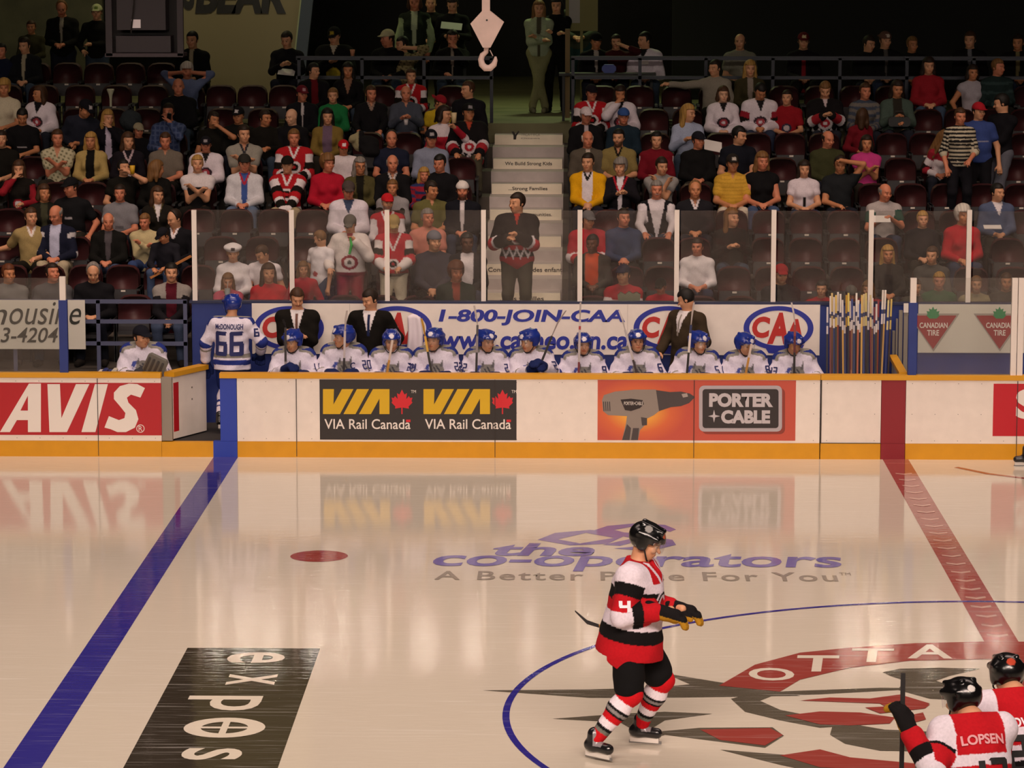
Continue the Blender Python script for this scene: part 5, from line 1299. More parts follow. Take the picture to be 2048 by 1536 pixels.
def barber(px, pyfoot, s, label, rz, Y=None, **k):
    g = ground(px, pyfoot)
    c = dict(shirt=BARB, shirtname='jersey', bulk=.034, pads=pads_big, hem=-.175, sleeve=1.9, stand=True, sw=.20, helmet='0c0b0c', hair='short', hc='dark', legs=False, gloves=True, h=.0075, short='100f10', sock=SOCK67,
             neckline=(.05, .535), skates=True, s=s, glove=('151213', 'b01c22', 'a87a1e'), wr=.004)
    c.update(k); r = person(c, (g.x, g.y if Y is None else Y, 0), rz, label, 'home players on the ice'); player_parts(c, r); return r, c
rb, cb = barber(1262, 1506, 1.10, 'home player in red, white and black hooped jersey skating across the ice', pi/2-.30, feet=((.24, .0, .145), (-.27, .20, .145)), hands=((.12, -.28, 1.09), (-.18, -.25, 1.12)), polel=(-.5, .75, -.5), poler=(.5, .7, -.5),
                head=(8, 24, 0), lean=.17, handdir=(.15, -1, -.25), footyaw=(0, 22), curl=.55, decal=((-.035, -.10, .12, .026, 'b0563a'), (-.075, .03, .11, .03, '8d8a88'), (-.08, -.06, .04, .02, 'c8c2c0')), fat=1.08)
V, Q = cb['_shirt']; Jb = cb['_J']; m_num = mat('number_white', 'eadfe8', .8); m_numr = mat('number_red', 'c5161f', .8); m_numk = mat('number_black', '141213', .8)
drape('4', V, Q, None, Jb['shl']*.27+Jb['ell']*.73, (-.9, -.35, .15), 0, 0, .085, .10, m_num, jersey_of(rb), bold=.03)
# his stick, carried low behind the body
a = ground(1262, 1506)
def ice_stick():
    p0 = at(1340, 1238, a.y+.30); p1 = at(1198, 1252, a.y+.34); p2 = at(1150, 1222, a.y+.36)
    r = empty('hockey_stick', p0, 'stick carried low across the back of the skating home player', 'hockey stick')
    MB().bar((0, 0, 0), p1-p0, .03, .022).build('shaft', mat('stick_tan', 'b58a4a', .5), r)
    pts = [p1-p0, (p1-p0).lerp(p2-p0, .5)+Vector((0, 0, -.03)), p2-p0]; v = []
    for p, hw, th in zip(pts, (.02, .03, .012), (.01, .008, .004)):
        for sy, sz in ((-th, -hw*.4), (th, -hw*.4), (th, hw*.4), (-th, hw*.4)): v.append((p.x, p.y+sy*3, p.z+sz))
    MB().add(v, [(0, 3, 2, 1), (8, 9, 10, 11)]+[(4*i+k, 4*i+(k+1) % 4, 4*i+4+(k+1) % 4, 4*i+4+k) for i in range(2) for k in range(4)]).build('blade', mat('stick_black', '1b1718', .6), r)
ice_stick()
# two team mates at the corner of the frame, seen from behind and above
def corner(hx, hy, Y, s, rz, label, **k):
    c = dict(feet=((.2, -.05, .145), (-.2, .1, .145)), lean=.34, hoff=(0, -.05, -.06), shirt=BARB2); c.update(k)
    r, c = barber(1700, 1500, s, label, rz, **c); r.location = (0, 0, 0); R = Matrix.Rotation(rz, 3, 'Z'); hc_ = R@Vector(c['_J']['hc'])*s
    lo, hi = -26., -12.
    for _ in range(40):                # depth at which the head, standing on the ice, meets the sight line
        Y = (lo+hi)/2
        if at(hx, hy, Y).z > hc_.z: lo = Y
        else: hi = Y
    p = at(hx, hy, Y); r.location = (p.x-hc_.x, Y-hc_.y, 0)
    V, Q = c['_shirt']; up = c['_J']['up']
    return r, c
zt1 = 1.72*1.06
ra, ca = corner(1922, 1402, -19.75, 1.05, pi+.62, 'home player in hooped red jersey at the corner, nearest, seen from behind', hands=((.36, -.24, 1.36), (-.2, -.40, 1.05)), handdir=(.1, -.5, .8), head=(0, 8, 0), twist=-.35, decal=((.02, .125, .07, .03, 'd8d2d0'),))
drape('LOPSEN', *ca['_shirt'], None, ca['_J']['up'](0, 0, .33), tuple(ca['_J']['M']@np.array([0, 1, 0.15])), 0, 0, .28, .065, mat('name_pink', 'd89aa0', .8), jersey_of(ra), bold=.03)
drape('17', *ca['_shirt'], None, ca['_J']['up'](0, 0, .12), tuple(ca['_J']['M']@np.array([0, 1, 0.0])), 0, 0, .30, .24, m_numk, jersey_of(ra), bold=.04)
rb2, cb2 = corner(2012, 1352, -18.95, 1.05, pi+.25, 'home player in hooped red jersey at the corner, partly cut off, seen from behind', hands=((.3, -.35, 1.1), (-.28, -.36, 1.1)), head=(-6, 6, 0), decal=((.0, .125, .09, .03, 'b0432e'),))
drape('27', *cb2['_shirt'], None, cb2['_J']['up'](0, 0, .13), (0, 1, .2), 0, 0, .30, .24, m_numk, jersey_of(rb2), bold=.04)
drape('MOWERS', *cb2['_shirt'], None, cb2['_J']['up'](0, 0, .33), (0, 1, .2), 0, 0, .30, .06, m_num, jersey_of(rb2), bold=.03)
w_ = ra.matrix_basis@Vector(ca['_J']['wrr']+np.array([.1, -.5, .8])*.11); 
o = empty('hockey_stick', (w_.x, w_.y+.035, 0), 'dark stick held upright by the nearest corner player', 'hockey stick'); MB().bar((0, 0, .3), (.0, .03, w_.z+.28), .03, .022).build('shaft', mat('stick_black', '1b1718', .6), o); MB().bar((0, 0, .3), (-.28, .05, .02), .03, .05).build('blade', mat('stick_black', '1b1718', .6), o)
# a lone skate of someone beyond the frame by the boards
g = ground(2052, 932); sk = empty('skate', (g.x, g.y, 0), 'black skate of someone mostly out of view by the boards', 'skate')
V, Q, I, T = field_mesh([cap((0, .0, .22), (0, 0, .10), .05, .052, 'b', .02), cap((.05, 0, .095), (-.12, 0, .085), .045, .04, 'b', .03)], .012)
link('boot', np_mesh('boot', V, Q, np.tile(np.array(srgb('151416')), (len(V), 1))), M_PLASTIC, sk); MB().bar((.09, 0, .035), (-.14, 0, .035), .028, .045).build('blade_holder', m_holder, sk); MB().bar((.10, 0, .008), (-.15, 0, .008), .006, .016).build('blade', m_blade, sk)
# ---------------------------------------------------------------- spectators
W_, BK, NV, GY = 'd8cdd2', '15130f', '1a1f33', '7f7b78'
J67 = {'c': 'a81a22', 'sleeve': 'd8cdd0', 'arm': ((.5, .85, '17130f'), (.85, 1.25, 'a81a22'), (1.25, 1.5, 'd8cdd0'), (1.5, 2, '17130f')), 'collar': ('d8cdd0', .11), 'crest': ('d8cdd0', '17130f', 'a81a22'), 'cr': .10, 'cz': .27, 'body': ((-.2, .02, '17130f'), (.02, .08, 'd8cdd0'))}
JW = {'c': 'd9cdd6', 'vneck': ('1d1a1c', .40, .42), 'crest': ('3b2b33', 'a3404a', 'd9cdd6'), 'cz': .25, 'cr': .10}
JB = {'c': '151214', 'crest': ('cfc4c8', 'a32530', 'cfc4c8'), 'cz': .20, 'cr': .11, 'zig': (.06, .09, 'cfc4c8', .03), 'body': ((-.2, .0, 'a32530'),), 'vneck': ('a3402a', .43, .40), 'arm': ((1.1, 1.4, 'cfc4c8'), (1.4, 2, 'a32530'))}
def polo(c, col=None): return {'c': c, 'vneck': ('b98064', .46, .35), 'collar': (col or c, .08)}
def jacket(c, inner, w0=.10, w1=.04, **k): d = {'c': c, 'open': (inner, w0, w1)}; d.update(k); return d
PEOPLE = []          # (row, x, head top y, label, short name, description)
def P(row, x, y, label, **k): PEOPLE.append((row, x, y, label, k))
T_ = .45             # sleeve length of a tee shirt
# front row (1), behind the glass
P(1, 17, 529, 'man in grey sweatshirt behind the limousine sign glass, brown hair', shirt={'c': '6d6a68', 'body': ((-.2, .12, 'a39c88'),)}, hc='auburn', head=(35, 5, 0))
P(1, 105, 527, 'person in charcoal top with short dark hair, beside the white and blue glass post', shirt='4c4a4c', hc='dark', head=(35, -6, 0))
P(1, 187, 526, 'grey-templed man in black jacket leaning forward above the railing', shirt='131216', hc='grey', hair='thin', head=(8, 22, 0), lean=.18)
P(1, 343, 527, 'moustached man in maroon shirt, grey and black jacket and jeans', shirt={'c': '17151a', 'yoke': '8c8580', 'open': ('4f1320', .07, .06)}, pants='4a5670', hc='black', mustache='dark', head=(10, 0, 0), hands=((.04, -.36, .60), (-.04, -.36, .60)))
P(1, 456, 536, 'girl in pink shirt sipping from a straw', shirt='b04a62', hc='light', hair='long', head=(6, 8, 0), female=1, s=.85, pose='eat')
P(1, 537, 528, 'woman with long brown hair in red jersey with a dark banded hem', shirt={'c': 'b8202c', 'body': ((-.2, .0, '20284e'), (.0, .05, 'd8cdd0')), 'crest': ('d8cdd0', '20284e'), 'cz': .02, 'cr': .04}, hc='brown', hair='long', female=1, head=(15, 0, 0))
P(1, 606, 487, 'girl in red top peering past the bending child in white', shirt='b02f3c', hc='light', hair='bob', female=1, s=.8, stand=True, head=(10, 5, 0), hands=((.2, -.1, .9), (-.2, -.1, .9)))
P(1, 912, 525, 'auburn-haired person in dark green jacket, low beside a white glass post', shirt=jacket('1d2c26', '8a3a2c', .05, .01), hc='auburn', hair='curly', head=(20, 6, 0))
P(1, 1247, 528, 'man in navy cap and red and white jersey holding a popcorn bag', shirt={'c': 'd8cdd0', 'yoke': 'a82a34', 'arm': ((.5, 1, 'd8cdd0'),)}, cap=('1c2038', 'front'), hc='dark', head=(-20, -4, 0), fat=1.15, hands=((.05, -.32, .76), (-.07, -.32, .74)))
P(1, 1322, 552, 'child in red and black striped jacket at the foot of the seats', shirt={'c': 'a82030', 'arm': ((.4, .7, 'd8cdd0'), (.7, 1.4, '17130f'))}, hc='dark', s=.82, head=(-20, 20, 0), cap=('17130f', 'front'))
P(1, 1562, 527, 'man in red cap and dark jacket low behind the last oval', shirt='1b1a20', cap=('9c2228', 'front'), hc='dark', head=(8, 6, 0))
P(1, 1643, 562, 'boy in red shirt above the stick rack', shirt='a3222c', hc='dark', s=.88, head=(-10, 4, 0))
P(1, 1702, 570, 'person in grey hat hunched behind the rack sticks', shirt='4a4744', cap=('5c5956', 'knit'), s=.86, head=(10, 25, 0))
P(1, 1736, 563, 'child with brown hair in red behind the rack sticks', shirt='8c2830', hc='light', hair='bob', s=.86, head=(-10, 4, 0))
P(1, 1832, 560, 'pale-faced child behind the white and blue post by the stick rack', shirt='3d3b35', hc='brown', s=.84)
P(1, 1878, 545, 'blond person in green jersey with yellow digits', shirt={'c': '1f5236', 'bar': ('c7b94a', .24, .075, .05)}, hc='blond', s=.95, head=(-4, 4, 0))
P(1, 1952, 553, 'person in beige sweatshirt behind the red triangles', shirt='8f8468', hc='light', s=.9)
P(1, 2012, 547, 'person in dark shirt near the pair of white posts', shirt='2a2825', hc='brown', s=.95)
# second row
P(2, 466, 486, 'woman in white beret and white shirt', shirt={'c': 'd2cbd0', 'bar': ('8c8084', .2, .05, .05)}, cap=('dcd5d8', 'beret', '3a3034'), hc='blond', female=1, head=(5, 8, 0), s=.98)
P(2, 530, 492, 'dark-haired child in white tee bending down', shirt='d6ced4', hc='brown', s=.92, head=(-50, 30, 0), lean=.25, sleeve=T_)
P(2, 640, 468, 'child with light hair in long white tee turning away', shirt={'c': 'd9d2d8', 'crest': ('a8404a',), 'cr': .05, 'cz': .1}, hc='light', stand=True, s=.82, head=(-70, 25, 0), sleeve=T_, hem=-.25, hands=((.26, -.12, .80), (-.24, -.1, .84)), pants='2f3c58', rzz=-.6)
P(2, 700, 428, 'big standing fan in grey cap and white jersey with red crest', shirt={'c': 'd4cac8', 'crest': ('8c2a34', 'd4cac8', '5a5550'), 'cz': .14, 'cr': .12, 'vneck': ('8c2a34', .42, .4), 'zig': (-.06, .06, '2a2428', .02), 'hem': '7a1f30'}, cap=('5a5650', 'front'), stand=True, hc='dark', head=(-8, 25, 0), hands=((.10, -.20, 1.36), (-.28, -.2, 1.0)), pants='7a1f30', bulk=.035, fat=1.2)
P(2, 787, 428, 'standing fan in tan cap and red jersey with white shoulders', shirt={'c': 'a82430', 'sleeve': 'd2c8c8', 'arm': ((.5, .8, '17130f'), (.8, 1.3, 'a82430')), 'collar': ('d2c8c8', .2), 'crest': ('d2c8c8', '17130f', 'a82430'), 'cz': .12, 'body': ((-.2, -.02, '6a5a50'),)}, cap=('9c8454', 'front'), stand=True, hc='brown', head=(8, 30, 0), pants='c9bda8', hands=((.12, -.3, 1.02), (-.12, -.3, 1.02)), bulk=.03, fat=1.1)
P(2, 868, 460, 'boy in grey knit cap and dark sweatshirt with hands clasped', shirt='33303a', cap=('6a6a74', 'knit'), hc='brown', head=(25, 4, 0), hands=((.04, -.36, .60), (-.04, -.36, .60)))
P(2, 934, 466, 'dark-skinned man in white tee under black jacket beside the stairs', shirt=jacket('17171c', 'd3c9cc', .08, .06), skin='dark', hc='black', head=(15, 2, 0))
P(2, 1185, 470, 'person in orange shirt and grey jacket at the foot of the stairs', shirt=jacket('35322e', 'b8431e', .09, .09), skin='dark', hc='black', hair='short', head=(-20, 2, 0), s=.98)
P(2, 1395, 450, 'boy in long white tee alone in a row of empty seats', shirt='d6ced2', hc='dark', head=(-15, 2, 0), s=.93, sleeve=1.6)
P(2, 1775, 492, 'blond woman in dark clothes behind the rack', shirt='1e1b1a', hc='blond', hair='long', female=1, head=(5, 2, 0))
P(2, 1864, 494, 'dim fair-haired person in grey above the green jersey', shirt='45423f', hc='brown', head=(-20, 5, 0), s=.95)
# third row
P(3, 62, 416, 'man in tan polo with arm spread along the seats', shirt=polo('9a8558', 'd8cdc8'), hc='brown', head=(30, 0, 0), pose='armL', sleeve=.7, pants='17150f')
P(3, 113, 411, 'bald man in navy and white jacket over pale blue shirt', shirt=jacket('171a2c', 'b4b4cc', .07, .06, arm=((.1, .3, 'c9c2c4'), (.95, 1.02, 'c9c2c4'))), hair='ring', hc='grey', skin='red', head=(-25, 22, 0), pants='a89a80')
P(3, 217, 426, 'bald old man in black coat and grey scarf', shirt=jacket('12110f', '4a4448', .05, .02), hair='ring', hc='white', head=(8, 8, 0), pants='3c4660')
P(3, 290, 428, 'child in cream hooded sweater and jeans, arms folded', shirt={'c': 'b3a47c'}, hc='light', s=.88, pose='crossed', pants='2f3f66', head=(-10, 10, 0))
P(3, 352, 420, 'man in black pullover over white tee leaning towards a child', shirt=polo('141318', 'd8cdd0'), hc='dark', hair='thin', head=(-45, 18, 0), lean=.15)
P(3, 855, 418, 'grey-haired man in pink shirt behind the glass', shirt=polo('c07a6a'), hc='grey', head=(25, 0, 0), sleeve=.6, skin='red')
P(3, 1176, 420, 'man in grey cap and red jersey beside the stairs', shirt={'c': 'a3222e', 'arm': ((.9, 1.3, 'd0c5c8'),), 'hem': 'd0c5c8'}, cap=('5c5a5c', 'front'), hc='brown', head=(20, 6, 0), bulk=.03)
P(3, 1247, 418, 'dark-haired person in blue sweater with hands joined', shirt='2f3c58', hc='dark', head=(20, 0, 0), hands=((.03, -.34, .64), (-.03, -.34, .64)))
P(3, 1463, 418, 'woman with long light hair in dark jacket holding a snack', shirt='1c1a18', hc='light', hair='long', female=1, head=(35, 0, 0), pose='hold')
P(3, 1845, 411, 'blond child in dark jacket next to the grey-haired woman in red', shirt='17151a', hc='blond', s=.92, head=(5, 2, 0))
P(3, 1925, 412, 'grey-haired woman in bright red sweater', shirt='a8202a', hc='white', hair='curly', female=1, head=(20, 4, 0), fat=1.15)
# fourth row
P(4, 88, 370, 'woman with brown ponytail in dark jacket smiling in profile', shirt=jacket('1c1a14', '3a3a2a', .05, .03), hc='brown', hair='pony', female=1, head=(30, 0, 0))
P(4, 143, 354, 'young man in black cap and black tee with small white print', shirt={'c': '131316', 'bar': ('9a9498', .27, .05, .012)}, cap=('131316', 'front'), hc='dark', head=(-40, 8, 0), sleeve=.6, fat=1.15, pose='sides')
P(4, 240, 370, 'young man with cropped dark hair in grey tee', shirt={'c': '77757a', 'bar': ('5a585c', .2, .06, .025)}, hc='dark', head=(5, 0, 0), sleeve=.6, fat=1.1)
P(4, 315, 374, 'woman in fur-collared jacket with one white sleeve showing', shirt={'c': '1a1712', 'vneck': ('cfc6c8', .30, .22), 'collar': ('5c5030', .12), 'arm': ()}, hc='brown', hair='bob', female=1, head=(30, 2, 0))
P(4, 697, 361, 'person in camouflage cap and white jersey with blue shirt beneath', shirt={'c': 'd6ccd6', 'vneck': ('3c4660', .36, .42), 'crest': ('3a3440', 'd6ccd6'), 'cz': .06, 'cr': .07}, cap=('4a3f3c', 'front'), hc='dark', head=(10, 14, 0), bulk=.03, fat=1.1)
P(4, 775, 386, 'person in bright red cap and red jersey with white collar', shirt={'c': 'a8222c', 'sleeve': 'd2c8cc', 'collar': ('d8ced0', .16)}, cap=('b81e26', 'front'), hc='grey', beard='grey', head=(15, 4, 0), s=.98)
P(4, 862, 363, 'man with dark hair in olive shirt turned aside', shirt=polo('5f5a34'), hc='dark', head=(45, 8, 0), sleeve=.6, fat=1.2)
P(4, 925, 361, 'man in white headband and dark jacket next to the stairs', shirt=jacket('15161d', 'd0c6c8', .035, .01), cap=('d6cdc8', 'back'), hc='black', head=(0, 2, 0), beard='dark')
P(4, 1313, 362, 'white-haired man in black vest over white sleeves', shirt={'c': '16161a', 'sleeve': 'cfc5ca', 'st': -.1, 'vneck': ('cfc5ca', .0, .22)}, hc='grey', mustache='grey', head=(5, 4, 0), pose='knees', fat=1.1)
P(4, 1390, 362, 'balding man in dark jacket with white collar', shirt=polo('1c1b20', 'cfc5c8'), hair='thin', hc='light', head=(5, 3, 0), fat=1.1)
P(4, 1768, 368, 'bald man in grey tee with green sleeves holding a programme', shirt={'c': 'a39a98', 'arm': ((.25, .7, '24463c'),)}, hair='ring', hc='grey', head=(30, 10, 0), sleeve=.6, pose='hold', lean=.15)
P(4, 1994, 368, 'dark-haired man in slate blue pullover over white tee', shirt={'c': '4d5670', 'vneck': ('cfc6ca', .36, .4)}, hc='black', head=(35, 4, 0), fat=1.2)
# fifth row
P(5, 38, 322, 'woman with long brown hair, chin on hand, in red and black jersey', shirt={'c': '17130f', 'sleeve': '8c1c28', 'crest': ('8c1c28', 'd0c5c8'), 'cz': .16}, hc='brown', hair='long', female=1, pose='chinL', head=(5, 6, 0))
P(5, 247, 320, 'dark-haired person in black tee drinking from a yellow cup', shirt=BK, hc='black', head=(40, -6, 0), sleeve=T_, pose='up')
P(5, 312, 322, 'woman with straight blond hair in black, seen turned away', shirt='12110f', hc='light', hair='bob', female=1, head=(120, 10, 0))
P(5, 395, 311, 'blond boy in black vest over white, arms crossed', shirt={'c': '141214', 'yoke': 'd2c8ca', 'body': ((-.2, .36, '141214'),)}, hc='blond', pose='crossed', sleeve=.3, head=(10, 0, 0))
P(5, 489, 307, 'man in dark cap and white windbreaker with red collar', shirt={'c': 'c9c6cc', 'open': ('3a5290', .05, .03), 'collar': ('a3283a', .12)}, cap=('2a2824', 'front'), hc='dark', skin='red', head=(10, 4, 0), fat=1.2, pants='5a6880')
P(5, 575, 311, 'man in black cap and red and white jersey with round crest, hands between the knees', shirt=J67, cap=('17130f', 'front'), hc='dark', head=(0, 2, 0), hands=((.04, -.40, .56), (-.04, -.40, .56)), pants='9a8a6c', bulk=.03)
P(5, 655, 310, 'woman with curly hair in crimson sweater', shirt='a8162c', hc='light', hair='curly', female=1, head=(35, 4, 0), fat=1.15)
P(5, 720, 316, 'smiling grey-haired woman in olive cardigan', shirt=jacket('4c4628', '17150f', .06, .03), hc='grey', hair='bob', female=1, head=(15, 2, 0), glasses=1, fat=1.1)
P(5, 785, 310, 'grey-haired man in black sweater with pale collar', shirt=polo('131214', 'b4aaa8'), hair='ring', hc='grey', head=(8, 2, 0))
P(5, 785, 360, 'short-haired man in grey shirt, head between two rows', shirt='8f8a8c', hc='light', head=(0, 2, 0), rowshift=-.42)
P(5, 848, 336, 'blond child in red and blue striped top', shirt={'c': '8c2030', 'hs': ('2a3058', .12, .4)}, hc='blond', hair='bob', s=.84, head=(10, 4, 0))
P(5, 880, 310, 'man with black hair in black jacket beside the blond child', shirt='121114', hc='black', head=(-20, 8, 0), fat=1.15)
P(5, 1176, 307, 'man in bright yellow jacket over white polo', shirt=jacket('d39a10', 'd8ced4', .07, .065, collar=('1b1a16', .07)), hc='dark', head=(-15, 4, 0), hands=((.04, -.34, .62), (-.04, -.34, .62)), fat=1.1)
P(5, 1241, 318, 'woman with grey curls in black and red jacket over white', shirt=jacket('17141a', 'd6ccd4', .05, .02, collar=('a8202e', .2)), hc='grey', hair='curly', female=1, head=(-15, 4, 0), pose='hold')
P(5, 1322, 316, 'person in grey tee with arms folded high', shirt='8a8684', hc='dark', head=(20, 10, 0), sleeve=T_, pose='fold', lean=.18)
P(5, 1465, 307, 'man in dark cap and yellow striped polo', shirt={'c': 'c79a38', 'hs': ('b48a30', .05, .3), 'collar': ('c79a38', .08), 'vneck': ('b98064', .46, .35)}, cap=('241f1c', 'front', 'b0a8a0'), hc='dark', head=(8, 3, 0), sleeve=.6, skin='tan', fat=1.15, pants='c0b2a0')
P(5, 1524, 305, 'blond woman in black sleeveless top', shirt='100f11', hc='light', hair='bob', female=1, head=(15, 6, 0), sleeve=.1, pants='3c4a66')
P(5, 1608, 322, 'woman with long dark hair in white short-sleeved blouse', shirt={'c': 'd3c6ce', 'bar': ('1a1614', .2, .016, .07)}, hc='dark', hair='long', female=1, head=(5, 6, 0), sleeve=.4)
P(5, 1680, 312, 'man in dark tee with hand at his forehead', shirt='1d1f22', hc='dark', head=(0, 12, 0), sleeve=T_, hands=((.07, -.14, 1.22), (-.05, -.3, .62)))
# sixth row
P(6, 3, 262, 'person in black tee cut off by the picture edge', shirt=BK, hc='dark', sleeve=T_, head=(10, 0, 0))
P(6, 115, 260, 'man in pale flowered shirt with arms crossed', shirt={'c': 'b5ad90', 'dot': '6f6a50', 'vneck': ('b98064', .40, .35)}, hc='brown', head=(15, 4, 0), pose='crossed', sleeve=.55, skin='red', fat=1.15)
P(6, 182, 266, 'fair-haired woman in beige jacket over black top', shirt=jacket('a8915a', '100f0e', .06, .075), hc='blond', hair='bob', female=1, head=(0, 3, 0))
P(6, 256, 266, 'woman in black jacket with red and white collar holding a yellow and white bag', shirt={'c': '17131a', 'yoke': '17131a', 'collar': ('b09aa0', .14), 'bar': ('cfc4c8', .18, .05, .05)}, hc='brown', hair='bob', female=1, head=(25, 4, 0))
P(6, 331, 266, 'red-faced man in grey-brown polo', shirt=polo('6b6157'), hc='brown', head=(5, 8, 0), sleeve=.6, skin='red', fat=1.15)
P(6, 412, 272, 'man in black cap and white jersey', shirt=JW, cap=('15131a', 'front', '8a8488'), hc='dark', head=(5, 6, 0), bulk=.03)
P(6, 488, 251, 'man with dark hair in grey polo with dark collar, arms folded', shirt=polo('8f8a80', '23222a'), hc='dark', head=(20, 4, 0), sleeve=.6, pose='crossed', fat=1.1)
P(6, 588, 259, 'brown-haired man in red jersey with white shoulders', shirt=J67, hc='light', head=(8, 4, 0), bulk=.03)
P(6, 687, 279, 'boy in red helmet-like cap and white jersey', shirt={'c': 'd6cace', 'zig': (.1, .06, '3a3034', .02), 'hem': '8c1f2c'}, cap=('b0161e', 'front', 'd8ccd0'), hc='dark', skin='tan', head=(10, 12, 0), s=.9, bulk=.03)
P(6, 783, 261, 'man with receding hair in navy tee', shirt='1a1e30', hair='thin', hc='dark', head=(8, 3, 0), sleeve=T_, skin='red')
P(6, 862, 258, 'man in black cap and pale blue long-sleeved shirt', shirt='7f8498', cap=('14131a', 'front', '9c9698'), hc='dark', head=(12, 5, 0), skin='red', fat=1.15)
P(6, 1175, 262, 'old man with white hair in grey jacket next to the stairs', shirt=jacket('544c42', 'b8a89c', .03, .0), hair='ring', hc='white', head=(12, 4, 0), skin='red', fat=1.15)
P(6, 1237, 259, 'bearded man in tan polo', shirt=polo('7f6f42', '1a1712'), hc='black', beard='dark', head=(-12, 2, 0), sleeve=.7, fat=1.15)
P(6, 1313, 264, 'young man in maroon track jacket with white sleeve stripes', shirt={'c': '6b101e', 'armline': 'cfc0c4'}, hc='black', head=(0, 4, 0))
P(6, 1396, 262, 'man in black cap and black jacket looking aside', shirt='100f10', cap=('17171f', 'front'), hc='dark', head=(30, 4, 0), fat=1.25, skin='red')
P(6, 1476, 254, 'man with black hair in navy tee, face in profile', shirt='14161f', hc='black', head=(55, 8, 0), sleeve=T_, fat=1.15, lean=.12)
P(6, 1655, 262, 'balding man in olive sweater seen between empty seats', shirt='393a22', hair='ring', hc='dark', head=(30, 14, 0), skin='red', fat=1.2)
P(6, 1733, 272, 'woman in bright pink tee, arms folded low', shirt='b8387a', hc='dark', hair='pony', female=1, head=(0, 0, 0), sleeve=.3, pose='crossed', skin='tan')
P(6, 1880, 262, 'girl with long light hair in red and white jersey bending sideways', shirt={'c': 'd0c4c8', 'yoke': '8c1f2c', 'arm': ((.7, 1.1, '17130f'), (1.1, 1.5, '8c1f2c'))}, hc='light', hair='long', female=1, head=(80, 25, 0), lean=.25, twist=.5, s=.95)
# seventh row
P(7, 45, 218, 'young man with black hair in black shirt with white lettering bar, head bowed', shirt={'c': '111013', 'bar': ('a39ca0', .22, .075, .011)}, hc='black', head=(10, 25, 0), sleeve=.6)
P(7, 152, 186, 'man in black cap and navy jacket leaning far forward', shirt='20222e', cap=('121118', 'front', 'b8b0b4'), hc='dark', head=(50, 25, 0), lean=.42, side=.15, s=1.06, fat=1.2)
P(7, 216, 221, 'fair-haired woman in dark blazer and white blouse, hand at her chin', shirt=jacket('14121a', 'c3b6cc', .04, .05), hc='blond', hair='bob', female=1, pose='chin', head=(30, 4, 0))
P(7, 277, 245, 'child in white cap and dark jacket', shirt='17161a', cap=('a89c80', 'front'), s=.86, head=(25, 8, 0), hc='brown')
P(7, 337, 208, 'man in blue plaid shirt talking into a phone', shirt={'c': '39466c', 'plaid': '586488'}, hc='dark', head=(-5, 0, 0), hands=((.03, -.2, 1.05), (-.1, -.3, .66)))
P(7, 427, 225, 'young man in black tee resting cheek on hand', shirt=BK, hc='dark', head=(35, 6, 10), sleeve=T_, hands=((.12, -.18, 1.06), (-.1, -.3, .64)))
P(7, 477, 213, 'person in black cap with white badge, dim in dark clothes', shirt='12110f', cap=('100f12', 'front', 'b4acae'), head=(-10, 5, 0), skin='tan')
P(7, 530, 221, 'man with dark hair in black shirt, profile', shirt=BK, hc='dark', head=(45, 6, 0), hands=((.10, -.32, .72), (-.04, -.34, .70)))
P(7, 584, 218, 'bald man in black jacket glancing down', shirt='131216', hair='bald', head=(-35, 12, 0), skin='pale')
P(7, 655, 218, 'woman with long black hair in tan jacket over lilac top', shirt=jacket('7a6430', '6a5468', .07, .07), hc='black', hair='long', female=1, head=(10, 4, 0))
P(7, 888, 213, 'dark-haired woman in red and white jersey raising a beer', shirt={'c': 'a32030', 'yoke': 'cfc2c8', 'arm': ((.6, 1, 'a32030'), (1, 1.3, 'cfc2c8'))}, hc='dark', hair='pony', female=1, head=(60, 4, 0), hands=((.18, -.3, .98), (-.08, -.3, .66)))
P(7, 937, 206, 'big man in black cap and black jersey with large crest beside the stairs', shirt=JB, cap=('131113', 'front', '8a8488'), hc='dark', head=(20, -4, 0), bulk=.04, fat=1.2, pose='knees', pants='4a4638')
P(7, 1172, 213, 'man in white cap and black jacket beside the stairs', shirt=jacket('131215', 'a89ca0', .03, .0), cap=('cdbfc2', 'front'), hc='grey', head=(15, 6, 0), skin='red', fat=1.2)
P(7, 1247, 215, 'man in blue cap and dark teal jacket', shirt='1b2a36', cap=('33508a', 'front'), hc='grey', head=(5, 4, 0), skin='red', fat=1.15)
P(7, 1376, 210, 'woman with long golden hair in pale blue shirt', shirt='98a0b8', hc='blond', hair='long', female=1, head=(50, 6, 0), pose='hold')
P(7, 1722, 212, 'child with brown hair in red seen from behind', shirt='6b121e', hc='brown', hair='bob', s=.9, head=(160, 0, 0))
# eighth row
P(8, 8, 160, 'woman with curly blond hair in white top', shirt='c4b9a0', hc='blond', hair='curly', female=1, head=(10, 4, 0), sleeve=.6)
P(8, 80, 173, 'brown-haired woman in white jersey with red crest over a dark turtleneck', shirt=dict(JW, vneck=('141218', .38, .5)), hc='brown', hair='bob', female=1, head=(-50, 0, 0), bulk=.03)
P(8, 357, 157, 'bald man in black shirt sitting below the white-haired woman', shirt='111013', hair='bald', skin='red', head=(5, 4, 0), fat=1.2)
P(8, 604, 170, 'man in maroon cap and dark jacket', shirt=jacket('131318', 'b8b0b0', .02, .0), cap=('5c1420', 'front', '9c7a80'), hc='dark', head=(25, 6, 0), skin='red')
P(8, 666, 177, 'fair short-haired woman in green sweater', shirt='1c6b3a', hc='light', hair='short', female=1, head=(0, 4, 0))
P(8, 742, 172, 'man in black pullover and light jeans', shirt=polo('121114', '8a7468'), hc='brown', head=(20, 4, 0), skin='red', pants='5f6c84', fat=1.15, pose='knees')
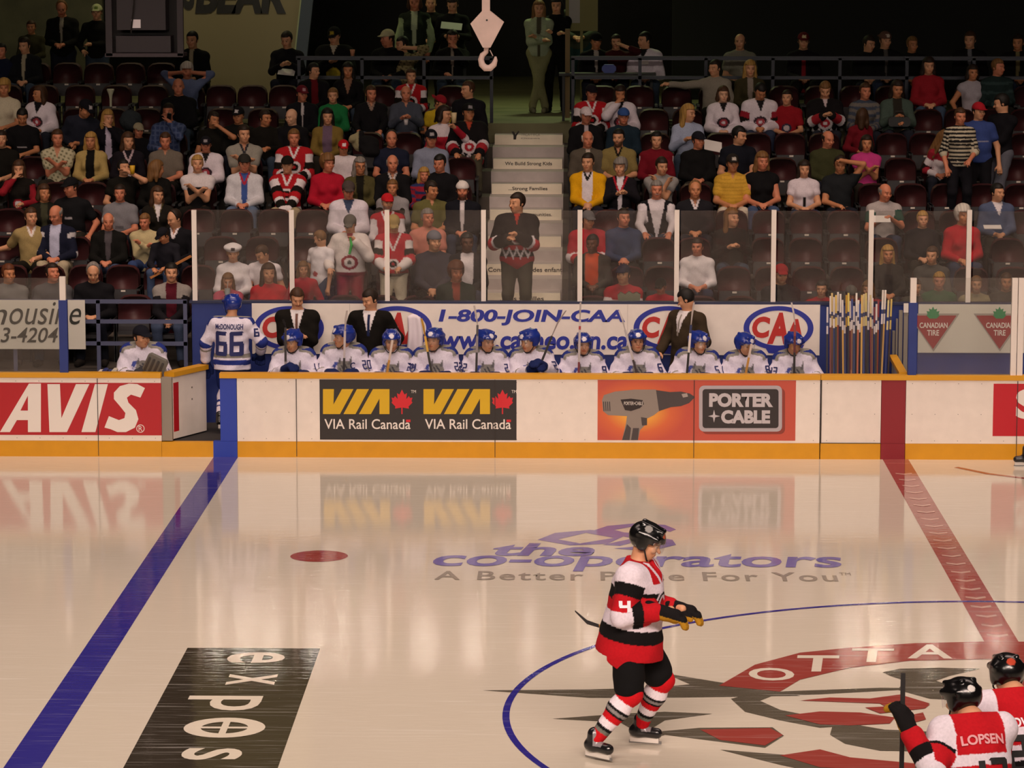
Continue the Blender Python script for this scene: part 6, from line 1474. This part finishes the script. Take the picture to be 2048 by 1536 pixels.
P(8, 812, 172, 'grey-haired man in slate shirt and jeans holding a cup', shirt=polo('444854'), hc='grey', hair='ring', head=(5, 2, 0), skin='red', pants='4a5670', pose='hold', fat=1.15)
P(8, 875, 191, 'boy in red cap and yellow shirt leaning over', shirt='c0a224', cap=('8c1a26', 'back'), s=.9, head=(60, 20, 0), lean=.3, sleeve=T_, skin='tan')
P(8, 937, 163, 'large man in dark jacket in profile, by the head of the stairs', shirt='141319', hc='brown', head=(-55, 4, 0), fat=1.3)
P(8, 1183, 168, 'man in dark cap and striped red, white and black jersey', shirt=dict(J67, body=((-.2, .05, '17130f'), (.05, .14, 'a81a22'), (.14, .24, 'd8cdd0'))), cap=('17131a', 'front'), hc='dark', head=(15, 6, 0), skin='red', bulk=.03)
P(8, 1240, 172, 'brown-haired woman in white jersey with hand over her mouth', shirt=JW, hc='dark', hair='bob', female=1, pose='chinL', head=(5, 14, 0), bulk=.03)
P(8, 1446, 174, 'girl with tied-back hair in white jersey', shirt=JW, hc='brown', hair='pony', female=1, head=(8, 4, 0), bulk=.03, skin='pale', fat=.9)
P(8, 1519, 168, 'black-haired person in white jersey with dark striped sleeve, bowed', shirt=dict(JW, arm=((.3, .6, '8c1f2c'), (.6, .9, '17130f'))), hc='black', hair='short', head=(15, 35, 0), lean=.25, bulk=.03)
P(8, 1574, 181, 'boy with dark hair in red tee with crest', shirt={'c': '8c1720', 'crest': ('2a2c40', 'b8a8ac'), 'cz': .2, 'cr': .08}, hc='dark', head=(-15, 0, 0), sleeve=.6, s=.93)
P(8, 1650, 164, 'brown-haired man in black jersey looking down at his hands', shirt=dict(JB, vneck=('c3b0b4', .42, .3)), hc='light', head=(0, 25, 0), bulk=.03, pose='hold')
P(8, 1730, 167, 'woman in grey and tan striped sweater', shirt={'c': '6b6560', 'hs': ('3f4656', .1, .5)}, hc='brown', hair='short', female=1, head=(15, 3, 0))
P(8, 1794, 162, 'dark-haired woman in grey-green cardigan with a black bag', shirt=jacket('46544c', '2a2620', .07, .07), hc='dark', hair='bob', female=1, head=(10, 10, 0), fat=1.3, hands=((.08, -.34, .70), (-.04, -.34, .78)))
# ninth row
P(9, 374, 127, 'white-haired woman in pale blue jacket with both hands at her face', shirt='5a6484', hc='white', hair='curly', female=1, pose='ears', head=(15, 8, 0))
P(9, 627, 127, 'dark-haired man in black jacket over red shirt', shirt=jacket('110f12', '5c1018', .05, .06), hc='black', head=(50, 6, 0))
P(9, 696, 126, 'black-haired woman in black cardigan', shirt={'c': '0f0e10', 'vneck': ('8a6450', .30, .3)}, hc='black', hair='bob', female=1, head=(5, 4, 0))
P(9, 822, 138, 'brown-haired boy in red jersey with white shoulders, upper row', shirt=J67, hc='brown', head=(10, 4, 0), s=.93, bulk=.02)
P(9, 1430, 121, 'man in pale grey sweatshirt pointing an outstretched arm', shirt='8a8276', hc='dark', head=(-40, 6, 0), pose='pointL', fat=1.15)
P(9, 1500, 122, 'woman with golden hair in olive jacket', shirt=jacket('3a3420', '8c8078', .04, .03), hc='blond', hair='long', female=1, head=(5, 4, 0))
P(9, 1857, 116, 'woman in red hooded sweatshirt and jeans', shirt='8c1c26', hc='dark', hair='bob', female=1, head=(5, 6, 0), pants='3c4a60', fat=1.2)
P(9, 1945, 131, 'woman in white sleeveless top with an orange cloth on her lap', shirt='a39ca4', hc='dark', hair='pony', female=1, head=(10, 2, 0), sleeve=.08, pose='sides', pants='b0521a')
P(9, 1995, 119, 'man in dark teal shirt in profile, top row', shirt={'c': '1c2a2a', 'hs': ('2c3c3c', .14, .3)}, hc='light', head=(45, 4, 0))
# concourse level (row 10 seats and the tables behind the railing)
P(10, 3, 88, 'dim figure in dark blue at the upper picture edge', shirt='14182c', hc='black', Y=10.1)
P(10, 50, 76, 'man in dark jacket with white collar, hands in his lap, upper row', shirt=jacket('15161a', '9a9078', .035, .01), hc='dark', head=(-20, 12, 0), Y=10.1)
P(10, 385, 64, 'man in black jacket and white shirt beside the hanging cabinet', shirt=jacket('100f0f', 'a09478', .03, .0), hc='black', head=(-15, 6, 0), Y=10.3)
P(10, 574, 64, 'man in dark jacket holding a sheet of paper by the slanted column', shirt='141216', hc='dark', head=(-15, 18, 0), pose='hold')
P(10, 669, 53, 'man in black cap and black jersey with golden crest, holding a cup', shirt={'c': '100f10', 'vneck': ('b4a894', .42, .4), 'crest': ('b0962a', '8c7a20'), 'cz': .16, 'cr': .10, 'body': ((-.2, -.02, 'a8a080'),)}, cap=('121010', 'front', 'a08a2a'), hc='dark', head=(-15, 18, 0), bulk=.04, fat=1.2, pose='hold')
P(10, 776, 58, 'man in cream cap and black jacket turned aside', shirt='100f10', cap=('b3aa88', 'front'), hc='dark', head=(-55, 4, 0))
P(10, 806, 74, 'dark-haired person in speckled beige jacket', shirt={'c': '8a7c58', 'dot': '4f4630'}, hc='black', head=(-60, 8, 0), pose='up', twist=-.4)
P(10, 905, 61, 'man in black suit with hand at his chin, upper level', shirt=jacket('0d0c0d', '8a7c70', .025, .0), hc='black', head=(5, 8, 0), pose='chin')
P(10, 1192, 64, 'man in black suit and white collar behind the railing', shirt=jacket('0d0c0e', '9a9088', .03, .0), hc='black', head=(10, 8, 0), cap=('0d0c0e', 'front'))
P(10, 1232, 70, 'dim person in dark red between two table guests', shirt='3a1014', hc='dark', head=(0, 4, 0), pose='up', s=.95)
P(10, 1290, 65, 'dark-haired person in white jersey behind the table', shirt=dict(JW, crest=('d9cdd6',)), hc='black', head=(-55, 4, 0), bulk=.03)
P(10, 1480, 68, 'man in pale tee at the upper railing', shirt='7a7668', hair='ring', hc='dark', head=(-10, 4, 0), fat=1.25, sleeve=.6)
P(10, 1607, 64, 'person in dark clothes with red and white scarf, white badge on the cap', shirt={'c': '141013', 'bar': ('7a1a22', .15, .03, .25), 'vs2': 0}, cap=('5c1218', 'front', 'c8b48a'), hc='dark', head=(0, 5, 0))
P(10, 1737, 72, 'dim person bowing at the far upper railing', shirt='121112', hc='dark', head=(40, 15, 0))
P(10, 1770, 62, 'dim person in dark jacket with pale collar beside the bowing one', shirt=jacket('121113', '4c4844', .03, .0), cap=('5c4038', 'back', 'b8a898'), head=(20, 5, 0))
P(10, 1824, 74, 'dim person with a yellow bag at the upper railing', shirt={'c': '131110', 'bar': ('a8701a', .06, .05, .07)}, hc='light', head=(20, 5, 0), skin='tan')
P(10, 1940, 64, 'dim man with pale collar at the upper railing', shirt=jacket('101012', '6a6a70', .03, .0), hc='brown', head=(-20, 5, 0))
P(10, 2036, 70, 'dim person at the upper railing by the picture edge', shirt=jacket('121110', '6a6040', .03, .02), hc='dark', head=(-20, 5, 0))
# standing figures
S_ = dict(stand=True)
P(10, 124, 2, 'standing man in dark suit and white shirt bending forward, upper level', shirt=jacket('14130f', '9a9080', .03, .0), hc='light', hair='thin', head=(5, 20, 0), lean=.12, Y=12.3, fat=1.15, **S_)
P(10, 193, 0, 'standing person in lime and white cap', shirt='12110f', cap=('b8bc8c', 'front', '6a7c3a'), head=(0, 4, 0), Y=12.2, s=1.02, hands=((-.05, -.25, 1.1), (-.2, -.2, 1.0)), **S_)
P(10, 62, 42, 'dim person in olive behind the dark-jacketed man', shirt='3a3722', hc='brown', Y=11.6, **S_)
P(10, 829, -12, 'standing woman in dark vest over pale green sleeves', shirt={'c': '1f261c', 'sleeve': '97a67c', 'st': -.1, 'open': ('a8b090', .05, .02)}, hc='brown', hair='pony', female=1, head=(0, 10, 0), Y=12.4, hands=((.2, -.1, .86), (-.24, -.12, .84)), **S_)
P(10, 862, -8, 'dim standing person half hidden behind the woman in the vest', shirt='15130f', hc='dark', Y=13.2, **S_)
P(10, 905, -6, 'standing man in black jacket looking at papers', shirt='100f0e', hc='dark', head=(-5, 25, 0), Y=12.6, hands=((.10, -.34, 1.14), (-.10, -.34, 1.14)), fat=1.2, **S_)
P(10, 1078, 2, 'standing woman in pale top and light trousers, arms folded, above the stairs', shirt={'c': '98a084', 'open': ('4a4638', .035, .02)}, hc='light', hair='long', female=1, head=(5, 4, 0), Y=12.3, hands=((-.04, -.24, 1.17), (.06, -.22, 1.12)), feet=((-.10, .0, .09), (.10, .0, .09)), pants='8a8660', shoe='77735a', **S_)
P(10, 1113, -4, 'standing woman in black next to the one with folded arms', shirt={'c': '0e0d0e', 'bar': ('4a4c48', .26, .05, .03)}, hc='black', hair='long', female=1, head=(-5, 6, 0), Y=12.5, hands=((-.06, -.24, 1.2), (.02, -.26, 1.18)), pants='0e0d0e', shoe='0e0d0e', **S_)
P(10, 1158, -20, 'person in teal jeans standing behind the notice frame', shirt='3f4438', hc='dark', Y=13.3, pants='2a4446', **S_)
P(2.55, 1034, 387, 'dark-haired man in black, red and white jersey standing on the aisle stairs', shirt={'c': '201c1c', 'vneck': ('a03428', .42, .3), 'zig': (.075, .10, 'd3c8cc', .028), 'body': ((.11, .17, 'a82630'), (-.2, .02, 'a82630')), 'crest': ('b8a8aa', 'a82630', '201c1c'), 'cz': .25, 'cr': .075, 'arm': ((.9, 1.2, 'a82630'), (1.2, 1.35, 'd3c8cc'))}, hc='dark', head=(-45, 4, 0), bulk=.035, hands=((.02, -.26, 1.22), (-.12, -.26, 1.18)), pants='3b382e', aisle=1, hem=-.2, fat=1.1, **S_)
P(6, 1921, 217, 'standing woman in black and white striped top with a water bottle', shirt={'c': '17161a', 'hs': ('b8ae98', .055, .45)}, hc='brown', hair='short', female=1, head=(10, 8, 0), hands=((.12, -.26, .98), (-.2, -.12, .86)), sleeve=1.2, pants='15141a', Y=6.12, **S_)
P(6, 1958, 203, 'standing man in red cap and blue tee with pale stripe', shirt={'c': '34447c', 'bar': ('8c8c9c', .25, .14, .009)}, cap=('a01a26', 'front'), hc='dark', head=(25, 4, 0), sleeve=.5, hands=((.3, -.05, .84), (-.26, -.08, .9)), pants='121116', fat=1.25, Y=6.5, **S_)
P(6, 2003, 192, 'standing man in black jacket and grey trousers, body in profile', shirt='121116', hc='black', head=(-40, 16, 0), pants='5c5c66', hands=((-.05, -.3, 1.05), (-.2, -.28, 1.1)), Y=6.75, s=1.06, rzz=-.9, fat=1.1, **S_)

SEATED = {i: [] for i in range(1, 11)}
CHAIRS = []
H0 = .0145
for (row, x, y, label, k) in PEOPLE:
    k = dict(k); ri = int(row); st = k.get('stand', False)
    Y = k.pop('Y', None); rsh = k.pop('rowshift', 0); rzz = k.pop('rzz', 0); ai = k.pop('aisle', 0)
    F = ROWZ[ri-1]
    if Y is None: Y = ROWY[ri-1]+rsh if row < 10 else 10.75
    if st and row < 10 and not ai: Y -= .25
    if ai: Y = ROWY[1]+.12
    if row == 1: Y += .13
    if rsh: F = ROWZ[ri-2]+.1
    zt_ = at(x, y, Y).z; full = 1.715 if st else 1.285
    ln = k.get('lean', .06 if not st else 0)
    if 's' not in k: k['s'] = min(max((zt_-F)/(full-.5*ln*ln), .80), 1.16)
    else: pass
    want = zt_-k['s']*(full-.5*ln*ln)
    if k.get('cap'): k['s'] *= .985
    if row == 1: k['fout'] = -.16
    if not st: k.setdefault('twist', k.get('head', (0, 0, 0))[0]/57.3*.25)
    k.setdefault('sw', .178); k['h'] = H0; k.setdefault('hair', 'short'); k.setdefault('skin', random.choice(['fair', 'fair', 'tan', 'red']))
    k.setdefault('pants', random.choice(['1a1c26', '20222c', '2b3348', '171512', '2a2620', '35404f']))
    # keep feet on the tread: put a height error of a child or slouching sitter into the posture
    zf = F if st else F+min(max(want-F, -.14), .10)
    if not st: k['slouch'] = 0
    lx = at(x, y, Y).x
    if ln > .1: Y += .3*ln
    o = person(k, (lx, Y, zf if row != 1 or st else zf), rzz, label, 'spectators in the stands')
    if not st: SEATED[ri].append((lx, label))
    if not st and ri == 10 and lx > at(440, 70, 10).x: CHAIRS.append((lx, Y, label))

# ---------------------------------------------------------------- seats
m_seat = mat('seat_maroon', '3f1216', .6, noise=.15, nscale=4); m_pan = mat('seat_pan_dark', '262326', .6); m_frame = mat('seat_frame', '19181a', .6); m_tag = mat('seat_number', 'cfc4b8', .5)
def _seat_meshes():
    prof = [(-.225, .40), (.225, .40), (.235, .60), (.228, .76), (.205, .83), (.15, .872), (.07, .885), (-.07, .885), (-.15, .872), (-.205, .83), (-.228, .76), (-.235, .60)]
    n = len(prof); v = []; f = []
    for (d, k) in ((.0, 1.0), (-.03, .93), (.05, 1.0), (.07, .93)):
        for x, z in prof:
            z2 = .62+(z-.62)*k; v.append((x*k, .19+d+(z2-.4)*.22+(.05*(x/.23)**2*-.6), z2))
    f += [tuple(n+i for i in range(n))]; f += [tuple(3*n+i for i in range(n-1, -1, -1))]
    for a, b in ((1, 0), (0, 2), (2, 3)): f += [(a*n+i, b*n+i, b*n+(i+1) % n, a*n+(i+1) % n) for i in range(n)]
    back = MB().add(v, [q[::-1] if len(q) == 4 else q for q in f]).mesh('backrest', True); back.materials.append(m_seat)
    down = MB().box(-.21, .21, -.24, .20, .37, .42, bev=.02).mesh('seat_pan'); down.materials.append(m_pan)
    upm = MB().add([(-.21, .08, .38), (.21, .08, .38), (.21, .15, .38), (-.21, .15, .38), (-.20, .10, .57), (.20, .10, .57), (.20, .17, .57), (-.20, .17, .57)],
                   [(0, 3, 2, 1), (4, 5, 6, 7), (0, 1, 5, 4), (1, 2, 6, 5), (2, 3, 7, 6), (3, 0, 4, 7)]).mesh('seat_pan'); upm.materials.append(m_pan)
    fr = []
    for s in (-1, 1):
        mb = MB().bar((s*.25, .2, .0), (s*.25, .2, .62), .03, .06).bar((s*.25, .26, .60), (s*.25, -.16, .60), .045, .03); me = mb.mesh('side_frame'); me.materials.append(m_frame); fr.append(me)
    tg = MB().box(-.03, .03, -.006, 0, -.012, .012).mesh('number_plate'); tg.materials.append(m_tag)
    return back, down, upm, fr, tg
SM = _seat_meshes()
ROWN = ['front', 'second', 'third', 'fourth', 'fifth', 'sixth', 'seventh', 'eighth', 'ninth', 'tenth']
def make_seat(x, row, occ, label):
    r = empty('arena_seat', (x, ROWY[row-1]+.06, ROWZ[row-1]), label, 'seat', 'maroon arena seats')
    b = link('backrest', SM[0], None, r)
    p = link('seat_pan', SM[1] if occ else SM[2], None, r)
    for me in SM[3]: link('side_frame', me, None, r)
    if not occ: link('number_plate', SM[4], None, p, (RNG.uniform(-.02, .02), .098, .555))
    return r
nseat = 0
for row in range(1, 11):
    occ = sorted(SEATED[row])
    if row == 10: occ = [q for q in occ if q[0] < at(440, 70, 10).x]; spans = [(at(-40, 70, 10.2).x, at(360, 70, 10.2).x, 1)]
    else: spans = [(at(-30, 300, ROWY[row-1]).x, aisL-.27, 1), (aisR+.27, at(2085, 300, ROWY[row-1]).x, 0)]
    for a, b, lft in spans:
        xs_ = []
        for x, lb in occ:
            if a-.25 < x < b+.25 and (not xs_ or x-xs_[-1][0] > .40): xs_.append((x, lb))
        pts = [(a-.26, None)]+xs_+[(b+.26, None)]; allx = list(xs_)
        for i in range(len(pts)-1):
            g0, g1 = pts[i][0], pts[i+1][0]; n = int(round((g1-g0)/.53))-1
            e0 = g0 if pts[i][1] else g0
            for q in range(max(n, 0)):
                xx = g0+(g1-g0)*(q+1)/(n+1)
                if a-.01 <= xx <= b+.01: allx.append((xx, None))
        allx.sort(key=lambda q: -q[0] if lft else q[0])
        for i, (x, lb) in enumerate(allx):
            side_ = 'on the gate side of the stairs' if lft else 'on the stick-rack side of the stairs'
            lab = f'{"taken" if lb else "empty"} maroon seat, {ORD[min(i, 29)]} from the stairs, {ROWN[row-1]} row, {"gate" if lft else "stick-rack"} side'
            make_seat(x, row, lb is not None, lab); nseat += 1
print('SEATS', nseat, 'PEOPLE', len(PEOPLE))

m_ch = mat('chair_dark', '1a1a1e', .6)
for x, Y, lb in CHAIRS:                # plain chairs at the upper railing
    r = empty('chair', (x, Y+.03, 3.57), 'dark chair under the '+' '.join(lb.split()[:9]).rstrip(','), 'chair', 'chairs at the upper railing')
    MB().box(-.20, .20, -.2, .22, .37, .41).build('seat', m_ch, r); MB().box(-.20, .20, .22, .25, .60, .85).build('backrest', m_ch, r)
    for sx in (-.18, .18):
        MB().bar((sx, -.17, 0), (sx, -.17, .37), .025, .025).build('leg', m_ch, r); MB().bar((sx, .23, 0), (sx, .23, .62), .025, .025).build('leg', m_ch, r)
# ---------------------------------------------------------------- things the spectators hold or left about
def cup(x, y, Y, col, label, r=.038, h=.12, name='cup', cat='cup', lid=None):
    p = at(x, y, Y); e = empty(name, p, label, cat)
    MB().lathe([(0, 0), (r*.75, 0), (r, h), (r*.9, h), (r*.7, .01)], 12).build('body', mat('cup_'+col, col, .5), e, True)
    if lid:
        MB().lathe([(r*1.05, h), (r*1.05, h+.012), (0, h+.014)], 12).build('lid', mat('cup_'+lid, lid, .5), e)
        MB().tube([(0, 0, h), (.01, -.01, h+.11)], .005, 6).build('straw', mat('straw_white', 'e0d8d8', .5), e)
    return e
cup(265, 348, ROWY[4]-.2, 'd0a018', 'yellow cup tipped by the dark-haired drinker', name='cup')
cup(908, 246, ROWY[6]-.33, 'c9b48a', 'plastic beer cup raised by the dark-haired woman', .042, .15)
cup(455, 597, 1.85, 'c8d0d4', 'drink cup with white straw of the girl in pink', lid='d8d4d4')
cup(812, 250, ROWY[7]-.4, 'd0c8c8', 'small white cup in the hands of the man in slate', .035, .09)
cup(705, 112, 10.5, 'b87a5a', 'paper cup on the knees of the gold-crest fan', .04, .1)
ho = empty('cup_tower', Vector((at(221, 152, ROWY[8]-.1).x, ROWY[8]-.12, ROWZ[8]+.58)), 'tall white plastic horn cup standing on an upper seat', 'cup')
MB().lathe([(.018, 0), (.02, .12), (.03, .18), (.058, .25), (.056, .27), (.02, .19)], 14).build('body', mat('horn_white', 'b8b49a', .5), ho, True)
def paper(x, y, Y, w_, h_, label, col='ddd6d2', rot=(-1.0, 0, .1)):
    o = MB().box(-w_/2, w_/2, -.004, .004, -h_/2, h_/2).build('programme', mat('paper_'+col, col, .8)); o.location = at(x, y, Y); o.rotation_euler = rot; tag(o, label, 'paper'); return o
paper(573, 144, 10.38, .26, .2, 'white sheet of paper held by the man at the slanted column', rot=(-1.15, .1, 0))
paper(1763, 438, ROWY[3]-.46, .24, .2, 'open white programme of the bald man in grey tee', rot=(-1.2, 0, 0))
paper(1985, 454, ROWY[3]-.5, .24, .14, 'white programme on the lap of the man in slate blue', rot=(-1.3, 0, 0))
paper(1426, 292, ROWY[6]-.35, .26, .22, 'crumpled white wrapper held by the golden-haired woman', rot=(-.9, .2, .1))
paper(903, 52, 12.2, .34, .22, 'white papers of the man in black jacket', 'a8a8a0', rot=(-1.1, .1, 0))
paper(1288, 125, 10.28, .14, .06, 'small white card lying at the upper railing', rot=(-.6, 0, 0))
bg_ = empty('popcorn_bag', at(1258, 596, 1.72), 'shiny popcorn bag of the navy-capped fan', 'bag')
mb = MB(); pr = [(-.13, -.10), (.13, -.10), (.15, .05), (.10, .08), (.05, .06), (0, .09), (-.05, .05), (-.11, .08), (-.15, .04)]; mb.prism(pr, -.05, .05).build('bag', mat('bag_silver', '8f8f78', .3, metal=.4), bg_)
mb = MB()
bp_ = empty('backpack', Vector((at(262, 205, ROWY[7]-.05).x, ROWY[7]-.1, ROWZ[7]+.58)), 'grey backpack left on an empty seat of the eighth row', 'backpack')
V, Q, I, T = field_mesh([ell((0, 0, .14), (.17, .11, .17), 'b', .03), ell((.02, -.09, .10), (.11, .06, .10), 'b', .02)], .014, wr=.008)
link('sack', np_mesh('sack', V, Q, np.tile(np.array(srgb('33383c')), (len(V), 1))), M_CLOTH, bp_); MB().tube([(-.05, 0, .30), (0, 0, .35), (.05, 0, .30)], .012, 6).build('handle', m_black, bp_)
jk = empty('coat', at(725, 290, ROWY[5]+.0), 'black and beige coat thrown over an empty seat', 'coat')
V, Q, I, T = field_mesh([ell((.04, .02, .02), (.20, .13, .12), 'b', .05), cap((-.15, -.05, .08), (-.02, .0, .16), .05, .05, 'c', .04), ell((.12, -.06, -.08), (.14, .1, .1), 'b', .05)], .015, wr=.01)
cc = np.tile(np.array(srgb('131214')), (len(V), 1)); cc[V[:, 0] < -.05] = srgb('8c8464'); link('cloth', np_mesh('cloth', V, Q, cc), M_CLOTH, jk)
wb = empty('water_bottle', at(1937, 315, ROWY[5]-.5), 'clear water bottle in the hand of the striped woman', 'bottle')
MB().lathe([(0, 0), (.03, 0), (.032, .13), (.014, .17), (.014, .19), (0, .19)], 12).build('body', mat('bottle_blue', '7a7f9c', .2), wb, True); MB().lathe([(.016, .19), (.016, .205), (0, .205)], 10).build('bottle_cap', m_white, wb)
a_ = at(300, 556, 2.55); b_ = at(382, 512, 2.75)
o = empty('toy_hockey_stick', a_, 'small tan wooden stick held across the knees of the child in dark cap', 'hockey stick'); MB().bar((0, 0, 0), b_-a_, .05, .025).build('shaft', mat('toy_wood', 'a86a34', .6), o)
k = dict(shirt='1c1b22', cap=('16151b', 'front'), s=.8, h=H0, head=(-35, 30, 0), lean=.3, pants='3c4a66', hands=((.12, -.42, .62), (-.1, -.42, .60)), skin='tan', hc='dark')
person(k, (at(333, 460, 2.9).x, 2.95, at(333, 456, 2.9).z-1.0), -.2, 'child in dark cap holding a small wooden stick, before the man in black', 'spectators in the stands')
ph = MB().box(-.03, .03, -.012, .012, -.06, .06, bev=.01).build('phone', mat('phone_black', '0c0c0e', .3)); ph.location = at(338, 234, ROWY[6]-.22); ph.rotation_euler = (.3, .2, 0); tag(ph, 'black phone at the mouth of the man in blue plaid', 'phone')
hb_ = empty('handbag', at(1798, 250, ROWY[7]-.38), 'black handbag on the lap of the woman in grey-green cardigan', 'bag'); MB().box(-.16, .16, -.06, .06, -.02, .12, bev=.03).build('bag', mat('bag_black', '111013', .5), hb_); MB().tube([(-.1, 0, .1), (-.05, 0, .2), (.05, 0, .2), (.1, 0, .1)], .01, 6).build('strap', m_black, hb_)
tb = empty('table', (at(1215, 130, 10.2).x, 10.25, 3.57), 'dark narrow table at the upper railing carrying a blue packet', 'table'); MB().box(-.75, .75, -.17, .17, .70, .74).build('table_top', mat('table_dark', '191719', .6), tb)
for s in (-1, 1): MB().box(s*.68-.02, s*.68+.02, -.1, .1, 0, .70).build('leg', mat('table_dark', '191719', .6), tb)
pk = MB().box(-.11, .11, -.07, .07, 0, .13, bev=.04).build('packet', mat('packet_blue', '2b3c8a', .5)); pk.location = (at(1218, 130, 10.2).x, 10.22, 4.312); tag(pk, 'blue packet standing on the table at the upper railing', 'packet')
gw = MB().tube([(0, 0, 0), (.02, -.01, -.1), (-.01, 0, -.22)], [.012, .02, .016], 8).build('whistle_cord', mat('cord_green', '2fae4a', .5)); gw.location = at(700, 475, ROWY[1]-.47); tag(gw, 'bright green cord hanging before the big fan in white jersey', 'cord')
